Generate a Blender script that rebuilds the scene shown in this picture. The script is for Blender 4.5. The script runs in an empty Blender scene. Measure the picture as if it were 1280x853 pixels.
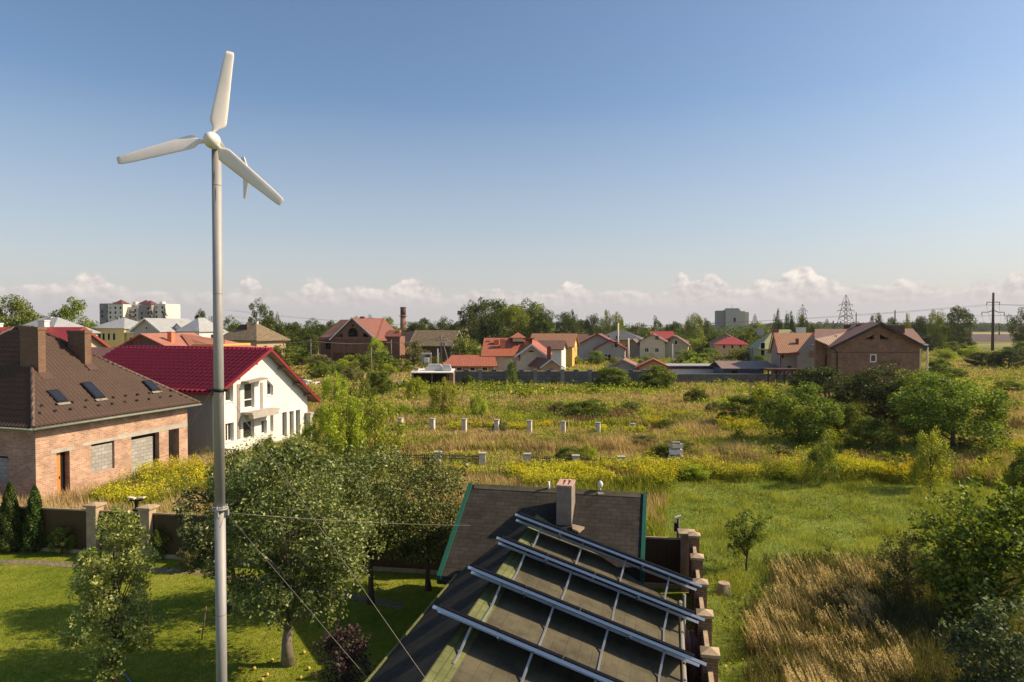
import bpy, math, random
import numpy as np
from mathutils import Vector, Matrix
from mathutils.geometry import tessellate_polygon
R = math.radians
SC = bpy.context.scene
COL = SC.collection
random.seed(7)
H = 9.0            # camera height
F = 853.0          # focal length in pixels of the 1280 px wide photograph
TH = math.atan(19.5 / F)
UP = Vector((0, 0, 1))

# ---------------------------------------------------------------- projection helpers
def ray(px, py):
    x = (px - 640) / F; y = -(py - 426.5) / F
    return Vector((x, math.cos(TH) + y * math.sin(TH), -math.sin(TH) + y * math.cos(TH)))
def G(px, py, z=0.0):
    d = ray(px, py); t = (z - H) / d.z
    return Vector((d.x * t, d.y * t, z))
def at(px, py, Y):
    d = ray(px, py); t = Y / d.y
    return Vector((d.x * t, Y, H + d.z * t))
def gx(px, Y): return (px - 640) / F * Y
def hz(py, Y): return at(640, py, Y).z
def onplane(px, py, p0, n):
    d = ray(px, py); o = Vector((0, 0, H))
    return o + d * ((Vector(p0) - o).dot(n) / d.dot(n))

# ---------------------------------------------------------------- tagging
def tag(o, label=None, cat=None, group=None, kind=None):
    if label: o['label'] = label
    if cat: o['category'] = cat
    if group: o['group'] = group
    if kind: o['kind'] = kind
    return o
def empty(name, loc, rz=0.0, label=None, cat=None, group=None):
    o = bpy.data.objects.new(name, None); COL.objects.link(o)
    o.location = loc; o.rotation_euler = (0, 0, rz); o.empty_display_size = .3
    return tag(o, label, cat, group)
def fast_mesh(name, V, Fc, mat, smooth=False, uv=False):
    V = np.asarray(V, dtype=np.float32).reshape(-1, 3); Fc = np.asarray(Fc, dtype=np.int32)
    k = Fc.shape[1]; n = Fc.shape[0]
    me = bpy.data.meshes.new(name)
    me.vertices.add(len(V)); me.vertices.foreach_set('co', V.ravel())
    me.loops.add(n * k); me.loops.foreach_set('vertex_index', Fc.ravel())
    me.polygons.add(n); me.polygons.foreach_set('loop_start', np.arange(0, n * k, k, dtype=np.int32))
    if mat: me.materials.append(mat)
    me.update(calc_edges=True)
    if smooth: me.polygons.foreach_set('use_smooth', np.ones(n, dtype=bool))
    return me
def link(name, me, parent=None):
    o = bpy.data.objects.new(name, me); COL.objects.link(o)
    if parent is not None: o.parent = parent
    return o
def copy_tree(o, parent=None):
    c = o.copy(); COL.objects.link(c)
    if parent is not None: c.parent = parent
    for ch in list(o.children): copy_tree(ch, c)
    return c

# ---------------------------------------------------------------- mesh builder (metres, UVs in metres)
class MB:
    def __init__(s): s.v = []; s.f = []; s.sm = []
    def poly(s, pts, smooth=False):
        b = len(s.v); s.v += [Vector(p) for p in pts]; s.f.append(list(range(b, b + len(pts)))); s.sm.append(smooth)
    def box(s, x0, x1, y0, y1, z0, z1, M=None):
        P = [Vector((x, y, z)) for z in (z0, z1) for y in (y0, y1) for x in (x0, x1)]
        if M is not None: P = [M @ p for p in P]
        for q in ((0, 2, 3, 1), (4, 5, 7, 6), (0, 1, 5, 4), (2, 6, 7, 3), (0, 4, 6, 2), (1, 3, 7, 5)):
            s.poly([P[i] for i in q])
        return s
    def ext(s, pts, vec):
        """prism: polygon pts extruded by vec"""
        pts = [Vector(p) for p in pts]; vec = Vector(vec)
        n = (pts[1] - pts[0]).cross(pts[2] - pts[0])
        if n.dot(vec) > 0: pts = pts[::-1]
        q = [p + vec for p in pts]
        s.poly(pts); s.poly(q[::-1])
        for i in range(len(pts)):
            j = (i + 1) % len(pts); s.poly([pts[j], pts[i], q[i], q[j]])
        return s
    def holed(s, outer, holes, o, ax, ay, th):
        """wall: 2-D outline with holes, in the plane o + u*ax + w*ay, thickness th along -normal"""
        o = Vector(o); ax = Vector(ax); ay = Vector(ay); n = ax.cross(ay).normalized()
        T = lambda p, d=0: o + ax * p[0] + ay * p[1] - n * d
        loops = [outer] + holes
        flat = [p for l in loops for p in l]
        tris = tessellate_polygon([[Vector((p[0], p[1], 0)) for p in l] for l in loops])
        for t in tris:
            a, b, c = [flat[i] for i in t]
            if (b[0]-a[0])*(c[1]-a[1]) - (b[1]-a[1])*(c[0]-a[0]) < 0: a, b, c = a, c, b
            s.poly([T(a), T(b), T(c)]); s.poly([T(c, th), T(b, th), T(a, th)])
        for k, l in enumerate(loops):
            for i in range(len(l)):
                a = l[i]; b = l[(i+1) % len(l)]
                s.poly([T(a), T(a, th), T(b, th), T(b)] if k == 0 else [T(a), T(b), T(b, th), T(a, th)])
        return s
    def tube(s, pts, rad, n=8, caps=True, smooth=True):
        pts = [Vector(p) for p in pts]
        if not hasattr(rad, '__len__'): rad = [rad] * len(pts)
        rings = []
        prev = None
        for i, p in enumerate(pts):
            d = (pts[min(i+1, len(pts)-1)] - pts[max(i-1, 0)])
            if d.length < 1e-9: d = Vector((0, 0, 1))
            d.normalize()
            a = prev if prev is not None else (Vector((1, 0, 0)) if abs(d.x) < .9 else Vector((0, 1, 0)))
            e1 = (a - d * a.dot(d)).normalized(); e2 = d.cross(e1); prev = e1
            rings.append([p + (e1 * math.cos(2*math.pi*k/n) + e2 * math.sin(2*math.pi*k/n)) * rad[i] for k in range(n)])
        b = len(s.v)
        for r in rings: s.v += r
        for i in range(len(pts)-1):
            for k in range(n):
                k2 = (k+1) % n
                s.f.append([b+i*n+k, b+i*n+k2, b+(i+1)*n+k2, b+(i+1)*n+k]); s.sm.append(smooth)
        if caps:
            s.f.append([b+k for k in range(n)][::-1]); s.sm.append(False)
            e = b+(len(pts)-1)*n
            s.f.append([e+k for k in range(n)]); s.sm.append(False)
        return s
    def bar(s, a, b, w, h=None):
        """rectangular bar from a to b"""
        a = Vector(a); b = Vector(b); h = h or w
        d = (b-a).normalized()
        side = d.cross(UP)
        if side.length < 1e-4: side = Vector((1, 0, 0))
        side.normalize(); up = side.cross(d)
        P = [a + side*sx*w/2 + up*sz*h/2 for sx, sz in ((-1,-1),(1,-1),(1,1),(-1,1))]
        s.ext(P, b-a); return s
    def build(s, name, mat, parent=None, bevel=0):
        me = bpy.data.meshes.new(name)
        me.from_pydata([tuple(p) for p in s.v], [], s.f)
        me.materials.append(mat)
        me.polygons.foreach_set('use_smooth', s.sm)
        nv = len(me.vertices); nl = len(me.loops); npol = len(me.polygons)
        co = np.empty(nv*3, np.float32); me.vertices.foreach_get('co', co); co = co.reshape(-1, 3)
        li = np.empty(nl, np.int32); me.loops.foreach_get('vertex_index', li)
        nn = np.empty(npol*3, np.float32); me.polygons.foreach_get('normal', nn); nn = nn.reshape(-1, 3)
        lt = np.empty(npol, np.int32); me.polygons.foreach_get('loop_total', lt)
        N = np.repeat(nn, lt, axis=0)
        t = np.stack([-N[:, 1], N[:, 0], np.zeros(nl, np.float32)], 1)
        ln = np.linalg.norm(t, axis=1); flat = ln < 1e-3
        t[flat] = (1, 0, 0); ln[flat] = 1; t /= ln[:, None]
        b = np.cross(N, t)
        P = co[li]
        uv = np.stack([(P*t).sum(1), (P*b).sum(1)], 1).astype(np.float32)
        l = me.uv_layers.new(name='UVMap'); l.data.foreach_set('uv', uv.ravel())
        o = link(name, me, parent)
        if bevel:
            m = o.modifiers.new('bevel', 'BEVEL'); m.width = bevel; m.segments = 2; m.limit_method = 'ANGLE'
        return o

# ---------------------------------------------------------------- materials
def newmat(name):
    m = bpy.data.materials.new(name); m.use_nodes = True
    nt = m.node_tree; nt.nodes.clear()
    out = nt.nodes.new('ShaderNodeOutputMaterial')
    return m, nt, out
def N(nt, typ, **kw):
    n = nt.nodes.new(typ)
    for k, v in kw.items():
        if k.startswith('i_'):
            key = k[2:]; n.inputs[int(key) if key.isdigit() else key.replace('_', ' ')].default_value = v
        else: setattr(n, k, v)
    return n
def c4(c): return (c[0], c[1], c[2], 1)
def mixc(nt, fac, a, b, blend='MIX'):
    m = nt.nodes.new('ShaderNodeMix'); m.data_type = 'RGBA'; m.blend_type = blend
    for sock, v in ((0, fac), (6, a), (7, b)):
        if hasattr(v, 'default_value') or hasattr(v, 'is_linked'): nt.links.new(v, m.inputs[sock])
        else: m.inputs[sock].default_value = v if sock == 0 else c4(v)
    return m.outputs[2]
def ramp(nt, fac, stops):
    r = nt.nodes.new('ShaderNodeValToRGB'); e = r.color_ramp.elements
    while len(e) < len(stops): e.new(.5)
    for i, (p, c) in enumerate(stops):
        e[i].position = p; e[i].color = c4(c) if hasattr(c, '__len__') else (c, c, c, 1)
    nt.links.new(fac, r.inputs[0]); return r.outputs[0]
def math_(nt, op, a, b=None, c=None, clamp=False):
    m = nt.nodes.new('ShaderNodeMath'); m.operation = op; m.use_clamp = clamp
    for i, v in enumerate((a, b, c)):
        if v is None: continue
        if hasattr(v, 'is_linked'): nt.links.new(v, m.inputs[i])
        else: m.inputs[i].default_value = v
    return m.outputs[0]
def noise(nt, vec, scale, detail=4, rough=.55, out=0):
    n = nt.nodes.new('ShaderNodeTexNoise'); n.inputs['Scale'].default_value = scale
    n.inputs['Detail'].default_value = detail; n.inputs['Roughness'].default_value = rough
    if vec is not None: nt.links.new(vec, n.inputs['Vector'])
    return n.outputs[out]
def finish(nt, out, color, rough=.7, metal=0, bump=None, bs=.3, bd=.02, spec=.3):
    p = nt.nodes.new('ShaderNodeBsdfPrincipled')
    for s, v in (('Base Color', color), ('Roughness', rough), ('Metallic', metal)):
        if hasattr(v, 'is_linked'): nt.links.new(v, p.inputs[s])
        else: p.inputs[s].default_value = c4(v) if s == 'Base Color' else v
    p.inputs['Specular IOR Level'].default_value = spec
    if bump is not None:
        b = N(nt, 'ShaderNodeBump'); b.inputs['Strength'].default_value = bs; b.inputs['Distance'].default_value = bd
        nt.links.new(bump, b.inputs['Height']); nt.links.new(b.outputs[0], p.inputs['Normal'])
    nt.links.new(p.outputs[0], out.inputs[0]); return p
def coord(nt, kind='Object'): return N(nt, 'ShaderNodeTexCoord').outputs[kind]
def plain(name, c, rough=.7, metal=0, var=.18, scale=2.0, spec=.3, bump=.15, streak=False):
    m, nt, out = newmat(name)
    v = coord(nt)
    if streak:
        mp = N(nt, 'ShaderNodeMapping'); mp.inputs['Scale'].default_value = (1, 1, .15); nt.links.new(v, mp.inputs[0]); v = mp.outputs[0]
    n1 = noise(nt, v, scale, 6, .65); n2 = noise(nt, v, scale*9, 3)
    f = math_(nt, 'ADD', math_(nt, 'MULTIPLY', n1, .7), math_(nt, 'MULTIPLY', n2, .3))
    d = tuple(x*(1-var*1.6) for x in c); l = tuple(min(1, x*(1+var)) for x in c)
    col = ramp(nt, f, [(.3, d), (.7, l)])
    finish(nt, out, col, rough, metal, n2, bump, .01, spec); return m
def brick(name, c1, c2, mortar, bw=.25, bh=.088, dirt=.25, msize=.012, bs=.4, rowvar=None):
    m, nt, out = newmat(name)
    uv = coord(nt, 'UV')
    b = N(nt, 'ShaderNodeTexBrick'); nt.links.new(uv, b.inputs['Vector'])
    b.inputs['Scale'].default_value = 1; b.inputs['Brick Width'].default_value = bw; b.inputs['Row Height'].default_value = bh
    b.inputs['Mortar Size'].default_value = msize; b.inputs['Bias'].default_value = 0
    b.inputs['Color1'].default_value = c4(c1); b.inputs['Color2'].default_value = c4(c2); b.inputs['Mortar'].default_value = c4(mortar)
    n = noise(nt, uv, .9, 6, .7); n2 = noise(nt, uv, 5.5, 3, .6)
    f = ramp(nt, n, [(.35, 1-dirt), (.65, 1+dirt*.4)])
    col = mixc(nt, 1.0, b.outputs[0], f, 'MULTIPLY')
    col = mixc(nt, math_(nt, 'MULTIPLY', ramp(nt, n2, [(.52, 0), (.66, 1)]), .45), col, tuple(x*.62+.1 for x in c2))
    finish(nt, out, col, .85, 0, b.outputs[1], -bs, .01); return m
def tile(name, c, pu=.19, pv=.35, rough=.45, bs=.9, var=.15, spec=.4):
    """pressed metal tile: waves along the eave, steps up the slope"""
    m, nt, out = newmat(name)
    uv = coord(nt, 'UV'); sp = N(nt, 'ShaderNodeSeparateXYZ'); nt.links.new(uv, sp.inputs[0])
    u = math_(nt, 'SINE', math_(nt, 'MULTIPLY', sp.outputs[0], 2*math.pi/pu))
    v = math_(nt, 'FRACT', math_(nt, 'MULTIPLY', sp.outputs[1], -1.0/pv))
    h = math_(nt, 'ADD', math_(nt, 'MULTIPLY', u, .5), math_(nt, 'MULTIPLY', v, 1.1))
    n = noise(nt, uv, 1.3, 5, .7); n2 = noise(nt, uv, 14, 2)
    col = ramp(nt, math_(nt, 'ADD', math_(nt, 'MULTIPLY', n, .8), math_(nt, 'MULTIPLY', n2, .2)), [(.35, tuple(x*(1-var) for x in c)), (.68, tuple(min(1, x*(1+var)) for x in c))])
    finish(nt, out, col, rough, 0, h, bs, .028, spec); return m
def seam(name, c, rough=.45, var=.12, pitch=.5):
    m, nt, out = newmat(name)
    uv = coord(nt, 'UV'); sp = N(nt, 'ShaderNodeSeparateXYZ'); nt.links.new(uv, sp.inputs[0])
    fr = math_(nt, 'FRACT', math_(nt, 'MULTIPLY', sp.outputs[0], 1/pitch)); h = math_(nt, 'GREATER_THAN', fr, .92)
    n = noise(nt, uv, .8, 5, .7)
    col = ramp(nt, n, [(.3, tuple(x*(1-var*1.5) for x in c)), (.7, tuple(min(1, x*(1+var)) for x in c))])
    finish(nt, out, col, rough, .15, h, .6, .03, .4); return m
def shingle(name, c, var=.5, bw=.33, bh=.19, moss=None):
    m, nt, out = newmat(name)
    uv = coord(nt, 'UV')
    b = N(nt, 'ShaderNodeTexBrick'); nt.links.new(uv, b.inputs['Vector'])
    b.inputs['Scale'].default_value = 1; b.inputs['Brick Width'].default_value = bw; b.inputs['Row Height'].default_value = bh
    b.inputs['Mortar Size'].default_value = .012; b.inputs['Mortar Smooth'].default_value = .3
    b.inputs['Color1'].default_value = c4(tuple(x*(1-var*.25) for x in c)); b.inputs['Color2'].default_value = c4(tuple(x*(1+var*.35) for x in c))
    b.inputs['Mortar'].default_value = c4(tuple(x*(.68 if not moss else .86) for x in c))
    n = noise(nt, uv, 1.6, 6, .7)
    col = mixc(nt, 1, b.outputs[0], ramp(nt, n, [(.33, .66), (.66, 1.25)]), 'MULTIPLY')
    if moss:
        n3 = noise(nt, uv, 1.1, 7, .75)
        col = mixc(nt, ramp(nt, n3, [(.44, 0), (.62, .8)]), col, moss)
    finish(nt, out, col, .95, 0, math_(nt, 'ADD', math_(nt, 'MULTIPLY', b.outputs[1], -1), math_(nt, 'MULTIPLY', noise(nt, uv, 60, 2), .4)), .5, .01, .15); return m
def leafmat(name, cols, trans=.35, rough=.55, gloss=.25):
    """cols: three colours, chosen leaf by leaf"""
    m, nt, out = newmat(name)
    g = N(nt, 'ShaderNodeNewGeometry')
    oi = N(nt, 'ShaderNodeObjectInfo')
    r = g.outputs['Random Per Island']
    n = math_(nt, 'ADD', math_(nt, 'MULTIPLY', noise(nt, g.outputs['Position'], .45, 2, .6), .6), math_(nt, 'MULTIPLY', noise(nt, g.outputs['Position'], 2.3, 2, .6), .4))
    f = math_(nt, 'ADD', math_(nt, 'MULTIPLY', r, .55), math_(nt, 'MULTIPLY', math_(nt, 'SUBTRACT', n, .32, clamp=True), 1.35))
    col = ramp(nt, f, [(.1, cols[0]), (.5, cols[1]), (.92, cols[2])])
    hs = N(nt, 'ShaderNodeHueSaturation')
    nt.links.new(math_(nt, 'ADD', math_(nt, 'MULTIPLY', oi.outputs['Random'], .03), .485), hs.inputs['Hue'])
    nt.links.new(math_(nt, 'ADD', math_(nt, 'MULTIPLY', oi.outputs['Random'], .3), .85), hs.inputs['Value'])
    nt.links.new(col, hs.inputs['Color']); col = hs.outputs[0]
    d = N(nt, 'ShaderNodeBsdfDiffuse'); t = N(nt, 'ShaderNodeBsdfTranslucent')
    nt.links.new(col, d.inputs[0])
    tc = mixc(nt, 1, col, (1.15, 1.2, .55), 'MULTIPLY'); nt.links.new(tc, t.inputs[0])
    mx = N(nt, 'ShaderNodeMixShader'); mx.inputs[0].default_value = trans
    nt.links.new(d.outputs[0], mx.inputs[1]); nt.links.new(t.outputs[0], mx.inputs[2])
    gloss = gloss*.75
    if gloss > 0:
        gl = N(nt, 'ShaderNodeBsdfGlossy'); gl.inputs['Roughness'].default_value = rough; gl.inputs[0].default_value = (.8, .85, .8, 1)
        m2 = N(nt, 'ShaderNodeMixShader'); m2.inputs[0].default_value = gloss * .16
        nt.links.new(mx.outputs[0], m2.inputs[1]); nt.links.new(gl.outputs[0], m2.inputs[2]); mx = m2
    nt.links.new(mx.outputs[0], out.inputs[0]); return m
def glassmat(name, c=(.03, .035, .04), rough=.08):
    m, nt, out = newmat(name); finish(nt, out, c, rough, 0, spec=.8); return m

M = {}
M['brick_pink'] = brick('brick_pink', (.55, .335, .225), (.37, .195, .125), (.50, .41, .33), .27, .10, .32)
M['brick_dark'] = brick('brick_dark', (.13, .07, .045), (.09, .05, .035), (.10, .07, .05), .25, .08, .15)
M['brick_chim'] = brick('brick_chim', (.20, .115, .07), (.15, .085, .05), (.17, .11, .07), .25, .08, .15)
M['brick_red'] = brick('brick_red', (.27, .115, .065), (.19, .08, .05), (.22, .14, .10), .25, .088, .2)
M['brick_yard'] = brick('brick_yard', (.30, .19, .11), (.20, .12, .07), (.13, .09, .06), .2, .07, .2)
M['brick_rust'] = brick('brick_rust', (.30, .18, .10), (.20, .09, .055), (.24, .17, .11), .26, .1, .3)
M['brick_tan'] = brick('brick_tan', (.50, .36, .22), (.42, .28, .16), (.45, .35, .25), .25, .088, .15)
M['block'] = brick('cinder_block', (.40, .38, .34), (.30, .29, .27), (.20, .19, .17), .4, .2, .2, .015)
M['stone_wall'] = brick('stone_wall', (.17, .165, .155), (.11, .11, .105), (.085, .085, .08), .9, .45, .25, .02)
M['tile_brown'] = tile('tile_brown', (.105, .062, .045), .23, .35, .5)
M['tile_maroon'] = tile('tile_maroon', (.30, .012, .03), .22, .35, .38, var=.08)
M['tile_red'] = tile('tile_red', (.37, .115, .06), .25, .35, .5)
M['tile_bright'] = tile('tile_bright', (.34, .035, .028), .25, .35, .45)
M['tile_orange'] = seam('tile_orange', (.46, .19, .12), .5)
M['tile_rust'] = tile('tile_rust', (.21, .075, .05), .25, .35, .6)
M['tile_umber'] = tile('tile_umber', (.16, .085, .06), .3, .38, .6)
M['tile_coffee'] = tile('tile_coffee', (.30, .15, .08), .3, .38, .6)
M['roof_grey'] = seam('roof_grey', (.40, .41, .41), .45)
M['roof_dark'] = seam('roof_dark', (.13, .13, .13), .5)
M['roof_olive'] = shingle('roof_olive', (.20, .155, .10), .4, .5, .3)
M['asphalt_shingle'] = shingle('asphalt_shingle', (.042, .038, .032), .45, .30, .15)
M['moss_shingle'] = shingle('moss_shingle', (.085, .076, .052), .25, .5, .25, (.125, .112, .070))
M['moss_strip'] = shingle('moss_strip', (.145, .16, .065), .3, .33, .13)
M['green_trim'] = plain('green_trim', (.018, .095, .065), .4, 0, .12, 3)
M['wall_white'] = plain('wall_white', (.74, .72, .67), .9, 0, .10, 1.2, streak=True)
M['wall_grey_and_shade'] = plain('grey_render_and_shaded_white', (.40, .385, .36), .9, 0, .14, .8, streak=True)  # grey render; doubles as the shaded copy of the white wall
M['wall_cream'] = plain('wall_cream', (.66, .56, .40), .9, 0, .1, 1)
M['wall_yellow'] = plain('wall_yellow', (.78, .60, .24), .9, 0, .08, 1)
M['wall_ochre'] = plain('wall_ochre', (.60, .40, .10), .9, 0, .1, 1)
M['wall_beige'] = plain('wall_beige', (.45, .38, .27), .9, 0, .12, 1)
M['wall_pale'] = plain('wall_pale', (.70, .68, .64), .9, 0, .08, 1)
M['wall_greenish'] = plain('wall_greenish', (.42, .43, .22), .9, 0, .1, 1)
M['wall_mauve'] = plain('wall_mauve', (.30, .26, .23), .9, 0, .12, 1)
M['concrete'] = plain('concrete', (.42, .39, .34), .9, 0, .2, 1.6, bump=.4)
M['concrete_dk'] = plain('concrete_dark', (.24, .23, .21), .9, 0, .2, .4)
M['cap_stone'] = plain('cap_stone', (.42, .32, .21), .9, 0, .25, 3, bump=.5)
M['wood'] = plain('weathered_wood', (.17, .12, .08), .8, 0, .3, 3, streak=True)
M['wood_orange'] = plain('orange_wood', (.55, .22, .06), .6, 0, .15, 3, streak=True)
M['wood_dark'] = plain('dark_wood', (.07, .04, .028), .8, 0, .25, 3)
M['fence_metal'] = seam('fence_metal', (.060, .036, .018), .5, .1, .16)
M['alu'] = plain('aluminium', (.62, .64, .66), .38, .75, .06, 6, bump=.03)
M['galv'] = plain('galvanised_steel', (.34, .335, .325), .62, .3, .14, 5, bump=.08, streak=True)
M['white_paint'] = plain('white_paint', (.70, .675, .64), .42, 0, .07, 3, bump=.05)
M['frame_white'] = plain('white_frame', (.75, .74, .70), .6, 0, .05, 3)
M['frame_grey'] = plain('grey_frame', (.3, .29, .27), .6, 0, .05, 3)
M['black'] = plain('black_metal', (.012, .012, .012), .5, 0, .1, 3)
M['panel_black'] = plain('panel_back', (.02, .018, .022), .5, 0, .1, 3)
M['solar'] = glassmat('solar_glass', (.008, .01, .02), .12)
M['glass'] = glassmat('window_glass', (.035, .035, .032), .1)
M['dark'] = plain('dark_interior', (.015, .012, .01), .95, 0, .1, 2)  # near-black colour carries the gloom of unlit rooms
M['bark'] = plain('bark', (.12, .09, .065), .95, 0, .35, 8, bump=.8)
M['bark_pale'] = plain('pale_bark', (.22, .19, .15), .95, 0, .3, 8, bump=.6)
M['steel_far'] = plain('dull_steel', (.16, .14, .13), .7, .3, .1, 2)
M['pole_wood'] = plain('pole_wood', (.20, .17, .14), .9, 0, .2, 2)
M['pole_dark'] = plain('dark_pole', (.06, .045, .04), .8, 0, .15, 2)
M['pinkstuff'] = plain('faded_tarpaulin', (.36, .22, .20), .9, 0, .3, 3)
M['maroon_trim'] = plain('maroon_trim', (.22, .02, .03), .5, 0, .08, 3)
M['red_trim'] = plain('red_trim', (.26, .065, .04), .5, 0, .08, 3)
M['navy'] = plain('blue_grey_render', (.10, .13, .17), .9, 0, .1, 2)
M['hose'] = plain('blue_hose', (.05, .16, .30), .4, 0, .05, 3)
M['wire'] = plain('steel_wire', (.26, .23, .19), .5, .4, .1, 3)
M['wire_dark'] = plain('dark_cable', (.08, .08, .08), .6, 0, .1, 3)

M['lf_apple'] = leafmat('apple_leaves', [(0.0275, 0.0398, 0.0099), (0.1404, 0.1712, 0.0449), (0.3962, 0.4221, 0.1463)], .28, .5, .25)
M['lf_pear'] = leafmat('pear_leaves', [(.075, .105, .02), (.28, .32, .07), (.62, .62, .25)], .42, .45, .4)
M['lf_purple'] = leafmat('purple_leaves', [(.0264, .0144, .0168), (.0720, .0420, .0384), (.1920, .1320, .1080)], .2)
M['lf_green'] = leafmat('green_leaves', [(0.0253, 0.0434, 0.0062), (0.1264, 0.1746, 0.0195), (0.3876, 0.4076, 0.0514)], .35)
M['lf_dark'] = leafmat('dark_leaves', [(0.0130, 0.0212, 0.0056), (0.0524, 0.0670, 0.0137), (0.1703, 0.1805, 0.0354)], .25)
M['lf_bright'] = leafmat('bright_leaves', [(0.0731, 0.1056, 0.0085), (0.3145, 0.3825, 0.0258), (0.6630, 0.6886, 0.0626)], .42)
M['lf_yellow'] = leafmat('yellow_green_leaves', [(0.0792, 0.0978, 0.0112), (0.3042, 0.3440, 0.0352), (0.6284, 0.6284, 0.0874)], .42)
M['lf_olive'] = leafmat('olive_leaves', [(0.0714, 0.0778, 0.0259), (0.1944, 0.1944, 0.0616), (0.3564, 0.3402, 0.1216)], .3)
M['lf_far'] = leafmat('far_leaves', [(0.0218, 0.0332, 0.0102), (0.0843, 0.1141, 0.0274), (0.2327, 0.2600, 0.0617)], .25, gloss=0)
M['lf_farb'] = leafmat('far_light_leaves', [(0.0557, 0.0739, 0.0129), (0.2034, 0.2435, 0.0414), (0.4620, 0.4811, 0.0904)], .3, gloss=0)
M['lf_thuja'] = leafmat('thuja_leaves', [(.022, .04, .008), (.055, .09, .013), (.12, .17, .025)], .2)
M['lf_fir'] = leafmat('fir_needles', [(.0080, .0180, .0100), (.0200, .0350, .0160), (.0450, .0600, .0280)], .1, gloss=0)
M['lf_walnut'] = leafmat('walnut_leaves', [(0.0276, 0.0454, 0.0049), (0.1349, 0.1871, 0.0184), (0.4536, 0.4811, 0.0591)], .35, .5, .22)
M['lf_grass'] = leafmat('meadow_grass', [(0.1006, 0.1289, 0.0187), (0.2938, 0.3288, 0.0471), (0.6148, 0.5584, 0.1278)], .3, gloss=0)
M['lf_lawn'] = leafmat('lawn_grass', [(0.0825, 0.1275, 0.0108), (0.1650, 0.2100, 0.0162), (0.2805, 0.3000, 0.0270)], .3, gloss=0)
M['lf_weed'] = leafmat('weed_leaves', [(0.0641, 0.0911, 0.0117), (0.2533, 0.2863, 0.0412), (0.5452, 0.4978, 0.0933)], .3, gloss=0)
M['lf_dry'] = leafmat('dry_grass', [(.26, .185, .085), (.50, .375, .18), (.72, .57, .32)], .3, gloss=0)
M['lf_reed'] = leafmat('reed_grass', [(.2760, .1955, .0978), (.5060, .3795, .2070), (.7590, .5980, .3680)], .3, gloss=0)
M['lf_gold'] = leafmat('goldenrod_bloom', [(.38, .33, .03), (.54, .465, .04), (.68, .58, .08)], .3, gloss=0)
M['lf_orange'] = leafmat('orange_bloom', [(.5000, .2400, .0100), (.6600, .3500, .0100), (.7500, .4500, .0200)], .3, gloss=0)
M['lf_russet'] = leafmat('russet_weed', [(.1350, .0810, .0473), (.2295, .1485, .0810), (.3645, .2700, .1485)], .2, gloss=0)
M['fallen'] = plain('fallen_yellow_apple', (.65, .45, .1), .6, 0, .2, 5)

M['lf_olive2'] = leafmat('soft_green_leaves', [(0.0263, 0.0413, 0.0120), (0.1155, 0.1540, 0.0462), (0.3120, 0.3640, 0.1430)], .3, .45, .4)
M['lf_olive3'] = leafmat('thin_brownish_leaves', [(.0520, .0585, .0156), (.1235, .1235, .0325), (.2340, .2210, .0650)], .3)
M['lf_dkgrey'] = leafmat('grey_green_leaves', [(0.0250, 0.0399, 0.0150), (0.0780, 0.1061, 0.0390), (0.1716, 0.2028, 0.0858)], .25)
M['lf_under'] = leafmat('undergrowth_leaves', [(.0550, .0550, .0200), (.1200, .1100, .0450), (.2400, .2000, .1000)], .3, gloss=0)

def clip_inside(poly, x, y):
    ins = np.ones(len(x), bool); n = len(poly); A2 = sum(poly[i][0]*poly[(i+1) % n][1]-poly[(i+1) % n][0]*poly[i][1] for i in range(n))
    sg = 1 if A2 > 0 else -1
    for i in range(n):
        ax, ay = poly[i]; bx, by = poly[(i+1) % n]
        ins &= sg*((bx-ax)*(y-ay) - (by-ay)*(x-ax)) > -.01
    return ins
def tile_sheet(polys, pu, pv, mat, parent, name='roof_tiles', amp=.022, step=.035, lift=.015):
    """pressed-tile sheet as real geometry over convex roof planes"""
    VV = []; FF = []; n0 = 0
    for P in polys:
        P = [Vector(p) for p in P]; nrm = (P[1]-P[0]).cross(P[2]-P[0]).normalized()
        if nrm.z < 0: nrm = -nrm
        t = UP.cross(nrm).normalized(); b = nrm.cross(t)
        if b.z < 0: b = -b
        q = [((p-P[0]).dot(t), (p-P[0]).dot(b)) for p in P]
        u0, u1 = min(a for a, _ in q), max(a for a, _ in q); v0, v1 = min(a for _, a in q), max(a for _, a in q)
        du = pu/6; us = np.arange(math.floor(u0/du), math.ceil(u1/du)+1)*du
        rows = []; hh = []
        for k in range(int(math.ceil((v1-v0)/pv))+1):
            rows += [v0+k*pv, v0+(k+1)*pv-.012]; hh += [step, 0]
        rows = np.array(rows); hh = np.array(hh)
        U_, V_ = np.meshgrid(us, rows); Hh = hh[:, None] + amp*np.sin(U_*2*math.pi/pu) + lift
        nu = len(us); nr = len(rows)
        Uc = np.clip(U_, u0, u1); Vc = np.clip(V_, v0, v1)
        C = np.array(P[0])[None, None] + Uc[..., None]*np.array(t) + Vc[..., None]*np.array(b) + Hh[..., None]*np.array(nrm)
        i, j = np.meshgrid(np.arange(nr-1), np.arange(nu-1), indexing='ij'); a = (i*nu+j).ravel()
        F4 = np.stack([a, a+1, a+nu+1, a+nu], 1)
        cu = (U_[:-1, :-1]+U_[1:, 1:]).ravel()/2; cvv = (V_[:-1, :-1]+V_[1:, 1:]).ravel()/2
        F4 = F4[clip_inside(q, cu, cvv)]
        VV.append(C.reshape(-1, 3)); FF.append(F4+n0); n0 += C.shape[0]*C.shape[1]
    me = fast_mesh(name, np.concatenate(VV), np.concatenate(FF), mat, smooth=False)
    return link(name, me, parent)

M['lf_plume'] = leafmat('reed_plumes', [(.38, .25, .12), (.58, .41, .22), (.74, .57, .36)], .35, gloss=0)
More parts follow.
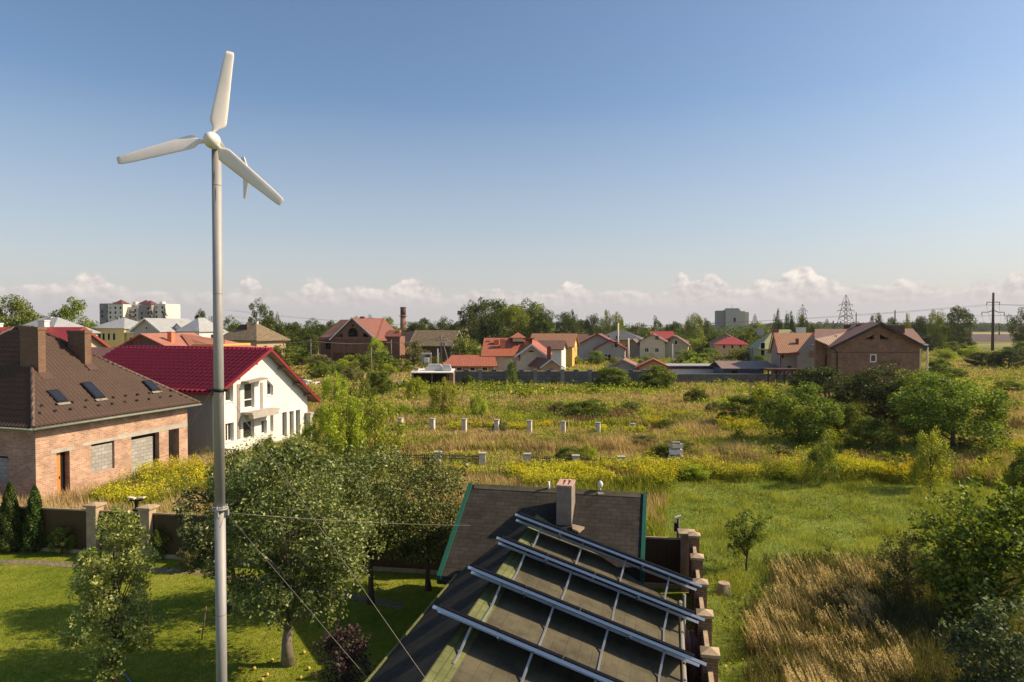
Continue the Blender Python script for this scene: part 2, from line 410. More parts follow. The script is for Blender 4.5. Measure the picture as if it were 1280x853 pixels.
# ================================================================ setting: ground
def vnoise(x, y, s, seed=0):
    """smooth value noise (numpy), 0..1"""
    x = np.asarray(x) / s + seed * 17.3; y = np.asarray(y) / s - seed * 9.1
    xi = np.floor(x).astype(np.int64); yi = np.floor(y).astype(np.int64)
    fx = x - xi; fy = y - yi; fx = fx*fx*(3-2*fx); fy = fy*fy*(3-2*fy)
    def h(a, b):
        n = (a * 374761393 + b * 668265263 + seed * 1442695041) & 0x7fffffff
        n = ((n ^ (n >> 13)) * 1274126177) & 0x7fffffff
        return ((n ^ (n >> 16)) & 0xffff) / 65535.0
    return (h(xi, yi)*(1-fx) + h(xi+1, yi)*fx)*(1-fy) + (h(xi, yi+1)*(1-fx) + h(xi+1, yi+1)*fx)*fy

def ground_mat():
    m, nt, out = newmat('ground_field')
    g = N(nt, 'ShaderNodeNewGeometry').outputs['Position']
    mp = N(nt, 'ShaderNodeMapping'); mp.inputs['Scale'].default_value = (.35, 1, 1); nt.links.new(g, mp.inputs[0]); s = mp.outputs[0]
    a = noise(nt, s, .055, 5, .6); b = noise(nt, g, .6, 5, .7); c = noise(nt, g, 5, 3, .6)
    base = ramp(nt, a, [(.36, (.11, .15, .03)), (.47, (.22, .24, .055)), (.58, (.38, .32, .14)), (.68, (.50, .41, .22))])
    far = ramp(nt, b, [(.35, .62), (.65, 1.2)])
    col = mixc(nt, 1, base, far, 'MULTIPLY')
    col = mixc(nt, math_(nt, 'MULTIPLY', ramp(nt, c, [(.45, 0), (.6, 1)]), .35), col, (.06, .065, .02))
    finish(nt, out, col, .95, 0, math_(nt, 'ADD', b, c), .8, .15, .1); return m
M['ground'] = ground_mat()
mb = MB(); mb.poly([(-1600, -60, 0), (1600, -60, 0), (1600, 2600, 0), (-1600, 2600, 0)])
tag(mb.build('ground', M['ground']), kind='structure')

def lawn_mat(name, cd, cl, cy):
    m, nt, out = newmat(name)
    g = N(nt, 'ShaderNodeNewGeometry').outputs['Position']
    a = noise(nt, g, .35, 5, .6); b = noise(nt, g, 3.2, 5, .7); c = noise(nt, g, 28, 3, .7)
    col = ramp(nt, math_(nt, 'ADD', math_(nt, 'MULTIPLY', a, .55), math_(nt, 'MULTIPLY', b, .45)), [(.36, cd), (.5, cl), (.66, cy)])
    col = mixc(nt, 1, col, ramp(nt, c, [(.3, .62), (.7, 1.3)]), 'MULTIPLY')
    finish(nt, out, col, .95, 0, math_(nt, 'ADD', c, b), .9, .04, .1); return m
M['lawn'] = lawn_mat('mown_lawn', (.11, .155, .016), (.20, .235, .024), (.33, .32, .06))
M['meadow'] = lawn_mat('meadow_soil', (.085, .14, .022), (.17, .235, .042), (.28, .29, .085))
FA = Vector((-36, 29.8, 0)); FB = Vector((6.15, 23.05, 0))      # line of the back fence
Pd = Vector((.22, .975, 0)).normalized(); Qd = Vector((Pd.y, -Pd.x, 0))
FC = FB - Pd * 14.2
mb = MB(); mb.poly([(-36, 4, .004), (FC.x, 4, .004), tuple(FC + Vector((0, 0, .004))), tuple(FB + Vector((0, 0, .004))), tuple(FA + Vector((0, 0, .004)))])
tag(mb.build('lawn', M['lawn']), kind='structure')
def mead():
    V = []; mb = MB()
    pts = [(FB.x+.1, FB.y), (FC.x+.1, FC.y-6), (14, 2), (60, 2), (60, 41), (30, 40.5), (14, 39.8), (7.0, 39), (5.6, 30)]
    mb.poly([(x, y, .006) for x, y in pts]); tag(mb.build('meadow', M['meadow']), kind='structure')
mead()
# stone path across the lawn
M['path'] = brick('path_stone', (.32, .25, .19), (.22, .17, .13), (.12, .10, .06), .22, .14, .3)
mb = MB(); pts = [(-34, 27.4), (-22, 25.9), (-18, 25.65), (-14.5, 25.1), (-11, 24.6), (-7, 23.2), (-3.5, 21.6)]
for (x0, y0), (x1, y1) in zip(pts[:-1], pts[1:]):
    mb.poly([(x0, y0-.22, .012), (x1, y1-.22, .012), (x1, y1+.24, .012), (x0, y0+.24, .012)])
tag(mb.build('path', M['path']), kind='structure')
# ploughed field on the right, far off, with its pale headland
M['plough'] = plain('ploughed_soil', (.085, .055, .045), .95, 0, .2, .05)
M['stubble'] = plain('stubble', (.36, .27, .13), .95, 0, .2, .1)
mb = MB(); mb.poly([(150, 372, .05), (900, 372, .05), (1500, 700, .05), (430, 700, .05)]); tag(mb.build('ploughed_field', M['plough']), kind='structure')
mb = MB(); mb.poly([(430, 704, .06), (1500, 704, .06), (1500, 820, .06), (430, 820, .06)]); tag(mb.build('stubble_field', M['stubble']), kind='structure')
# rough tracks: pale dry strips in the far fields
mb = MB()
mb.poly([(G(1150, 455).x, 150, .02), (G(1280, 455).x+60, 146, .02), (G(1280, 455).x+60, 158, .02), (G(1150, 455).x, 160, .02)])
tag(mb.build('dry_grass_strip', M['stubble']), kind='structure')

# ================================================================ foliage generators
def quads(C, size, rng, up=.35, asp=.55, droop=0):
    """one folded leaf (a quad) per centre"""
    n = len(C)
    d = rng.normal(size=(n, 3)); d[:, 2] = d[:, 2]*.8 - droop; d /= np.linalg.norm(d, axis=1)[:, None]
    nr = rng.normal(size=(n, 3)); nr[:, 2] += up*2
    s = np.cross(d, nr); s /= np.linalg.norm(s, axis=1)[:, None] + 1e-9
    nn = np.cross(s, d)
    L = (size * rng.uniform(.65, 1.3, n))[:, None]
    a = C - d*L*.5; b = C + d*L*.5
    m1 = C + s*L*asp*.5 + nn*L*.12 - d*L*.05; m2 = C - s*L*asp*.5 + nn*L*.12 - d*L*.05
    V = np.stack([a, m1, b, m2], 1).reshape(-1, 3)
    return V, np.arange(n*4, dtype=np.int32).reshape(-1, 4)
def clumps(n, rx, rz, z0, rng, shell=.55, shape='round'):
    """clump centres inside a crown from height z0 to z0+2rz"""
    P = []
    while len(P) < n:
        p = rng.uniform(-1, 1, 3); r = np.linalg.norm(p)
        if r > 1 or r < shell*rng.uniform(0, 1.3): continue
        z = p[2]
        w = 1.0
        if shape == 'cone': w = (1 - (z+1)/2)**.8*1.15 + .08
        if shape == 'bush': w = 1.0 if z < .1 else 1 - .25*z
        if shape == 'vase': w = .55 + .45*(z+1)/2*1.3
        if shape == 'poplar': w = .9 - .25*z
        P.append((p[0]*rx*w, p[1]*rx*w, z0 + rz*(z+1)))
    return np.array(P)
def foliage(P, cr, per, size, rng, up=.35, asp=.55, flat=.8, core=.35):
    """leaves round the clump centres, denser towards each clump's outside"""
    n = len(P)
    d = rng.normal(size=(n, per, 3)); d /= np.linalg.norm(d, axis=2)[..., None]
    r = cr*(core + (1-core)*rng.random((n, per, 1))**.6) * rng.uniform(.6, 1.25, (n, 1, 1))
    C = P[:, None, :] + d*r*np.array([1, 1, flat])
    return quads(C.reshape(-1, 3), size, rng, up, asp)
def limbs(mb, P, base, top, r0, rng, nb=10, fork=None, n=6):
    """tapered trunk and limbs that reach the clumps"""
    base = Vector(base); top = Vector(top)
    pts = []; k = 5
    for i in range(k+1):
        t = i/k; pts.append(base.lerp(top, t) + Vector((rng.normal()*r0*.5, rng.normal()*r0*.5, 0))*(0 if i in (0,) else 1))
    mb.tube(pts, [r0*1.25] + [r0*(1-.75*i/k) for i in range(1, k+1)], n+2)
    idx = rng.permutation(len(P))[:nb]
    for j in idx:
        e = Vector(P[j]); t = min(.92, max(.18, (e.z-base.z)/max(.01, (top.z-base.z))*.55))
        if fork: t = max(t, fork)
        s = base.lerp(top, t); m_ = s.lerp(e, .5) + Vector((0, 0, (e-s).length*.08))
        rr = r0*(1-.75*t)*.62
        mb.tube([s, m_, e], [rr, rr*.55, rr*.18], n-1)

CACHE = {}
def proto(kind, v):
    """unit trees (height 1, crown radius .5), shared by many objects"""
    key = (kind, v)
    if key in CACHE: return CACHE[key]
    rng = np.random.default_rng(abs(hash_(kind))*31 + v)
    mb = MB()
    if kind == 'broad':      # old broad tree, far
        P = clumps(60, .42, .42, .14, rng, .5); V, Fc = foliage(P, .13, 150, .036, rng); limbs(mb, P, (0, 0, 0), (0, 0, .7), .028, rng, 10)
    elif kind == 'open':     # with gaps
        P = clumps(36, .42, .40, .18, rng, .6); V, Fc = foliage(P, .125, 160, .034, rng); limbs(mb, P, (0, 0, 0), (0, 0, .75), .026, rng, 16)
    elif kind == 'poplar':
        P = clumps(46, .38, .44, .10, rng, .4, 'poplar'); V, Fc = foliage(P, .12, 150, .033, rng, flat=1.3); limbs(mb, P, (0, 0, 0), (0, 0, .85), .022, rng, 10)
    elif kind == 'fir':
        P = clumps(60, .46, .46, .06, rng, .2, 'cone'); V, Fc = foliage(P, .07, 60, .035, rng, up=-.3, asp=.35, flat=.5); limbs(mb, P, (0, 0, 0), (0, 0, .95), .02, rng, 4)
    elif kind == 'bushfar':
        P = clumps(34, .42, .42, .0, rng, .3, 'bush'); V, Fc = foliage(P, .15, 130, .048, rng); limbs(mb, P, (0, 0, 0), (0, 0, .5), .025, rng, 6)
    elif kind == 'bush':     # middle distance, finer leaves
        P = clumps(80, .42, .44, .0, rng, .5, 'bush'); V, Fc = foliage(P, .11, 190, .031, rng); limbs(mb, P, (0, 0, 0), (0, 0, .5), .02, rng, 14)
    elif kind == 'treemid':
        P = clumps(90, .42, .43, .06, rng, .6); V, Fc = foliage(P, .105, 210, .026, rng); limbs(mb, P, (0, 0, 0), (0, 0, .6), .022, rng, 16)
    elif kind == 'sprig':    # loose upright young growth
        P = clumps(34, .44, .43, .04, rng, .35, 'bush'); V, Fc = foliage(P, .115, 150, .040, rng, flat=1.5, core=.1); limbs(mb, P, (0, 0, 0), (0, 0, .9), .013, rng, 18)
    elif kind == 'sprigloose':
        P = clumps(75, .44, .44, .04, rng, .3); V, Fc = foliage(P, .085, 120, .030, rng, flat=1.3); limbs(mb, P, (0, 0, 0), (0, 0, .85), .012, rng, 26)
    me = fast_mesh(kind, V, Fc, None)
    tr = (mb.v, mb.f, mb.sm)
    CACHE[key] = (me, tr, {}); return CACHE[key]
def hash_(s): return sum(ord(c)*(i+3) for i, c in enumerate(s))
def plant(name, kind, v, pos, w, h, mat, label, cat='tree', group=None, rz=None, trunk=True, crown='crown'):
    me, tr, cache = proto(kind, v)
    if mat not in cache:
        m2 = me.copy(); m2.materials.append(M[mat]); cache[mat] = m2
    if 'trunk' not in cache:
        mb = MB(); mb.v, mb.f, mb.sm = tr
        o = mb.build('trunk', M['bark']); cache['trunk'] = o.data; bpy.data.objects.remove(o)
    rz = random.uniform(0, 6.28) if rz is None else rz
    t = empty(name, pos, rz, label, cat, group)
    t.scale = (w, w, h)
    link(crown, cache[mat], t)
    if trunk: link('trunk' if cat == 'tree' else 'stem', cache['trunk'], t)
    return t
def plant_px(name, kind, v, px, Y, top, wpx, mat, label, cat='tree', group=None, base=None, **k):
    """foot on the ground at depth Y under image column px; top at image row top; wpx wide"""
    if base is not None: Y = G(px, base).y
    h = hz(top, Y); w = wpx/F*Y
    return plant(name, kind, v, (gx(px, Y), Y, -.02), w, h, mat, label, cat, group, **k)
# ================================================================ wind turbine
def turbine():
    D = 13.0
    mx = gx(272.8, D)
    zt = hz(188, D)                                    # top of the mast
    t = empty('wind_turbine', (mx, D, 0), 0, 'white three-bladed wind turbine on a tall galvanised steel mast in the garden', 'wind turbine')
    zf = hz(636, D); zc = hz(488, D)
    mb = MB(); mb.tube([(0, 0, 0), (0, 0, zf)], .100, 24); mb.tube([(0, 0, zf), (0, 0, zt)], [.096, .086], 24)
    mast = mb.build('mast', M['galv'], t)
    zz = 1.4
    while zz < zt - .5:
        if abs(zz - zf) > .4 and abs(zz-zc) > .4:
            mb = MB(); r_ = .1015 if zz < zf else .098 - .010*(zz-zf)/(zt-zf); mb.tube([(0, 0, zz-.006), (0, 0, zz+.006)], r_, 24, caps=False); mb.build('weld_seam', M['concrete_dk'], t)
        zz += 2.05
    mb = MB(); mb.tube([(0, 0, zf-.018), (0, 0, zf+.018)], .155, 24); mb.tube([(0, 0, zf+.022), (0, 0, zf+.05)], .135, 24)
    for a in range(8): mb.tube([(.135*math.cos(a*.785), .135*math.sin(a*.785), zf-.05), (.135*math.cos(a*.785), .135*math.sin(a*.785), zf+.07)], .011, 6)
    mb.box(-.03, .03, -.165, -.1, zf-.13, zf-.02); mb.box(.1, .165, -.03, .03, zf-.13, zf-.02)
    mb.build('flange', M['galv'], t)
    mb = MB(); mb.tube([(0, 0, zc-.028), (0, 0, zc+.028)], .112, 20); mb.box(-.23, -.09, -.02, .02, zc-.022, zc+.022); mb.box(.09, .17, -.02, .02, zc-.022, zc+.022)
    mb.build('clamp', M['black'], t)
    # nacelle, hub, blades: built along local -y (towards the camera), turned as one
    zh = zt + .10
    Rz = Matrix.Rotation(R(10), 4, 'Z')
    T = Matrix.Translation((0, 0, zh)) @ Rz
    def bt(mb, name, mat, par=t):
        mb.v = [T @ p for p in mb.v]; return mb.build(name, mat, par)
    mb = MB()
    ys = [(-.28, .085), (-.2, .11), (0, .12), (.25, .10), (.42, .06), (.46, .02)]
    mb.tube([(0, y, 0) for y, r in ys], [r for y, r in ys], 20); mb.tube([(0, 0, -.22), (0, 0, -.05)], .07, 14)
    bt(mb, 'nacelle', M['galv'])
    mb = MB(); mb.tube([(0, .42, 0), (0, 2.65, -.06)], [.028, .02], 10); bt(mb, 'tail_boom', M['white_paint'])
    mb = MB()
    # swept tail vane: an upper and a lower blade meeting at the boom
    mb.ext([(-.012, 2.50, 0), (-.012, 2.80, .44), (-.012, 2.95, .47), (-.012, 2.86, .0), (-.012, 2.84, -.50), (-.012, 2.74, -.50)], (.024, 0, 0))
    Tt = T; T2 = T @ Matrix.Translation((.0, 2.7, 0)) @ Matrix.Rotation(R(34), 4, 'Z') @ Matrix.Translation((0, -2.7, 0))
    mb.v = [T2 @ p for p in mb.v]; mb.build('tail_vane', M['white_paint'], t)
    mb = MB()
    sp = [(-.56, .012), (-.55, .05), (-.52, .085), (-.46, .12), (-.40, .14), (-.33, .148), (-.27, .145)]
    mb.tube([(0, y, 0) for y, r in sp], [r for y, r in sp], 24); hub = bt(mb, 'spinner', M['white_paint'])
    mb = MB(); mb.tube([(0, -.27, 0), (0, -.20, 0)], .13, 20)
    for a in range(9): mb.tube([(.1*math.cos(a*.7), -.30, .1*math.sin(a*.7)), (.1*math.cos(a*.7), -.26, .1*math.sin(a*.7))], .012, 6)
    bt(mb, 'hub_plate', M['galv'])
    Lb = 1.66
    st = [(.10, .06, .05, 0), (.17, .075, .045, 0), (.24, .13, .04, .03), (.33, .29, .038, .045), (.40, .315, .036, .04), (.7, .285, .032, .03), (1.1, .245, .026, .015), (1.5, .205, .021, .0), (1.76, .175, .016, -.005), (1.83, .13, .010, -.005)]
    for k, ang in enumerate((12.0, 132.5, 254.5)):
        mb = MB(); rings = []
        for (r, ch, th, off) in st:
            r = .10 + (r-.10)*.905; ch = ch*.93
            tw = R(24 - 17*min(1, r/1.3)); ring = []
            for a in range(14):
                u = math.cos(2*math.pi*a/14); w = math.sin(2*math.pi*a/14)
                x = off*1.2 + u*ch/2; y = w*th*(.55 + .45*(u*.5+.5))
                ring.append(Vector((x*math.cos(tw) - y*math.sin(tw), -.36 + x*math.sin(tw) + y*math.cos(tw), r)))
            rings.append(ring)
        b = 0
        for rr in rings: mb.v += rr
        n = 14
        for i in range(len(rings)-1):
            for q in range(n):
                mb.f.append([i*n+q, i*n+(q+1) % n, (i+1)*n+(q+1) % n, (i+1)*n+q]); mb.sm.append(True)
        mb.f.append([(len(rings)-1)*n+q for q in range(n)]); mb.sm.append(False)
        Rb = Matrix.Rotation(R(ang), 4, 'Y')
        mb.v = [Rb @ p for p in mb.v]
        bt(mb, 'blade', M['white_paint'])
    # guy wires
    def wire(a, b, sag=.0, r=.0042):
        a = Vector(a); b = Vector(b); pts = [a.lerp(b, i/10) - UP*sag*4*(i/10)*(1-i/10) for i in range(11)]
        o = Vector((mx, D, 0)); mb = MB(); mb.tube([p - o for p in pts], r, 5); mb.build('guy_wire', M['wire'], t)
    zfw = Vector((mx+.13, D-.03, zf-.07))
    wire(zfw, at(588, 657, 18.2), .05)                       # to the outbuilding's roof edge
    e = G(700, 1130); wire(zfw, (e.x, e.y, 0))
    d1 = at(535, 853, 10.4); a1 = Vector((mx+.1, D, zc)); wire(a1, a1 + (d1-a1)*1.9)
    wire(Vector((mx-.12, D, zc)), at(232, 541, 31), 0, .005)
turbine()

# ================================================================ garden outbuilding (foreground)
OB = Vector((0, 0, 0))
def PQ(s, t, z): 
    v = Qd*s + Pd*t; return Vector((v.x, v.y, z))
def outbuilding():
    t = empty('garden_outbuilding', PQ(-3, 17.2, 0), 0, 'foreground outbuilding with a dark shingle roof, green edge trim and one chimney', 'outbuilding')
    o = PQ(-3, 17.2, 0)
    def bt(mb, name, mat, par=t, **k):
        mb.v = [p - o for p in mb.v]; return mb.build(name, mat, par, **k)
    sl, sr = -5.85, -.6; te, tr, tb = 17.25, 20.25, 23.0; ze, zr = 2.3, 4.07
    # main (back) roof: two slopes
    mb = MB()
    mb.ext([PQ(sl, te, ze), PQ(sr, te, ze), PQ(sr, tr, zr), PQ(sl, tr, zr)], (0, 0, -.12))
    mb.ext([PQ(sl, tb, ze), PQ(sr, tb, ze), PQ(sr, tr+.004, zr), PQ(sl, tr+.004, zr)], (0, 0, -.12))
    bt(mb, 'roof', M['asphalt_shingle'])
    mb = MB(); d = .16
    sgn = (zr-ze)/(tr-te)
    mb.ext([PQ(sl+.1, tr-d, zr-d*sgn+.02), PQ(sr-.1, tr-d, zr-d*sgn+.02), PQ(sr-.1, tr, zr+.035), PQ(sl+.1, tr, zr+.035)], (0, 0, -.02))
    mb.ext([PQ(sl+.1, tr+d, zr-d*sgn+.02), PQ(sr-.1, tr+d, zr-d*sgn+.02), PQ(sr-.1, tr+.003, zr+.035), PQ(sl+.1, tr+.003, zr+.035)], (0, 0, -.02))
    bt(mb, 'ridge_cap', M['moss_shingle'])
    for s0, s1 in ((sl-.10, sl+.02), (sr-.02, sr+.08)):
        mb = MB()
        mb.ext([PQ(s0, te-.05, ze+.02), PQ(s1, te-.05, ze+.02), PQ(s1, tr, zr+.05), PQ(s0, tr, zr+.05)], (0, 0, -.20))
        bt(mb, 'verge_trim', M['green_trim'])
    # gutter
    mb = MB(); mb.bar(PQ(sl-.05, te-.09, ze-.12), PQ(-4.9, te-.09, ze-.12), .11, .1); bt(mb, 'gutter', M['black'])
    # walls
    mb = MB(); mb.ext([PQ(sl+.35, te+.3, 0), PQ(sr-.3, te+.3, 0), PQ(sr-.3, tb-.3, 0), PQ(sl+.35, tb-.3, 0)], (0, 0, ze-.02))
    for s in (sl+.35, sr-.3-.1): mb.ext([PQ(s, te+.3, ze-.02), PQ(s, tb-.3, ze-.02), PQ(s, tr, zr-.2)], Qd*.1)
    bt(mb, 'wall', M['wood_dark'])
    # front wing roof
    t0 = 3.2; sL, zL = -5.35, 2.4; sR, zR = .30, 2.3; sK, zK = -3.63, 3.55
    tj = 19.3
    tl = te + .1
    mb = MB()
    mb.ext([PQ(sL, t0, zL), PQ(sK, t0, zK), PQ(sK, tj, zK), PQ(sL, te+.12, zL)], (0, 0, -.1))
    bt(mb, 'roof', M['asphalt_shingle'])
    mb = MB()
    te2 = te + .0
    mb.ext([PQ(sR, t0, zR), PQ(sR, te-.35, zR), PQ(sr+.1, te-.2, zR+.28), PQ(sK+.003, tj, zK), PQ(sK+.003, t0, zK)][::-1], (0, 0, -.1))
    bt(mb, 'roof', M['moss_shingle'])
    # ridge strip, greener shingles lying on the gentle slope beside the ridge
    g = (zR-zK)/(sR-sK)
    mb = MB(); mb.ext([PQ(sK+.02, t0, zK+.012), PQ(sK+.36, t0, zK+.36*g+.014), PQ(sK+.36, 19.0, zK+.36*g+.014), PQ(sK+.02, 19.15, zK+.012)], (0, 0, -.01))
    bt(mb, 'ridge_cap', M['moss_strip'])
    # eaves: left gutter lip and right gutter
    mb = MB(); mb.bar(PQ(sL-.03, t0, zL+.0), PQ(sL-.03, te-.1, zL+.0), .035, .05); bt(mb, 'drip_edge', M['moss_strip'])
    mb = MB(); mb.tube([PQ(sR+.07, t0, zR-.03), PQ(sR+.07, te-.3, zR-.03)], .05, 10); bt(mb, 'gutter', M['concrete_dk'])
    mb = MB(); mb.tube([PQ(sR+.16, te-.5, zR+.25), PQ(sR+.16, te-.5, .1)], .04, 10); bt(mb, 'downpipe', M['concrete_dk'])
    mb = MB(); mb.ext([PQ(sL+.35, t0, 0), PQ(sR-.3, t0, 0), PQ(sR-.3, te+.25, 0), PQ(sL+.35, te+.25, 0)], (0, 0, zR-.12)); bt(mb, 'wall', M['wood_dark'])
    # chimney
    c = onplane(705, 656, PQ(0, te, ze), Qd.cross(PQ(0, tr-te, zr-ze)))
    cs = c.dot(Qd); ct = c.dot(Pd)
    def bx(mb, s0, s1, a, b, z0, z1): return mb.ext([PQ(s0, a, z0), PQ(s1, a, z0), PQ(s1, b, z0), PQ(s0, b, z0)], (0, 0, z1-z0))
    mb = MB(); zc = hz(609, c.y) ; w = .215
    bx(mb, cs-w, cs+w, ct-.02, ct+.78, 2.6, zc); ch = bt(mb, 'chimney', M['brick_yardgrey'])
    mb = MB()
    for (a, b, e, f) in ((-w-.01, -w+.1, -.03, .79), (w-.1, w+.01, -.03, .79), (-w+.1, w-.1, -.03, .10), (-w+.1, w-.1, .66, .79), (-.03, .03, .10, .66)):
        bx(mb, cs+a, cs+b, ct+e, ct+f, zc+.002, zc+.05)
    bt(mb, 'chimney_rim', M['pinkbrick'], ch)
    mb = MB(); bx(mb, cs+w+.02, cs+w+.3, ct-.12, ct+.0, 0, .03)
    sl_ = (zr-ze)/(tr-te)
    mb = MB(); zz = lambda tt: ze + (tt-te)*sl_ + .03
    mb.ext([PQ(cs+w+.02, ct-.05, zz(ct-.05)), PQ(cs+w+.38, ct-.12, zz(ct-.12)), PQ(cs+w+.24, ct-.28, zz(ct-.28)), PQ(cs+w+.05, ct-.2, zz(ct-.2))], (0, 0, .05)); bt(mb, 'loose_slab', M['cap_stone'])
    # vent stub and camera globe on the ridge
    p = at(686, 604, PQ(-3.3, tr, 0).y)
    mb = MB(); mb.tube([(p.x, p.y, zr-.05), (p.x, p.y, zr+.22)], .035, 10); bt(mb, 'vent_pipe', M['frame_white'])
    p = at(750.5, 604, PQ(-2, tr, 0).y)
    mb = MB(); mb.tube([(p.x, p.y, zr-.05), (p.x, p.y, zr+.14)], .02, 8); mb.tube([(p.x, p.y, zr+z) for z in (.1, .13, .2, .27, .31)], [.03, .065, .08, .065, .02], 14); mb.box(p.x-.09, p.x+.09, p.y-.16, p.y-.06, zr-.06, zr-.02)
    bt(mb, 'roof_lamp', M['white_paint'])
    return zK, sK, g
M['brick_yardgrey'] = plain('stained_chimney_render', (.24, .195, .16), .95, 0, .22, 4, bump=.5)
M['pinkbrick'] = plain('chimney_brick', (.50, .32, .24), .95, 0, .25, 8, bump=.5)
zK, sK, gR = outbuilding()

def roofz(s): return zK + (s - sK)*gR
nR = Vector((0, 0, 1))
def racks():
    names = ['row of solar panels seen from behind, farthest up the roof beside the chimney',
             'second row of solar panels from the chimney, its left end over the ridge',
             'third row of solar panels from the chimney, between the lowest row and the second',
             'lowest row of solar panels, nearest the bottom of the picture']
    a = math.atan(gR)
    rowd = (Qd*math.cos(a) + UP*math.sin(a)).normalized()     # along the roof slope, downhill to the right
    rn = rowd.cross(Pd); rn = rn if rn.z > 0 else -rn
    for k, th in enumerate((17.08, 15.22, 13.15, 11.12)):
        s0_ = sK - (.27, .30, .38, .42)[k]; o = PQ(s0_, th, 0); o.z = roofz(s0_) + (.05 if k == 0 else 0)
        t = empty('solar_panel_row', o, 0, names[k], 'solar panels', 'rows of solar panels on the outbuilding roof')
        Lrow = 4.76; dep = .98; tilt = R(30)
        back = Pd*math.cos(tilt) - rn*math.sin(tilt)            # from the high edge down to the low edge, away from the camera
        pn = back.cross(rowd); pn = pn if pn.dot(rn) > 0 else -pn
        hi = rn*.53
        for q in range(4):
            x0 = .10 + q*1.135; mb = MB()
            c0 = hi + rowd*x0
            mb.ext([c0, c0+rowd*1.12, c0+rowd*1.12+back*dep, c0+back*dep], pn*.035)
            pan = mb.build('panel', M['panel_black'], t)
            mb = MB(); e = .012; c1 = c0 + pn*.037 + rowd*e + back*e
            mb.ext([c1, c1+rowd*(1.12-2*e), c1+rowd*(1.12-2*e)+back*(dep-2*e), c1+back*(dep-2*e)], pn*.003); mb.build('solar_glass', M['solar'], pan)
        for dd in (.12, .78):
            mb = MB(); p = hi + back*dd - pn*.048
            q0 = p - rowd*.02; q1 = p + rowd*(Lrow+.12)
            for off in (-.022, .022):
                mb.ext([q0 + back*off - back*.018 - pn*.028, q0 + back*off + back*.018 - pn*.028, q0 + back*off + back*.018 + pn*.028, q0 + back*off - back*.018 + pn*.028], q1-q0)
            mb.build('rail', M['alu'], t)
        for x in (1.2, 3.4):
            mb = MB(); p = hi + rowd*x + back*.15 - pn*.08; mb.ext([p, p+rowd*.03, p+rowd*.03+back*.6, p+back*.6], pn*-.03)
            mb.build('cross_strip', M['alu'], t)
        for x in (.72, 1.85, 2.98, 4.10):
            mb = MB()
            foot = rn*.03 + rowd*x - Pd*.30
            mb.bar(foot, hi + rowd*x + back*.22 - pn*.09, .035)
            mb.build('leg', M['alu'], t)
            mb = MB(); mb.bar(rn*.028 + rowd*x - Pd*.28, rn*.028 + rowd*x - Pd*(1.1 if k < 3 else .6), .034, .03); mb.build('base_rail', M['alu'], t)
racks()

# ================================================================ fences round the garden
def brick_fence():
    t = empty('brick_fence', PQ(.95, 22.6, 0), 0, 'brick boundary fence with stone-capped pillars running along the right side of the outbuilding', 'fence')
    o = PQ(.95, 22.6, 0)
    def bt(mb, name, mat, par=t): mb.v = [p - o for p in mb.v]; return mb.build(name, mat, par)
    def bx(mb, s0, s1, a, b, z0, z1): return mb.ext([PQ(s0, a, z0), PQ(s1, a, z0), PQ(s1, b, z0), PQ(s0, b, z0)], (0, 0, z1-z0))
    ts = [23.35, 21.15, 19.05, 17.0, 15.0, 13.0, 11.0, 9.0]
    for i, tt in enumerate(ts):
        mb = MB(); bx(mb, .79, 1.11, tt-.16, tt+.16, 0, 1.98); p = bt(mb, 'pillar', M['brick_yard'])
        mb = MB(); bx(mb, .75, 1.15, tt-.20, tt+.20, 1.982, 2.05)
        c = [PQ(.75, tt-.20, 2.05), PQ(1.15, tt-.20, 2.05), PQ(1.15, tt+.20, 2.05), PQ(.75, tt+.20, 2.05)]; ap = PQ(.95, tt, 2.14)
        for k in range(4): mb.poly([c[k], c[(k+1) % 4], ap])
        bt(mb, 'pillar_cap', M['cap_stone'], p)
    for a, b in zip(ts[:-1], ts[1:]):
        mb = MB(); bx(mb, .87, 1.02, b+.16, a-.16, 0, 1.60); bt(mb, 'panel', M['brick_yard'])
        mb = MB(); bx(mb, .90, 1.00, b+.16, a-.16, 1.602, 1.70); bt(mb, 'coping', M['cap_stone'])
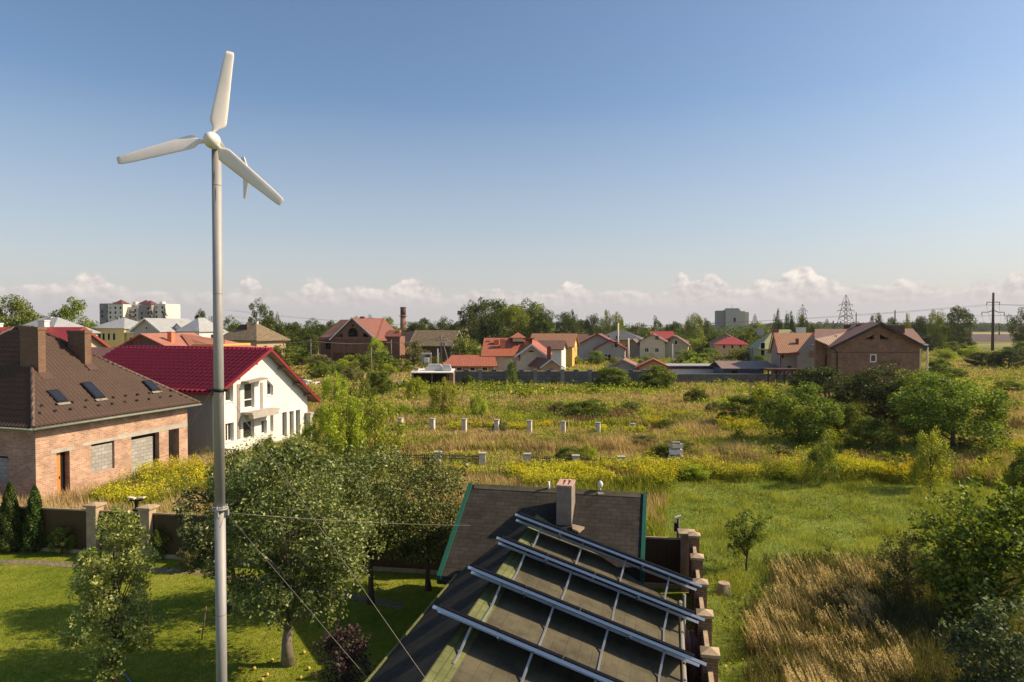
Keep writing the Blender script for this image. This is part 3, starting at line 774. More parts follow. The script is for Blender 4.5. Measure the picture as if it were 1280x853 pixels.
    # things between the outbuilding and the fence
brick_fence()
def back_fence():
    t = empty('metal_fence', (FA.x, FA.y, 0), 0, 'brown ribbed metal fence with stone-capped pillars behind the lawn and the outbuilding', 'fence')
    o = Vector((FA.x, FA.y, 0)); d = (FB - FA).normalized(); L = (FB-FA).length; nrm = Vector((-d.y, d.x, 0))
    S = lambda px: ((gx(px, 26.5) - FA.x) / d.x)
    pil = [.3]
    xs = []
    for px in (-260, 115.5, 182):
        # intersect column with the fence line
        k = (px-640)/F; u = (k*FA.y - FA.x)/(d.x - k*d.y); xs.append(u)
    sp = xs[2]-xs[1]
    xs = [xs[1] - 3*3.1, xs[1]-2*3.1, xs[1]-3.1] + xs[1:]
    xs = [xs[3]-6.6, xs[3], xs[4], xs[4]+4.1, xs[4]+8.2, xs[4]+12.3, xs[4]+16.4, L-.2]
    for u in xs:
        c = d*u
        mb = MB(); mb.ext([c - d*.21 - nrm*.21, c + d*.21 - nrm*.21, c + d*.21 + nrm*.21, c - d*.21 + nrm*.21], (0, 0, 1.92)); p = mb.build('pillar', M['stone_wall'] if False else M['cap_stone'], t)
        mb = MB(); e = .29; q = [c + d*a*e + nrm*b*e + UP*1.922 for a, b in ((-1, -1), (1, -1), (1, 1), (-1, 1))]
        mb.ext(q, (0, 0, .07)); q = [x + UP*.07 for x in q]
        for k in range(4): mb.poly([q[k], q[(k+1) % 4], c + UP*2.07])
        mb.build('pillar_cap', M['cap_stone'], p)
    xs2 = [0] + xs
    for a, b in zip(xs2[:-1], xs2[1:]):
        mb = MB(); p0 = d*(a+.21); p1 = d*(b-.21)
        mb.ext([p0 + UP*.16, p1 + UP*.16, p1 + UP*1.68, p0 + UP*1.68], nrm*.03)
        mb.build('panel', M['fence_metal'], t)
        mb = MB(); mb.ext([p0 + UP*0 - nrm*.05, p1 - nrm*.05, p1 + UP*.15 - nrm*.05, p0 + UP*.15 - nrm*.05], nrm*.14); mb.bar(p0 + UP*1.72 + nrm*.015, p1 + UP*1.72 + nrm*.015, .06, .05)
        mb.build('base_strip', M['cap_stone'], t)
back_fence()
def post_lamp(px, Y, top, label):
    h = hz(top, Y); t = empty('garden_lamp', (gx(px, Y), Y, 0), 0, label, 'garden lamp', 'post lamps on the back fence')
    mb = MB(); mb.box(-.05, .05, -.05, .05, 0, h-.18); mb.box(-.12, .0, -.08, .04, h-.75, h-.45); mb.build('post', M['black'], t)
    mb = MB(); mb.box(-.26, .26, -.09, .09, h-.16, h-.10); mb.build('arm', M['black'], t)
    for s in (-1, 1):
        mb = MB(); mb.ext([(s*.06, -.1, h-.1), (s*.32, -.1, h-.06), (s*.32, .1, h-.06), (s*.06, .1, h-.1)], (0, 0, .06)); mb.build('lamp_head', M['wall_cream'], t)
post_lamp(168, 27.6, 621, 'black post with two pale lamp heads above the left fence, between its two pillars')
def post_lamp2():
    Y = 23.9; px = 849; h = hz(645, Y); t = empty('garden_lamp', (gx(px, Y), Y, 0), 0, 'slim black post lamp with a pale head beside the end of the brick fence', 'garden lamp', 'post lamps on the back fence')
    mb = MB(); mb.tube([(0, 0, 0), (0, 0, h-.1)], .045, 8); mb.box(-.14, -.02, -.05, .05, h-.55, h-.25); mb.build('post', M['black'], t)
    mb = MB(); mb.ext([(-.12, -.08, h-.12), (.10, -.08, h-.04), (.10, .08, h-.04), (-.12, .08, h-.12)], (0, 0, .07)); mb.build('lamp_head', M['wall_cream'], t)
post_lamp2()
# junk between fence and outbuilding
def blob(name, c, r, mat, label, cat, seed=0):
    rng = np.random.default_rng(seed); mb = MB()
    n = 14; m_ = 8
    for i in range(m_+1):
        for k in range(n):
            th = math.pi*i/m_; ph = 2*math.pi*k/n; f = 1 + .25*math.sin(3*ph+seed)*math.sin(2*th) + rng.uniform(-.12, .12)
            mb.v.append(Vector((c[0] + r[0]*f*math.sin(th)*math.cos(ph), c[1] + r[1]*f*math.sin(th)*math.sin(ph), max(0, c[2] + r[2]*f*math.cos(th)))))
    for i in range(m_):
        for k in range(n): mb.f.append([i*n+k, (i+1)*n+k, (i+1)*n+(k+1) % n, i*n+(k+1) % n]); mb.sm.append(False)
    return tag(mb.build(name, mat), label, cat)
p = PQ(.60, 17.4, 0); blob('tarpaulin_bundle', (p.x, p.y, .75), (.22, .45, .62), M['pinkstuff'], 'crumpled pinkish tarpaulin bundle between the outbuilding and the brick fence', 'tarpaulin', 2)
p = PQ(.60, 15.2, 0); blob('rag_heap', (p.x, p.y, .5), (.2, .8, .5), M['wood_dark'], 'dark heap of rags in the gap beside the brick fence', 'heap', 5)
# stump in the meadow
def stump():
    g = G(905, 742); t = empty('tree_stump', g, 0, 'cut tree stump standing in the meadow right of the brick fence', 'stump')
    mb = MB(); mb.tube([(0, 0, 0), (0, 0, .08), (0, 0, .34)], [.30, .23, .20], 14); mb.build('bark_side', M['bark_pale'], t)
    mb = MB(); mb.tube([(0, 0, .341), (0, 0, .36)], .19, 14); mb.build('cut_top', M['cap_stone'], t)
stump()
def hose():
    mb = MB(); pts = [G(143, 846, .02), G(149, 840, .05), G(156, 843, .03), G(163, 852, .02), G(166, 870, .02)]
    mb.tube(pts, .022, 8); tag(mb.build('garden_hose', M['hose']), 'blue garden hose curling on the lawn at the foot of the pear tree', 'hose')
hose()

# ================================================================ unfinished brick house (left)
U = Vector((.292, .956, 0)).normalized(); W = Vector((U.y, -U.x, 0))      # U away from the camera, W to the right
def frame_house(o): return Matrix(((W.x, U.x, 0, o.x), (W.y, U.y, 0, o.y), (0, 0, 1, 0), (0, 0, 0, 1)))
YAWH = math.atan2(W.y, W.x)
def window(par, x, y, z, w, h, nx, ny, mull=(), sill=None, glass='glass', frame='frame_white', fw=.06, inset=0.0):
    """window in a vertical wall; (x,y,z) lower-left corner seen from outside, wall direction = outward normal turned left"""
    n = Vector((nx, ny, 0)); a = Vector((-n.y, n.x, 0))
    if a.length < .5: a = Vector((1, 0, 0))
    o = Vector((x, y, z)) + n*(-inset)
    mb = MB()
    def bar(u0, u1, z0, z1, d0=-.03, d1=.03): mb.ext([o+a*u0+UP*z0+n*d0, o+a*u1+UP*z0+n*d0, o+a*u1+UP*z1+n*d0, o+a*u0+UP*z1+n*d0], n*(d1-d0))
    bar(0, fw, 0, h); bar(w-fw, w, 0, h); bar(fw, w-fw, 0, fw); bar(fw, w-fw, h-fw, h)
    for m_ in mull:
        if m_[0] == 'v': bar(w*m_[1]-fw/2, w*m_[1]+fw/2, fw, h-fw)
        else: bar(fw, w-fw, h*m_[1]-fw/2, h*m_[1]+fw/2)
    f = mb.build('window', M[frame], par)
    mb = MB(); mb.ext([o+a*fw+UP*fw-n*.012, o+a*(w-fw)+UP*fw-n*.012, o+a*(w-fw)+UP*(h-fw)-n*.012, o+a*fw+UP*(h-fw)-n*.012], n*.012); mb.build('pane', M[glass], f)
    return f
def brick_house():
    O = Vector((-23.2, 33.1, 0))
    t = empty('brick_house', O, YAWH, 'unfinished pinkish brick house with brown roof and two big chimneys at the left edge', 'house')
    D = 9.9; WD = 14.0; he = 4.1
    inv = (Matrix.Translation(O) @ Matrix.Rotation(YAWH, 4, 'Z')).inverted()
    def loc(px, py, p0, n): return inv @ onplane(px, py, p0, n)
    def wp(px, py, d=0):   # right wall: local (y, z)
        q = loc(px, py, O, W); return q.y, q.z
    # right wall: local plane x=0, u=y
    def rect(px0, py0, px1, py1, zb=None):
        y0, z1 = wp(px0, py0); y1, _ = wp(px1, py0); _, z0 = wp(px0, py1)
        z0 = z0 if zb is None else zb
        return (y0, y1, z0, z1)
    door = rect(70.5, 566.5, 87, 626); win = rect(114, 556, 143, 592); blk = rect(164, 546.5, 199, 600); gap = rect(211, 533.8, 222, 570)
    door = (door[0], door[1], .25, door[3]); win = (win[0], win[1], 1.15, win[3]); blk = (blk[0], blk[1], .15, blk[3]); gap = (blk[1]+.72, 9.2, 0, blk[3])
    R4 = lambda r: [(r[0], r[2]), (r[1], r[2]), (r[1], r[3]), (r[0], r[3])]
    th = .42
    outer = [(0, 0), (gap[0], 0), (gap[0], gap[3]), (gap[1], gap[3]), (gap[1], 0), (D, 0), (D, he-.06), (0, he-.06)]
    mb = MB(); mb.holed(outer, [R4(door), R4(win), R4(blk)], (0, 0, 0), (0, 1, 0), (0, 0, 1), th)
    mb.build('wall', M['brick_pink'], t)
    # front wall (faces the camera), local plane y=0
    fw = (-WD+.0, 0)
    q = loc(10.5, 571, O, U); fx1 = q.x; fz1 = q.z
    hole = [(fx1-1.6, 1.2), (fx1, 1.2), (fx1, fz1), (fx1-1.6, fz1)]
    mb = MB(); mb.holed([(-WD, 0), (-.424, 0), (-.424, he-.06), (-WD, he-.06)], [hole], (0, 0, 0), (1, 0, 0), (0, 0, 1), th)
    mb.box(-.422, -.0, .0, .001, 0, .001)
    mb.build('wall', M['brick_pink'], t)
    mb = MB(); mb.box(-.423, -.003, -.003, .0, 0, he-.06); mb.build('wall', M['brick_pink'], t)
    mb = MB(); mb.box(-WD, -3.6, D-.4, D, 0, he-.06); mb.box(-3.598, -.424, D-.4, D, gap[3], he-.06); mb.box(-WD, -WD+.4, .43, D-.41, 0, he-.06); mb.build('wall', M['brick_pink'], t)
    mb = MB(); mb.box(-6.4, -6.1, .43, D-.41, 0, he-.1); mb.box(-6.0, -.43, 5.2, 5.4, 0, he-.1); mb.box(-4.0, -.43, gap[0]-.55, gap[0]-.4, 0, he-.1); mb.build('inner_wall', M['concrete_dk'], t)
    mb = MB(); mb.box(-WD+.5, -.45, .5, D-.5, he-.3, he-.12); mb.build('ceiling_slab', M['concrete_dk'], t)
    # block infill
    for bb in ((-.30, -.12, win[0]+.002, win[1]-.002, win[2], win[3]-.14), (-.30, -.12, blk[0]+.002, blk[1]-.38, blk[2], blk[3]-.22), (fx1-1.6, fx1-.002, .12, .3, 1.2, fz1-.12)):
        mb = MB(); mb.box(*bb); mb.build('block_infill', M['block'], t)
    mb = MB(); mb.box(-.34, -.31, blk[0], blk[1], blk[2], blk[3]); mb.box(-.34, -.31, win[0], win[1], win[2], win[3]); mb.build('shade_sheet', M['dark'], t)  # black sheets stand in for the shade behind the infill
    # door: timber frame leaf standing open
    mb = MB(); mb.box(-.30, -.22, door[0]+.03, door[0]+.38, door[2], door[3]-.03); dr = mb.build('door', M['wood_orange'], t)
    mb = MB(); mb.box(-.20, -.18, door[0]+.30, door[0]+.33, 1.2, 1.35); mb.build('handle', M['black'], dr)
    mb = MB(); mb.box(-.36, -.33, door[0], door[1], door[2], door[3]); mb.build('shade_sheet', M['dark'], t)  # shade of the room behind the doorway, put in as a black sheet
    # lintel bands, 4 mm proud
    mb = MB(); zl = blk[3]
    mb.box(-.1, .006, blk[0]-.9, D+.003, zl+.001, zl+.26); mb.box(-.1, .006, win[0]-.5, blk[0]-.903, win[3]+.001, win[3]+.17); mb.box(-.1, .006, door[0]-.3, door[1]+.3, door[3]+.001, door[3]+.18)
    mb.build('lintel', M['concrete'], t)
    mb = MB(); mb.box(-WD, .10, -.10, 9.99, 0, .22)
    mb = MB(); mb.box(.001, .10, -.10, gap[0]-.02, 0, .24); mb.box(-WD, .10, -.12, -.101, 0, .24); mb.build('plinth', M['concrete'], t)
    # roof
    ov = .5; E = Vector((ov, -ov, he)); Fp = Vector((ov, D+ov, he)); ta = .783
    ya = E.y + 4.76; apx = E.x - 6.1; za = he + 6.1*ta
    A = Vector((apx, ya, za)); B = Vector((apx-1.2, ya, za))
    E2 = Vector((-WD-ov, -ov, he)); F2 = Vector((-WD-ov, D+ov, he))
    th = Vector((0, 0, -.14))
    mb = MB()
    for q in ([E, Fp, A], [E2, E, A, B], [F2, E2, B], [Fp, F2, B, A]): mb.ext(q, th)
    rf = mb.build('roof', M['tile_brown'], t)
    tile_sheet([[E, Fp, A], [E2, E, A, B]], .23, .35, M['sheet_brown'], rf, amp=.03, step=.045)
    mb = MB()
    for a, b in ((E, A), (Fp, A), (E2, B), (F2, B), (A, B)): mb.tube([a+UP*.03, b+UP*.03], .10, 8)
    mb.build('ridge_cap', M['tile_brown'], t)
    mb = MB()
    for a, b in ((E + Vector((.06, -.06, -.08)), Fp + Vector((.06, .06, -.08))), (E2 + Vector((-.06, -.06, -.08)), E + Vector((.06, -.06, -.08)))): mb.tube([a, b], .065, 8)
    mb.build('gutter', M['guttergreen'], t)
    mb = MB()   # eaves soffit boards
    mb.box(.004, ov-.02, -ov+.02, D+ov-.02, he-.17, he-.145); mb.box(-WD-ov+.02, .0, -ov+.02, -.004, he-.17, he-.145)
    mb.build('soffit', M['wood_dark'], t)
    # chimneys
    def sz(x): return he + (ov - x)*ta
    def chim(b, c, top, Yd):
        x1 = ov - b; y0 = -ov + c; x0 = x1 - 1.28; y1 = y0 + .42
        zt = hz(top, Yd)
        mb = MB(); mb.box(x0, x1, y0, y1, sz(x1)-.6, zt-.16); ch = mb.build('chimney', M['brick_chim'], t)
        mb = MB(); mb.box(x0-.04, x1+.04, y0-.04, y1+.04, zt-.158, zt); mb.build('chimney_rim', M['brick_chim'], ch)
        mb = MB(); mb.ext([(x1+.03, y0-.06, sz(x1+.03)+.07), (x1+.42, y0-.06, sz(x1+.42)+.07), (x1+.42, y1+.10, sz(x1+.42)+.07), (x1+.03, y1+.1, sz(x1+.03)+.07)], (0, 0, .03)); mb.build('flashing', M['tile_brown'], ch)
    chim(2.98, 2.67, 409, 34.8); chim(3.34, 5.74, 413.5, 38.4)
    # skylights on the right slope
    nl = Vector((ta, 0, 1)).normalized(); sd = Vector((1, 0, -ta)).normalized(); Y_ = Vector((0, 1, 0))
    rot = Matrix.Rotation(YAWH, 3, 'Z'); p0 = O + rot @ E; nw = rot @ nl
    for px, py, ln in ((71, 497.3, .85), (115.5, 489.8, 1.25), (188.3, 483.8, .85)):
        c = inv @ onplane(px, py, p0, nw)
        def slab(w, l, z0, z1): 
            a = c - Y_*w/2 - sd*l/2 + nl*(z0+.04)
            return [a, a+Y_*w, a+Y_*w+sd*l, a+sd*l], nl*(z1-z0)
        mb = MB(); mb.ext(*slab(.62, ln+.1, .0, .10)); f = mb.build('skylight', M['black'], t)
        mb = MB(); mb.ext(*slab(.46, ln-.10, .102, .112)); mb.build('pane', M['skyglass'], f)
        mb = MB(); a = c + sd*(ln/2+.06) + nl*.07 - Y_*.36; mb.ext([a, a+Y_*.72, a+Y_*.72+sd*.16, a+sd*.16], nl*.02); mb.build('flashing', M['flash'], f)
    # snow guards in two staggered rows
    k = 0
    me = None
    for i in range(24):
        yy = .35 + i*.42; off = 1.0 if i % 2 else .62
        c = Vector((ov - off, yy, sz(ov-off)+.085))
        if me is None:
            mb = MB(); mb.box(-.05, .05, -.07, .07, 0, .02); mb.box(-.06, -.03, -.07, .07, .0, .09); sg = mb.build('snow_guard', M['black'], t); me = sg
        else: sg = me.copy(); COL.objects.link(sg)
        sg.location = c
    me = me
M['sheet_brown'] = plain('brown_tile_sheet', (.072, .044, .033), .6, 0, .12, 1.2, spec=.2); M['sheet_maroon'] = plain('maroon_tile_sheet', (.20, .012, .028), .4, 0, .06, 1.2, spec=.4)
M['guttergreen'] = plain('gutter_paint', (.20, .24, .19), .5, 0, .2, 3)
M['skyglass'] = glassmat('skylight_glass', (.02, .022, .03), .12)
M['flash'] = plain('lead_flashing', (.30, .26, .22), .6, .2, .2, 4)
brick_house()

# ================================================================ white house with maroon roof
def white_house():
    u = Vector((.303, .953, 0)).normalized(); w = Vector((u.y, -u.x, 0)); yaw = math.atan2(w.y, w.x)
    O = Vector((-19.3, 44.5, 0))
    t = empty('white_house', O, yaw, 'white rendered house with a steep maroon tile roof, its gable lit by the sun', 'house')
    inv = (Matrix.Translation(O) @ Matrix.Rotation(yaw, 4, 'Z')).inverted()
    D = 10.05; yr = 4.75; zr = 7.35; z0 = 4.95; z1 = 3.55; Lh = 12.8; th = .35
    s0 = (zr-z0)/yr; s1 = (zr-z1)/(D-yr)
    def q(px, py): 
        v = inv @ onplane(px, py, O, w); return (v.y, v.z)
    def rect(a, b, c, d):
        A = q(a, b); Bq = q(c, b); C = q(a, d); return (A[0], Bq[0], C[1], A[1])
    roofz = lambda y: (z0 + y*s0 if y < yr else zr - (y-yr)*s1)
    P4 = lambda r: [(r[0], r[2]), (r[1], r[2]), (r[1], r[3]), (r[0], r[3])]
    W1 = rect(281.7, 483, 291.6, 503); W2 = rect(305.2, 479.7, 318, 511.4); W3 = rect(333.8, 474, 341.6, 495)
    L1 = rect(281.7, 530, 292.2, 553.5); L2 = rect(304, 527.8, 317.8, 550); L3 = rect(326.7, 526.5, 333.6, 543.5); L4 = rect(337.6, 519.2, 341.7, 540.5)
    T1 = rect(352.8, 516, 358.5, 547); T2 = rect(361.5, 514.6, 367.2, 546); T3 = rect(369.8, 513, 375.2, 545)
    S1 = rect(295.9, 480.5, 299.8, 553); S2 = rect(325.2, 478.5, 328.2, 513.5)
    base = min(T1[2], T2[2], T3[2])
    outer = [(0, 0), (D, 0), (D, z1-.05), (yr, zr-.08), (0, z0-.05)]
    def slant(r, dz): return [(r[0], r[2]), (r[1], r[2]), (r[1], r[3]-dz), (r[0], r[3])]
    W1p = [(W1[0], W1[2]), (W1[1], W1[2]), (W1[1], W1[3]+.25), (W1[0], W1[3]-.3)]
    W3p = [(W3[0], W3[2]), (W3[1], W3[2]), (W3[1], W3[3]-.55), (W3[0], W3[3])]
    tri = q(314, 457)
    tp = [(tri[0]-.28, tri[1]-.12), (tri[0]+.28, tri[1]-.12), (tri[0], tri[1]+.28)]
    holes = [W1p, P4(W2), W3p, P4(L1), P4(L2), P4(L3), P4(L4), P4(T1), P4(T2), P4(T3), tp]
    mb = MB(); mb.holed(outer, holes, (0, 0, 0), (0, 1, 0), (0, 0, 1), th)
    mb.build('wall', M['wall_white'], t)
    mb = MB(); mb.box(-Lh, -th-.002, -.0, .3, 0, z0-.05); mb.build('wall', M['wall_grey_and_shade'], t)  # white side wall, its shade put into the colour as grey
    mb = MB(); mb.box(-Lh, -th-.002, D-.3, D, 0, z1-.05); mb.ext([(-Lh-.0, .302, 0), (-Lh, D-.302, 0), (-Lh, D-.302, z1), (-Lh, yr, zr-.1), (-Lh, .302, z0)], (.3, 0, 0)); mb.build('wall', M['wall_grey_and_shade'], t)  # far side and rear in the same shaded grey copy
    mb = MB(); mb.box(-3.2, -3.1, .4, D-.4, 0, z1); mb.box(-3.0, -th-.01, .35, D-.35, 2.65, 2.8); mb.build('inner_wall', M['concrete_dk'], t)
    # windows inside the deep reveals
    def win(r, mull=(), name='window'):
        mb = MB(); fw = .07; x0, x1 = -.27, -.20
        a, b, c, d = r[0]+.002, r[1]-.002, r[2]+.002, r[3]-.002
        mb.box(x0, x1, a, a+fw, c, d); mb.box(x0, x1, b-fw, b, c, d); mb.box(x0, x1, a+fw, b-fw, c, c+fw); mb.box(x0, x1, a+fw, b-fw, d-fw, d)
        for k, v in mull:
            if k == 'v': mb.box(x0, x1, a+(b-a)*v-fw/2, a+(b-a)*v+fw/2, c+fw, d-fw)
            else: mb.box(x0, x1, a+fw, b-fw, c+(d-c)*v-fw/2, c+(d-c)*v+fw/2)
        f = mb.build(name, M['frame_white'], t)
        mb = MB(); mb.box(-.24, -.23, a+fw, b-fw, c+fw, d-fw); mb.build('pane', M['glass'], f)
        mb = MB(); mb.box(-.19, .05, r[0], r[1], r[2]-.06, r[2]-.001); mb.build('sill', M['frame_white'], f)
    for r, m_ in ((W1, ()), (W3, ()), (L1, (('v', .55),)), (L2, ()), (L3, ()), (L4, ()), (T1, ()), (T2, (('v', .5),)), (T3, ())): win(r, m_)
    win(W2, (('h', .33),), 'balcony_door')
    mb = MB(); mb.box(-.27, -.22, tp[0][0], tp[1][0], tp[0][1], tp[2][1]); mb.build('window', M['frame_grey'], t)
    # vertical grooves (recessed strips shown as brown render bands)
    mb = MB(); mb.box(.0, .035, S1[0], S1[1], S1[2]+.2, S1[3]); mb.box(.0, .035, S2[0], S2[1], S2[2], S2[3]); mb.build('pilaster', M['wall_mauve'], t)
    mb = MB(); a = W2[0]-.35; b = L3[1]+.35; mb.box(.0, .95, a, b-.1, W2[2]-.36, W2[2]-.2); mb.box(.55, .95, a+.1, b-.25, W2[2]-.62, W2[2]-.36); mb.build('balcony_slab', M['concrete'], t)
    mb = MB(); mb.ext([(0, W2[0]-.3, W2[3]+.08), (0, W2[1]+.65, W2[3]+.22), (.65, W2[1]+.65, W2[3]+.20), (.65, W2[0]-.3, W2[3]+.06)], (0, 0, .1)); mb.build('canopy', M['wall_mauve'], t)
    mb = MB(); mb.box(.0, .09, -.0, D, 0, .45); mb.build('plinth', M['concrete'], t)
    # roof
    og = .62
    e0 = -.55; e1 = D+.75
    y0z = z0 + e0*s0; y1z = zr - (e1-yr)*s1
    xa, xb = -Lh-.5, og
    mb = MB(); v = Vector((0, 0, -.16))
    mb.ext([(xa, e0, y0z), (xb, e0, y0z), (xb, yr, zr), (xa, yr, zr)], v); mb.ext([(xa, yr+.003, zr), (xb, yr+.003, zr), (xb, e1, y1z), (xa, e1, y1z)], v)
    rf = mb.build('roof', M['tile_maroon'], t)
    tile_sheet([[(xa, e0, y0z), (xb, e0, y0z), (xb, yr, zr), (xa, yr, zr)], [(xa, yr, zr), (xb, yr, zr), (xb, e1, y1z), (xa, e1, y1z)]], .40, .46, M['sheet_maroon'], rf, amp=.055, step=.085)
    mb = MB(); mb.tube([(xa, yr, zr+.04), (xb+.02, yr, zr+.02)], .09, 8); mb.build('ridge_cap', M['tile_maroon'], t)
    for a, b in (((xb+.015, e0, y0z+.03), (xb+.015, yr, zr+.04)), ((xb+.015, yr, zr+.04), (xb+.015, e1, y1z+.03))):
        mb = MB(); mb.ext([a, b, Vector(b)-UP*.24, Vector(a)-UP*.24], (.05, 0, 0)); mb.build('verge_trim', M['maroon_trim'], t)
    mb = MB(); mb.ext([(.02, yr, zr-.17), (xb-.02, yr, zr-.17), (xb-.02, e1-.05, y1z-.15), (.02, e1-.05, y1z-.15)], (0, 0, -.025)); mb.ext([(.02, yr, zr-.17), (xb-.02, yr, zr-.17), (xb-.02, e0+.05, y0z-.15), (.02, e0+.05, y0z-.15)], (0, 0, -.025)); mb.build('soffit', M['wood'], t)
    for yy in (1.6, 3.4, 6.4, 8.2, 9.6):
        z = roofz(yy) - .33; mb = MB(); mb.box(0, xb-.1, yy-.07, yy+.07, z-.09, z+.06); mb.build('rafter_end', M['wood'], t)
white_house()
# ================================================================ generic houses
def house(name, label, pos, yaw, L, Wd, hw, hr, wall='wall_beige', roof='tile_brown', kind='gable', ov=.5, wins=(), chims=(), cat='house', group=None,
          trim=None, par=None, gablemat=None, glass='dark', frame='frame_white', rz0=0.0, winset=True, doors=()):
    """ridge along local x (length L), depth Wd along y; origin at the centre of the floor"""
    if par is None: t = empty(name, (pos[0], pos[1], 0), yaw, label, cat, group); off = Matrix.Identity(4); wn, rn_ = 'wall', 'roof'
    else:
        t = par; off = Matrix.Translation((pos[0], pos[1], 0)) @ Matrix.Rotation(yaw, 4, 'Z'); wn, rn_ = 'wall', 'roof'
    def bt(mb, nm, mat, p=None, **k):
        mb.v = [off @ v for v in mb.v]; return mb.build(nm, mat, p or t, **k)
    x, y = L/2, Wd/2; sl = (hr-hw)/y
    mb = MB()
    if kind == 'gable': mb.ext([(-x, -y, 0), (-x, y, 0), (-x, y, hw), (-x, 0, hr), (-x, -y, hw)], (L, 0, 0))
    elif kind == 'shed': mb.ext([(-x, -y, 0), (-x, y, 0), (-x, y, hr), (-x, -y, hw)], (L, 0, 0))
    else: mb.box(-x, x, -y, y, 0, hw)
    wobj = bt(mb, wn, M[wall])
    th = Vector((0, 0, -.18)); up = .19
    zo = hw - ov*sl + up
    mb = MB()
    if kind == 'gable':
        mb.ext([(-x-ov, -y-ov, zo), (x+ov, -y-ov, zo), (x+ov, 0, hr+up), (-x-ov, 0, hr+up)], th)
        mb.ext([(-x-ov, y+ov, zo), (x+ov, y+ov, zo), (x+ov, .003, hr+up), (-x-ov, .003, hr+up)], th)
    elif kind == 'shed':
        sl = (hr-hw)/(2*y); mb.ext([(-x-ov, -y-ov, hw-ov*sl+up), (x+ov, -y-ov, hw-ov*sl+up), (x+ov, y+ov, hr+ov*sl+up), (-x-ov, y+ov, hr+ov*sl+up)], th)
    elif kind == 'flat': mb.box(-x-ov, x+ov, -y-ov, y+ov, hw+.01, hr)
    elif kind == 'hip':
        r = max(.0, x - y); a = (-r, 0, hr+up); b = (r, 0, hr+up); X, Y = x+ov, y+ov
        if r < .3: a = (-.15, 0, hr+up); b = (.15, 0, hr+up)
        for q in ([(-X, -Y, zo), (X, -Y, zo), b, a], [(X, Y, zo), (-X, Y, zo), a, b], [(X, -Y, zo), (X, Y, zo), b], [(-X, Y, zo), (-X, -Y, zo), a]): mb.ext(q, th)
    ro = bt(mb, rn_, M[roof])
    if trim and kind == 'gable':
        for sx in (-1, 1):
            mb = MB(); X = sx*(x+ov+.02)
            for sy in (-1, 1): mb.ext([(X, sy*(y+ov), zo+.06), (X, 0, hr+up+.06), (X, 0, hr+up-.26), (X, sy*(y+ov), zo-.26)], (.06*sx, 0, 0))
            bt(mb, 'verge_trim', M[trim])
    if gablemat and kind == 'gable':
        mb = MB()
        for sx in (-1, 1): mb.ext([(sx*(x+.004), -y*.97, hw+.05), (sx*(x+.004), y*.97, hw+.05), (sx*(x+.004), 0, hr-.05)], (.03*sx, 0, 0))
        bt(mb, 'gable_cladding', M[gablemat])
    S = {'f': (0, -1), 'b': (0, 1), 'r': (1, 0), 'l': (-1, 0)}
    for wn_ in wins:
        side, u, z, w, h = wn_[:5]; nx, ny = S[side]; a = Vector((-ny, nx, 0)); n = Vector((nx, ny, 0))
        dep = y if side in 'fb' else x
        o = n*(dep+.012) + a*(u - w/2); f = .07 if w < 2 else .1
        mb = MB()
        def bar(u0, u1, z0, z1, d0=0, d1=.06): mb.ext([o+a*u0+UP*(z+z0)+n*d0, o+a*u1+UP*(z+z0)+n*d0, o+a*u1+UP*(z+z1)+n*d0, o+a*u0+UP*(z+z1)+n*d0], n*(d1-d0))
        bar(0, f, 0, h); bar(w-f, w, 0, h); bar(f, w-f, 0, f); bar(f, w-f, h-f, h)
        if w > .9 and len(wn_) < 6: bar(w/2-f/2, w/2+f/2, f, h-f)
        fo = bt(mb, 'window', M[frame if len(wn_) < 6 else wn_[5]])
        mb = MB()
        def bar2(): mb.ext([o+a*f+UP*(z+f)+n*.0, o+a*(w-f)+UP*(z+f)+n*.0, o+a*(w-f)+UP*(z+h-f)+n*.0, o+a*f+UP*(z+h-f)+n*.0], n*.02)
        bar2(); bt(mb, 'pane', M[glass], fo)
    for (cx, cy, w, d, ht, mt) in chims:
        base = hw if kind in ('flat',) else max(hw, hr - abs(cy)*sl) - .5
        mb = MB(); mb.box(cx-w/2, cx+w/2, cy-d/2, cy+d/2, base, ht-.15); c = bt(mb, 'chimney', M[mt], ro)
        mb = MB(); mb.box(cx-w/2-.06, cx+w/2+.06, cy-d/2-.06, cy+d/2+.06, ht-.148, ht); bt(mb, 'chimney_rim', M[mt], t)
    return t
def Z(py, Y): return hz(py, Y)
Y17 = R(-17.5)

# --- left side, behind the brick house
house('red_roofed_house', 'house with bright red metal roof and white chimneys behind the brown roof at left', (gx(38, 78), 78), Y17, 15, 10, 5.2, Z(411, 78), 'wall_beige', 'tile_bright', 'gable',
      wins=[('r', -2, 3.0, 1.1, 1.3), ('r', 2, 3.0, 1.1, 1.3), ('f', 3, 3, 1.1, 1.2)], chims=[(-5.4, .2, .9, .6, Z(404, 78), 'wall_pale'), (1.8, .2, 1.0, .6, Z(400.5, 78), 'wall_pale')], trim='red_trim')
house('garage_annex', 'small brown-roofed annex with an orange verge between the brown roof and the maroon roof', (gx(112, 57), 57), R(-17.5), 7.0, 6.0, Z(458, 57), Z(437, 57), 'wood_dark', 'tile_umber', 'gable', trim='red_trim', cat='annex', ov=.4)
house('grey_roofed_house', 'house with pale grey hipped roof above the red metal roof at far left', (gx(44, 140), 145), R(-20), 14, 10, 7.6, Z(397.5, 140), 'wall_pale', 'roof_grey', 'hip',
      wins=[('f', 0, 5, 1.2, 1.3), ('r', 0, 5, 1.2, 1.3)], chims=[(0, 0, .7, .7, Z(396, 140), 'wall_pale')])
def dormer(px, Y, pt, pb, w, label):
    pass
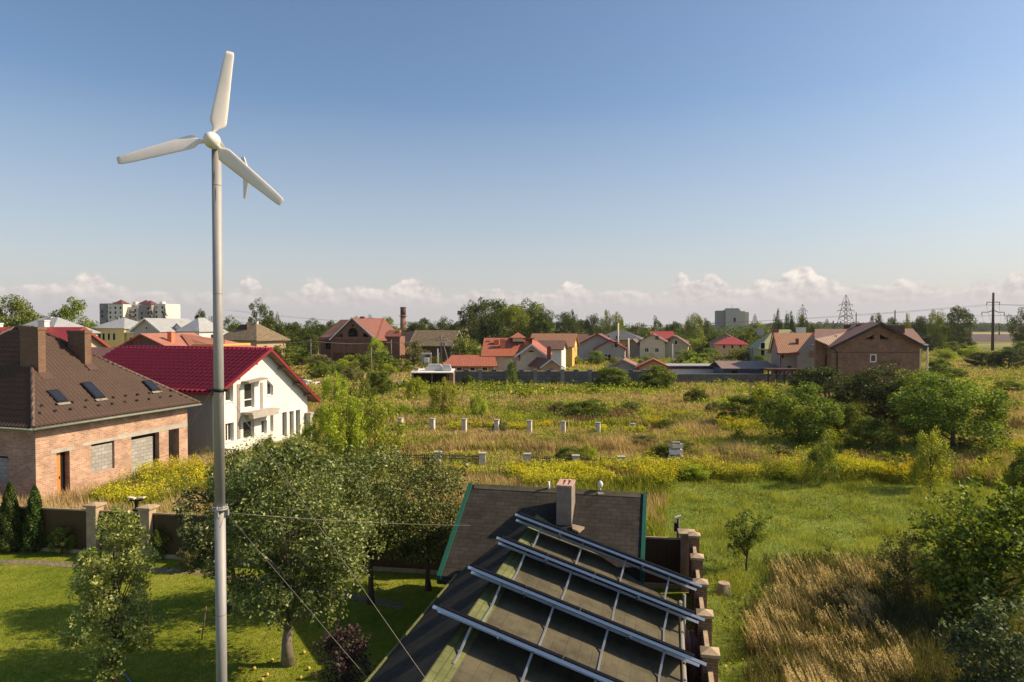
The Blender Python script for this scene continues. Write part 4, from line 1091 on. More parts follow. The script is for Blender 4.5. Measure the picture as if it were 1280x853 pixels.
h = house('yellow_house', 'yellow two-storey house with white windows and a grey hipped roof left of the orange roof', (gx(136, 150), 156), R(-14), 8.5, 9, Z(410, 150), Z(398, 150), 'wall_yellow', 'roof_grey', 'hip',
      wins=[('f', -2.3, 5.7, .75, 1.6), ('f', -1.2, 5.7, .75, 1.6), ('f', .2, 5.7, .75, 1.6), ('f', 1.6, 5.7, .75, 1.6), ('f', -2.3, 2.7, .75, 1.6), ('f', -1.2, 2.7, .75, 1.6), ('f', .2, 2.7, .75, 1.6), ('f', 1.6, 2.7, .75, 1.6),
            ('r', -1.5, 5.7, .8, 1.6), ('r', .6, 5.7, .8, 1.6), ('r', -1.5, 2.7, .8, 1.6), ('r', .6, 2.7, .8, 1.6)], chims=[(-2, .4, .5, .5, Z(396.5, 150), 'concrete_dk')])
house('x', '', (6.4, -1.0), R(0), 4.2, 6, Z(415, 150), Z(402, 150), 'wall_yellow', 'roof_grey', 'hip', par=h, wins=[('f', -.9, 4.9, .7, 1.5), ('f', .2, 4.9, .7, 1.5), ('f', 1.2, 4.9, .7, 1.5)])
mb = MB(); mb.box(-7.6, -4.3, -5.4, -1, 4.3, 4.5); mb.box(-7.6, -4.3, -5.5, -5.35, 4.5, 5.4); mb.box(-7.6, -7.4, -5.4, -5.2, 0, 8.2); mb.box(-4.6, -4.4, -5.4, -5.2, 0, 8.2); mb.box(-7.8, -4.26, -5.6, -.5, 8.2, 8.45); mb.build('balcony', M['wall_ochre'], h)
mb = MB(); mb.box(-7.5, -4.28, -1.0, -.8, 0, 8.2); mb.build('wall', M['wall_ochre'], h)

# apartment block on the skyline
def flats():
    Y0 = 450; s = Y0/F
    t = empty('apartment_block', (gx(169, Y0), Y0, 0), R(-12), 'cream stepped apartment block with dark red tower roofs on the skyline behind the yellow house', 'apartment block')
    seg = [(-24.5, -12, 4, Z(379.5, Y0), 'concrete_dk', 0), (-13.5, -2.0, -1, Z(381, Y0), 'flats_white', 1), (-2.5, 6, 3, Z(384, Y0), 'flats_white', 0), (1.0, 9.5, 6, Z(381, Y0), 'flats_white', 1), (8, 17.5, 1, Z(382, Y0), 'wall_mauve', 1), (16.5, 25.5, 4, Z(380.5, Y0), 'flats_white', 0)]
    for i, (x0, x1, dy, zt, m_, cap) in enumerate(seg):
        mb = MB(); mb.box(x0, x1, dy-7+i*.01, dy+7, 0, zt); w = mb.build('wall', M[m_], t)
        if cap:
            cx = (x0+x1)/2; hw_ = 3.9
            mb = MB(); b = [(cx-hw_, dy-6, zt+.2), (cx+hw_, dy-6, zt+.2), (cx+hw_, dy+2, zt+.2), (cx-hw_, dy+2, zt+.2)]; ap = (cx, dy-2, zt+3.3)
            for k in range(4): mb.poly([b[k], b[(k+1) % 4], ap])
            mb.poly(b[::-1]); mb.build('roof', M['maroon_dull'], t)
        nc = 3 if x1-x0 > 10 else 2
        for fl in range(6):
            z = zt - 3.1 - fl*3.0
            for c in range(nc):
                u = x0 + (x1-x0)*(c+.5)/nc
                mb = MB(); mb.box(u-.65, u+.65, dy-7.04, dy-6.995, z, z+1.5); mb.build('window', M['dark'] if (c+fl) % 3 else M['frame_grey'], t)
        if i in (0, 2, 4):
            for fl in range(5):
                z = zt - 4 - fl*3.0; u = x1 - 1.9 if i != 2 else (x0+x1)/2
                mb = MB(); mb.box(u-1.7, u+1.7, dy-8.2, dy-7.05, z, z+1.1); mb.build('balcony', M['wall_mauve' if i != 2 else 'brick_rust'], t)
    for (cx, dy) in ((-15, 2), (-.5, 3), (11, 3), (19, 4)):
        mb = MB(); mb.box(cx-1.2, cx+1.2, dy-3, dy, Z(382, Y0), Z(377.5, Y0)); mb.build('roof_house', M['flats_white'], t)
M['flats_white'] = plain('flats_white', (.70, .65, .56), .9, 0, .06, .2)
M['maroon_dull'] = plain('maroon_roof', (.13, .05, .05), .8, 0, .1, 1)
flats()
house('small_red_roofed_house', 'small house with a bright orange-red roof below the apartment block', (gx(176, 250), 250), R(-20), 7.5, 6, Z(408, 250), Z(400.5, 250), 'wood_dark', 'tile_orange', 'hip')
h = house('white_villa', 'white and grey villa with grey metal gables behind the orange roof', (gx(203, 150), 152), R(72), 11, 7.4, Z(413, 150), Z(399, 150), 'wall_grey_and_shade', 'roof_grey', 'gable', ov=.6,
      wins=[('l', 0, 8.1, .7, .7), ('f', 0, 5, 1, 1.4)], trim='frame_white')
house('x', '', (1.2, -8.4), R(0), 7.5, 5.6, Z(413, 150), Z(398.5, 150), 'wall_pale', 'roof_grey', 'hip', par=h, wins=[('l', 0, 5.4, .9, 1.7), ('f', 0, 5.4, .9, 1.7)], ov=.4)
house('x', '', (2, -4.2), R(0), 6.5, 4.5, Z(416, 150), Z(405, 150), 'wall_pale', 'roof_grey', 'gable', par=h, ov=.3)
house('low_cream_house', 'low cream house with a grey roof between the white villa and the mast', (gx(252, 158), 160), Y17, 9, 8, Z(418, 158), Z(407, 158), 'wall_cream', 'roof_grey', 'hip', wins=[('f', 0, 4.5, 1, 1.5)])
h = house('orange_roofed_house', 'long house with a pale orange metal roof and dark timber gable directly behind the maroon roof', (gx(213, 84), 86), R(-24), 10.5, 9, Z(440, 84), Z(417.5, 84), 'wood', 'tile_orange', 'gable', ov=.5,
      chims=[(-1.0, -1.6, .55, .55, Z(415.5, 80), 'orange_brick')], gablemat='wood', trim='red_trim') if False else None
M['orange_brick'] = plain('orange_chimney', (.62, .20, .10), .8, 0, .12, 3)
def orange():
    Y = 84; t = empty('orange_roofed_house', (gx(205, Y), Y, 0), R(-12), 'house with a pale orange metal roof and dark timber gable behind the maroon roof', 'house')
    z = lambda p: Z(p, Y); s = Y/F
    mb = MB(); mb.ext([(-6.6, -.1, 0), (1.6, -.1, 0), (1.6, -.1, z(437)), (-3.0, -.1, z(418.5)), (-6.6, -.1, z(437))], (0, 9, 0)); mb.build('wall', M['wood'], t)
    mb = MB(); mb.box(1.62, 6.0, 3, 9, 0, z(431)); mb.build('wall', M['wall_ochre'], t)
    mb = MB(); v = (0, 0, -.15)
    mb.ext([(-2.9, -.6, z(417)), (2.1, -.6, z(438.5)), (2.1, 9.4, z(438.5)), (-2.9, 9.4, z(417))], v)
    mb.ext([(-2.9, -.6, z(417)), (-7.1, -.6, z(438.5)), (-7.1, 9.4, z(438.5)), (-2.9, 9.4, z(417))], v)
    mb.ext([(-2.0, 5.6, z(418)), (4.6, 5.6, z(426)), (6.6, 2.4, z(436)), (2.0, 2.4, z(437))], v)
    mb.ext([(-2.0, 5.6, z(418)), (4.6, 5.6, z(426)), (6.6, 9.4, z(436)), (2.0, 9.4, z(437))], v)
    mb.ext([(4.6, 5.6, z(426)), (6.6, 2.4, z(436)), (6.6, 9.4, z(436))], v)
    ro = mb.build('roof', M['tile_orange'], t)
    mb = MB(); mb.box(-.75, -.15, 1.5, 2.1, z(431), z(416)); mb.box(-.81, -.09, 1.44, 2.16, z(416)+.002, z(415)); mb.build('chimney', M['orange_brick'], t)
orange()
h = house('brick_hipped_house', 'square brick house with an olive-brown hipped roof and dark timber gablet right of the mast', (gx(308, 130), 133), R(-24), 9.6, 7.6, Z(423, 130), Z(404.5, 130), 'brick_tan', 'roof_olive', 'hip', ov=.7,
      wins=[('f', -2.6, 3.4, 1.3, 1.5, 'brick_tan'), ('f', .6, 3.4, 1.3, 1.5, 'brick_tan'), ('r', -1.6, 3.7, .8, 1.5, 'brick_tan'), ('r', 1.2, 3.7, .8, 1.5, 'brick_tan')], chims=[(1.2, 0, .4, .4, Z(402, 130), 'wall_pale')])
mb = MB(); z = Z(415, 130); mb.ext([(-3.6, -2.2, z-.7), (1.0, -2.2, z-.7), (.2, -1.6, z+1.35), (-1.4, -1.6, z+1.4)], (0, 1.2, 0)); mb.build('gablet', M['wood_dark'], h)

def brick_gabled():
    Y = 150; s = Y/F; z = lambda p: Z(p, Y)
    t = empty('brick_gabled_house', (gx(441, Y), Y, 0), R(-6), 'unfinished red-brick house with a tall gable and arched window left of the smokestack', 'house')
    mb = MB(); mb.holed([(-4.9, 2.9), (4.9, 2.9), (4.9, z(423)), (4.4, z(423)), (0, z(399)), (-4.4, z(423)), (-4.9, z(423))],
        [[(-1.1, z(421)), (1.1, z(421)), (1.1, z(416))] + [(1.1*math.cos(a), z(416)+1.1*math.sin(a)) for a in (.5, 1.05, 1.57, 2.1, 2.65)] + [(-1.1, z(416))],
         [(-3.4, z(421.5)), (-2.3, z(421.5)), (-2.3, z(416.5)), (-3.4, z(420))], [(2.3, z(421.5)), (3.6, z(421.5)), (3.6, z(420)), (2.3, z(416))],
         [(.32*math.cos(a), z(407)+.32*math.sin(a)) for a in [k*math.pi/4 for k in range(8)]]], (0, 0, 0), (1, 0, 0), (0, 0, 1), .4)
    mb.build('gable_wall', M['brick_red'], t)
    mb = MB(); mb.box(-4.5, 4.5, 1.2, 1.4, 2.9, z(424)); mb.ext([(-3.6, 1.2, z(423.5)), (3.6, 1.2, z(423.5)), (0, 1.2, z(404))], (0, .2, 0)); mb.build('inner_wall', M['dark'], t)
    mb = MB()
    # lower storey with pillars and deep dark openings
    for x in (-7.4, -4.7, -1.9, .7, 3.6, 5.0): mb.box(x-.2, x+.2, -.3, .1, 0, 5.9)
    mb.box(-7.6, 5.2, -.35, .1, 5.9, 6.4); mb.build('pillar_row', M['brick_red'], t)
    mb = MB(); mb.holed([(-7.6, 0), (5.2, 0), (5.2, 6.2), (-7.6, 6.2)], [[(x, 3.7), (x+1.35, 3.7), (x+1.35, 5.4), (x, 5.4)] for x in (-6.6, -3.9, -1.0, 1.6)] , (0, 1.0, 0), (1, 0, 0), (0, 0, 1), .3); mb.build('wall', M['brick_red'], t)
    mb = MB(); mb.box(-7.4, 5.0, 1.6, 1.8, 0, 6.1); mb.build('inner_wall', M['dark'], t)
    mb = MB(); mb.box(-7.6, -7.2, 1.3, 11, 0, 6.2); mb.box(4.9, 5.2, 1.3, 11, 0, 6.2); mb.build('wall', M['brick_red'], t)
    v = (0, 0, -.2)
    mb = MB(); mb.ext([(0, -.5, z(397)), (5.6, -.5, z(425.5)), (8.2, 9, z(425.5)), (4.6, 9, z(398.5)), (0, 5, z(397))][:2] + [(9.0, 9, z(426)), (4.4, 9, z(397.8)), (0, 5, z(397))], v)
    mb.ext([(0, -.5, z(397)), (-5.2, -.5, z(425)), (-5.2, 5, z(425)), (0, 5, z(397))], v)
    mb.build('roof', M['tile_rust'], t)
    mb = MB(); mb.ext([(-4.6, 5.0, z(399.5)), (-.2, 5.0, z(399.5)), (-.2, 1.0, z(417)), (-8.2, 1.0, z(423))], v); mb.ext([(-7.9, -.5, z(424)), (-4.9, -.5, z(424)), (-4.9, 2.4, z(416)), (-7.2, 2.4, z(418))], v); mb.build('roof', M['tile_umber'], t)
    mb = MB(); mb.ext([(-4.6, 5.0, z(399.5)-.2), (-8.2, 1.0, z(424)-.2), (-8.2, 9.0, z(424)-.2)], (.2, 0, 0)); mb.build('gable_wall', M['brick_red'], t)
    mb = MB()
    for a, b in (((0, -.55, z(397)+.1), (-5.2, -.55, z(425)+.1)), ((0, -.55, z(397)+.1), (5.6, -.55, z(425.5)+.1))): mb.ext([a, b, Vector(b)-UP*.35, Vector(a)-UP*.35], (0, -.06, 0))
    mb.build('verge_trim', M['frame_white'], t)
    mb = MB(); mb.box(6.5, 9.6, 3.5, 8, 0, z(421)); mb.build('wall', M['brick_red'], t)
    mb = MB(); mb.ext([(6.2, 3.2, z(421)), (9.9, 3.2, z(421)), (9.4, 5.8, z(413)), (6.4, 5.8, z(413))], v); mb.build('roof', M['tile_rust'], t)
    mb = MB(); mb.box(8.6, 9.3, 4.6, 5.3, z(420), z(413.5)); mb.build('chimney', M['orange_brick'], t)
    mb = MB(); mb.box(.2, 1.2, 4.2, 5.2, z(399), z(395.5)); mb.build('chimney', M['brick_red'], t)
brick_gabled()
def smokestack():
    Y = 400; t = empty('smokestack', (gx(504, Y), Y, 0), 0, 'round brick smokestack with a dark top rising behind the trees', 'smokestack')
    zt = Z(385, Y); zm = Z(394, Y)
    mb = MB(); mb.tube([(0, 0, 0), (0, 0, zm)], [2.0, 1.6], 20); mb.build('shaft', M['stack_red'], t)
    mb = MB(); mb.tube([(0, 0, zm+.01), (0, 0, zt)], [1.65, 1.62], 20); mb.tube([(0, 0, zt+.01), (0, 0, zt+.4)], 1.8, 20); mb.build('chimney_top', M['stack_dark'], t)
    mb = MB(); mb.tube([(0, 0, zm-.8), (0, 0, zm-.4)], 2.5, 20); mb.build('walkway', M['steel_far'], t)
M['stack_red'] = plain('stack_brick', (.28, .13, .09), .9, 0, .15, .3); M['stack_dark'] = plain('stack_top', (.10, .05, .045), .9, 0, .15, .3)
smokestack()
house('chalet', 'tiny white house with a dark roof in the trees left of the smokestack', (gx(476, 300), 300), R(20), 6, 5, Z(408, 300), Z(403.5, 300), 'wall_pale', 'maroon_dull', 'gable')
house('distant_house', 'pale gable peeping out of the grove of tall trees', (gx(576, 285), 285), R(60), 6, 5, Z(409, 285), Z(403.5, 285), 'wall_cream', 'roof_dark', 'gable')
house('barn', 'old barn with a weathered brown roof and dark timber walls behind the twin utility poles', (gx(545, 165), 168), R(-14), 10, 9, Z(431, 165), Z(414, 165), 'brick_dark', 'roof_olive', 'gable', trim='frame_grey', ov=.6, cat='barn')
house('shed', 'rusty-roofed shed between the red-brick gabled house and the barn', (gx(501, 175), 178), R(-30), 8, 8, Z(437, 175), Z(416, 175), 'brick_rust', 'tile_umber', 'gable', cat='shed', ov=.2)
house('thatched_shed', 'ochre domed haystack-like shed in the bushes right of the red-brick house', (gx(486, 158), 158), R(-30), 4, 3, Z(434, 158), Z(425, 158), 'wall_cream', 'stubble', 'hip', cat='shed', wins=[('f', 0, 2.6, 1, 1.4)])

# --- red-tiled villa behind the long wall
def villa():
    Y = 114; s = Y/F; z = lambda p: Z(p, Y); X = lambda p: (p-640)*s
    t = empty('red_tiled_villa', (0, Y, 0), 0, 'cream villa with red tile roofs and a white-edged gable behind the stone wall', 'house')
    v = (0, 0, -.18)
    def B(x0, x1, y0, y1, z0, z1, m_, nm='wall'): mb = MB(); mb.box(x0, x1, y0, y1, z0, z1); return mb.build(nm, M[m_], t)
    B(X(555), X(618), 0, 6, 0, z(458), 'wall_ochre2'); B(X(604), X(650), 3, 10, 0, z(447), 'wall_cream')
    mb = MB()   # main slope, camera side, and rear
    mb.ext([(X(600), 2.4, z(446)), (X(645), 2.4, z(446)), (X(665), 2.4, z(431)), (X(655), 7, z(423.5)), (X(603), 7, z(423.5))], v)
    mb.ext([(X(603), 7.003, z(423.5)), (X(670), 7.003, z(423.5)), (X(690), 11.5, z(446)), (X(598), 11.5, z(446))], v)
    mb.build('roof', M['tile_red'], t)
    mb = MB(); mb.ext([(X(665), 1.4, z(430.5)), (X(686), 1.4, z(446)), (X(694), 8, z(444)), (X(668), 8, z(423.5))], v)
    mb.ext([(X(665), 1.397, z(430.5)), (X(643), 1.397, z(446)), (X(643), 4, z(446)), (X(662), 5, z(430))], v); mb.build('roof', M['tile_red'], t)
    mb = MB(); mb.holed([(X(646), 0), (X(683), 0), (X(683), z(446)), (X(665), z(432.5)), (X(646), z(446))], [[(X(660.5), z(441)), (X(668.5), z(441)), (X(667), z(439.3)), (X(664.5), z(438.6)), (X(662), z(439.3))], [(X(646.8), z(452)), (X(650.5), z(452)), (X(650.5), z(444)), (X(646.8), z(445.5))]], (0, 2.2, 0), (1, 0, 0), (0, 0, 1), .3); mb.build('gable_wall', M['wall_cream'], t)
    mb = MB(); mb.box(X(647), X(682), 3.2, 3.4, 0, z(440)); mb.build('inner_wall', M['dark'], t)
    B(X(683)-.3, X(683), 2.51, 9, 0, z(446), 'wall_cream')
    mb = MB()
    for a, b in (((X(665), 1.35, z(430.2)), (X(643), 1.35, z(446))), ((X(665), 1.35, z(430.2)), (X(685.5), 1.35, z(446)))): mb.ext([a, b, Vector(b)-UP*.32, Vector(a)-UP*.32], (0, -.08, 0))
    mb.build('verge_trim', M['frame_white'], t)
    # low wing
    mb = MB(); mb.ext([(X(551), -.8, z(457.5)), (X(622), -.8, z(457.5)), (X(618), 3, z(445)), (X(563), 3, z(445))], v); mb.ext([(X(551), 6.6, z(457.5)), (X(604), 6.6, z(457.5)), (X(604), 3.003, z(445)), (X(563), 3.003, z(445))], v); mb.ext([(X(551), -.8, z(457.5)), (X(551), 6.6, z(457.5)), (X(563), 3, z(445))], v); mb.build('roof', M['tile_red'], t)
    for p0, p1 in ((570, 578), (587, 594.5), (602, 610)):
        mb = MB(); mb.box(X(p0), X(p1), -.06, -.002, z(465.5), z(458.6)); w = mb.build('window', M['frame_white'], t)
        mb = MB(); mb.box(X(p0)+.14, X(p1)-.14, -.085, -.062, z(465.5)+.14, z(458.6)-.14); mb.build('pane', M['glass'], w)
    # porch on the right
    B(X(676), X(699), -3, 2, 0, z(457), 'wall_peach')
    mb = MB(); mb.ext([(X(676), -3, z(457.02)), (X(699), -3, z(457.02)), (X(688), -3, z(449))], (0, 5, 0)); mb.build('gable_wall', M['wall_peach'], t)
    mb = MB(); mb.ext([(X(688), -3.6, z(447.3)), (X(702.5), -3.6, z(457.5)), (X(702.5), 2.1, z(457.5)), (X(688), 2.1, z(447.3))], v); mb.ext([(X(687.98), -3.6, z(447.3)), (X(674), -3.6, z(457.5)), (X(660), 2.1, z(457.5)), (X(672), 2.1, z(447.3))], v); mb.build('roof', M['tile_rust'], t)
    mb = MB()
    for a, b in (((X(688), -3.65, z(447)), (X(674), -3.65, z(457.5))), ((X(688), -3.65, z(447)), (X(703), -3.65, z(457.5)))): mb.ext([a, b, Vector(b)-UP*.25, Vector(a)-UP*.25], (0, -.07, 0))
    mb.build('verge_trim', M['frame_white'], t)
    mb = MB(); mb.box(X(683.5), X(690.5), -3.05, -3.002, z(464.5), z(458.5)); mb.build('door', M['wall_mauve'], t)
    for p, w_, zt_, zb_, y in ((619.5, .9, 425.8, 434, 5.5), (628, .9, 424.6, 438, 4.6), (609, .7, 427, 431, 6.2)):
        mb = MB(); mb.box(X(p)-w_/2, X(p)+w_/2, y-.3, y+.3, z(440), z(zt_)); c = mb.build('chimney', M['orange_brick'], t)
    mb = MB(); mb.box(X(683.7), X(688.5), -.5, .3, z(455), z(433)); mb.build('chimney', M['red_trim'], t)
    # cupola
    B(X(641), X(655), 5, 7.5, z(428), z(423), 'wall_cream')
    mb = MB(); b = [(X(637), 4.4, z(423)), (X(658), 4.4, z(423)), (X(658), 8.2, z(423)), (X(637), 8.2, z(423))]; ap = (X(648), 6.3, z(416))
    for k in range(4): mb.poly([b[k], b[(k+1) % 4], ap])
    mb.poly(b[::-1]); mb.build('roof', M['tile_red'], t)
M['wall_ochre2'] = plain('ochre_render', (.42, .27, .12), .9, 0, .1, 1); M['wall_peach'] = plain('peach_render', (.62, .40, .24), .9, 0, .1, 1)
villa()
def stone_wall():
    Y = 102; t = empty('stone_wall', (0, Y, 0), 0, 'long grey stone wall with pale coping knobs running in front of the red-tiled villa', 'garden wall')
    zt = Z(465, Y)
    x0, x1 = gx(566, Y), gx(806, Y)
    mb = MB(); mb.box(x0, x1, 0, .3, 0, zt); mb.build('wall', M['stone_wall'], t)
    mb = MB(); mb.box(x0, x1, -.06, .36, zt+.002, zt+.14); mb.build('coping', M['pinkbrick'], t)
    n = 15
    for i in range(n):
        x = x0 + (x1-x0)*i/(n-1)
        mb = MB(); mb.box(x-.28, x+.28, -.12, .42, 0, zt+.16); mb.box(x-.33, x+.33, -.17, .47, zt+.162, zt+.36); mb.build('pillar', M['stone_wall'] if i % 2 else M['concrete_dk'], t)
stone_wall()
t_ = empty('low_wall', (gx(850, 103), 103.5, 0), R(0), 'low dark wall below the long white building, at the edge of the dry grass', 'garden wall')
mb = MB(); mb.box(-5, 17, 0, .25, 0, Z(468.5, 103.5)); mb.build('wall', M['stone_wall'], t_)
mb = MB(); mb.box(-5, 17, -.03, .28, Z(468.5, 103.5)+.002, Z(467.5, 103.5)); mb.build('coping', M['concrete_dk'], t_)
# open shed with stacked boards on its white roof
def openshed():
    Y = 98; t = empty('open_shed', (gx(541, Y), Y, 0), 0, 'open shed with a flat white roof at the left end of the stone wall', 'shed'); s = Y/F
    zt = Z(465, Y)
    mb = MB(); mb.ext([(-3.0, -1.2, zt-.12), (3.0, -1.2, zt-.12), (3.0, 2.2, zt+.22), (-3.0, 2.2, zt+.22)], (0, 0, .12)); mb.build('roof', M['wall_pale'], t)
    mb = MB(); mb.box(-2.7, 2.4, 1.9, 2.0, 0, zt); mb.box(-2.7, -2.6, -.9, 1.9, 0, zt-.1); mb.build('wall', M['wood_dark'], t)
    mb = MB(); mb.box(2.4, 3.0, -1.0, 2.0, 0, zt-.14); mb.build('end_wall', M['brick_rust'], t)
    for x in (-2.8, 0, 2.2): mb = MB(); mb.box(x-.07, x+.07, -1.1, -.96, 0, zt-.13); mb.build('post', M['wood'], t)
    for k, (x, w, y) in enumerate(((-2.4, .5, 0), (.2, 2.0, .6), (2.0, 1.0, .2))):
        mb = MB(); b = zt+.05 + .1*(y+1.2)/3.4*1.3
        for j in range(4 if k else 2): mb.box(x-w*(.7-.08*j), x+w*(.7-.08*j), y-.3+j*.02, y+.3, b+.12+j*.22, b+.12+j*.22+.2)
        tag(mb.build('board_pile', M['wall_pale'] if k != 0 else M['cap_stone'], None), ['small pile of boards on the left end of the white shed roof', 'biggest heap of pale boards, in the middle of the white shed roof', 'stack of pale boards at the right end of the white shed roof'][k], 'boards').location = (gx(541, Y), Y, 0)
openshed()
g = G(495, 479); t_ = empty('concrete_slabs', (g.x, g.y, 0), R(4), 'pair of pale concrete slabs lying in the dry grass left of the white-roofed shed', 'slabs')
mb = MB(); mb.box(-1.6, .4, -.5, .5, 0, .32); mb.build('slab', M['wall_pale'], t_); mb = MB(); mb.box(.5, 1.9, -.5, .5, 0, .45); mb.build('slab', M['wall_pale'], t_)
g = G(384, 482); t_ = empty('rubble_pile', (g.x, g.y, 0), R(4), 'pile of white rubble and blocks in the field right of the white house', 'rubble')
for i, (x, y, s_) in enumerate(((-.9, 0, .5), (-.2, .2, .65), (.5, 0, .45), (1.5, .1, .4), (2.3, .2, .5), (.1, -.4, .3), (3.0, 0, .35))):
    mb = MB(); mb.box(-s_, s_, -s_*.7, s_*.7, 0, s_*1.3); o = mb.build('block', M['wall_pale'] if i % 2 else M['concrete'], t_); o.location = (x, y, -.05); o.rotation_euler = (.15*i, .1, i*1.3)

# --- middle and right
house('ochre_house', 'ochre house with a big brown roof just right of the red-tiled villa', (gx(693, 150), 150), R(-12), 9, 9, Z(433, 145), Z(418.5, 145), 'wall_ochre', 'tile_coffee', 'gable', gablemat='wall_yellow', wins=[('r', 0, 3, 1, 1.3), ('f', 2, 1.5, 1, 1.3)], trim=None)
house('white_gabled_house', 'narrow white gable with a brown roof wedged between the villa and the ochre house', (gx(690, 135), 137), R(-14), 5, 5, Z(436, 135), Z(427, 135), 'wall_pale', 'tile_umber', 'gable')
house('low_brown_house', 'low brown-roofed house with pale gables between the ochre house and the grey gabled one', (gx(731, 205), 205), R(-10), 10, 7, Z(428, 205), Z(418.5, 205), 'wall_mauve', 'tile_umber', 'gable', wins=[('f', 1, 3.5, 1.2, 1.2)], chims=[(2, 0, 1, .8, Z(417, 205), 'maroon_dull')])
h = house('grey_gabled_house', 'grey house with two front gables edged in bright red', (gx(752, 170), 174), R(78), 11, 9.5, Z(431, 170), Z(418.3, 170), 'wall_grey_and_shade', 'tile_umber', 'gable', ov=.7, trim='maroon_trim',
      wins=[('l', 2.6, 3.6, 1, 1.5), ('l', 2.6, .6, 1.2, 1.3)])
house('x', '', (-5.2, -3.2), R(0), 4, 7.0, Z(435, 170), Z(425.5, 170), 'wall_grey_and_shade', 'maroon_trim', 'gable', par=h, ov=.6, trim='maroon_trim', wins=[('l', 1.4, 3.6, .9, 1.5), ('l', -.6, .4, 1.6, 1.6)])
house('yellow_grey_roofed_house', 'yellow house under a large grey hipped roof behind the two red-edged gables', (gx(778, 195), 199), R(-16), 12.5, 10, Z(424.5, 190), Z(414.5, 190), 'wall_ochre', 'roof_dark', 'hip', wins=[('f', -3, 4.7, 1.4, 1.5), ('f', 0, 4.7, 1.4, 1.5), ('f', .5, 1.8, 1.2, 1.3)], chims=[(4.5, 1, 1, .8, Z(412.5, 190), 'brick_rust')], ov=.8)
h = house('beige_twin_gabled_house', 'beige house with brown roofs and a round-topped front gable below the red roof', (gx(820, 180), 183), R(74), 9, 6.4, Z(427, 180), Z(418.3, 180), 'wall_cream', 'tile_umber', 'gable', wins=[('l', 1.2, 5.2, 1, 1.2), ('l', 1.2, 2, 1, 1.1), ('l', -1.4, 2, 1, 1.1)], ov=.6)
house('x', '', (1.0, 5.2), R(0), 8, 5.0, Z(436, 180), Z(425, 180), 'wall_mauve', 'tile_umber', 'gable', par=h, ov=.7)
house('x', '', (1.0, -6.0), R(0), 8, 6.0, Z(431, 180), Z(421, 180), 'wall_beige', 'tile_umber', 'gable', par=h, ov=.5, wins=[('l', 0, 4, .8, 1.1)])
house('bright_red_roofed_house', 'house with a flat-looking bright red metal roof behind the beige twin-gabled house', (gx(828.5, 215), 217), R(-4), 7.0, 8, Z(424, 212), Z(415.3, 212), 'wall_grey_and_shade', 'tile_bright', 'gable', ov=.2)
house('tan_gabled_house', 'tan gabled house at the right end of the beige group', (gx(847, 190), 193), R(70), 8, 6.2, Z(428, 190), Z(420.5, 190), 'wall_beige', 'tile_umber', 'gable', wins=[('l', -1, 4, .8, 1.3)])
house('brown_garage', 'single-storey garage with a brown roof and grey gable behind the stone wall', (gx(783, 117), 119), R(76), 6, 5.2, Z(459.5, 117), Z(450.5, 117), 'wall_grey_and_shade', 'tile_coffee', 'gable', trim='frame_grey', ov=.6, cat='garage')
house('brick_shed', 'small shed with an orange-edged gable partly hidden by the dark bushes', (gx(818, 113), 114), R(80), 5, 4.6, Z(458.5, 113), Z(450, 113), 'wall_peach', 'tile_red', 'gable', trim='red_trim', ov=.6, cat='shed')
def longlow():
    Y = 112; s = Y/F; t = empty('long_white_building', (gx(868, Y), Y, 0), R(-1.5), 'long low white building with a maroon stripe under its roof', 'warehouse')
    L = 36*s
    mb = MB(); mb.box(-L, L, 0, 6, 0, Z(461.3, Y)); mb.build('wall', M['wall_pale'], t)
    mb = MB(); mb.box(-L-.2, L+.2, -.15, 6.1, Z(461.3, Y)+.004, Z(458.2, Y)); mb.build('fascia', M['maroon_dull2'], t)
    mb = MB(); mb.box(-L-.3, L+.3, -.25, 6.2, Z(458.2, Y)+.004, Z(457.2, Y)); mb.build('roof', M['roof_grey'], t)
M['maroon_dull2'] = plain('maroon_fascia', (.11, .02, .03), .6, 0, .1, 1)
longlow()
def blueshed():
    Y = 106; t = empty('blue_grey_shed', (gx(935, Y), Y, 0), 0, 'blue-grey shed with a mauve-brown sloping roof right of the long white building', 'shed'); s = Y/F
    mb = MB(); mb.box(-31*s, 20*s, 0, 5, 0, Z(461, Y)); mb.build('wall', M['navy'], t)
    mb = MB(); mb.ext([(-34*s, -.5, Z(460.5, Y)), (38*s, -.5, Z(460.5, Y)), (32*s, 3.2, Z(452.5, Y)), (-34*s, 3.2, Z(452.5, Y))], (0, 0, -.15)); mb.ext([(-34*s, 6.4, Z(460.5, Y)), (38*s, 6.4, Z(460.5, Y)), (32*s, 3.203, Z(452.5, Y)), (-34*s, 3.203, Z(452.5, Y))], (0, 0, -.15)); mb.build('roof', M['tile_umber2'], t)
    mb = MB(); mb.box(-20*s, -13*s, -.03, -.003, .3, 2.0); mb.build('door', M['dark'], t)
M['tile_umber2'] = tile('mauve_tile', (.24, .165, .14), .3, .38, .6)
blueshed()
def pergola():
    Y = 99; t = empty('pergola', (gx(980, Y), Y, 0), 0, 'dark red timber pergola in front of the orange-roofed grey house', 'pergola'); s = Y/F; zt = Z(463.5, Y)
    for x in (-19, -9, 1, 11, 19):
        mb = MB(); mb.box(x*s-.08, x*s+.08, 0, .16, 0, zt); mb.build('post', M['pergola_red'], t)
        mb = MB(); mb.bar((x*s, .08, zt-1.0), (x*s+.8, .08, zt-.1), .1); mb.build('brace', M['pergola_red'], t)
    mb = MB(); mb.box(-20*s, 21*s, -.3, 2.6, zt+.002, zt+.22); mb.build('roof', M['pergola_red'], t)
M['pergola_red'] = plain('pergola_timber', (.075, .03, .022), .8, 0, .2, 3)
pergola()
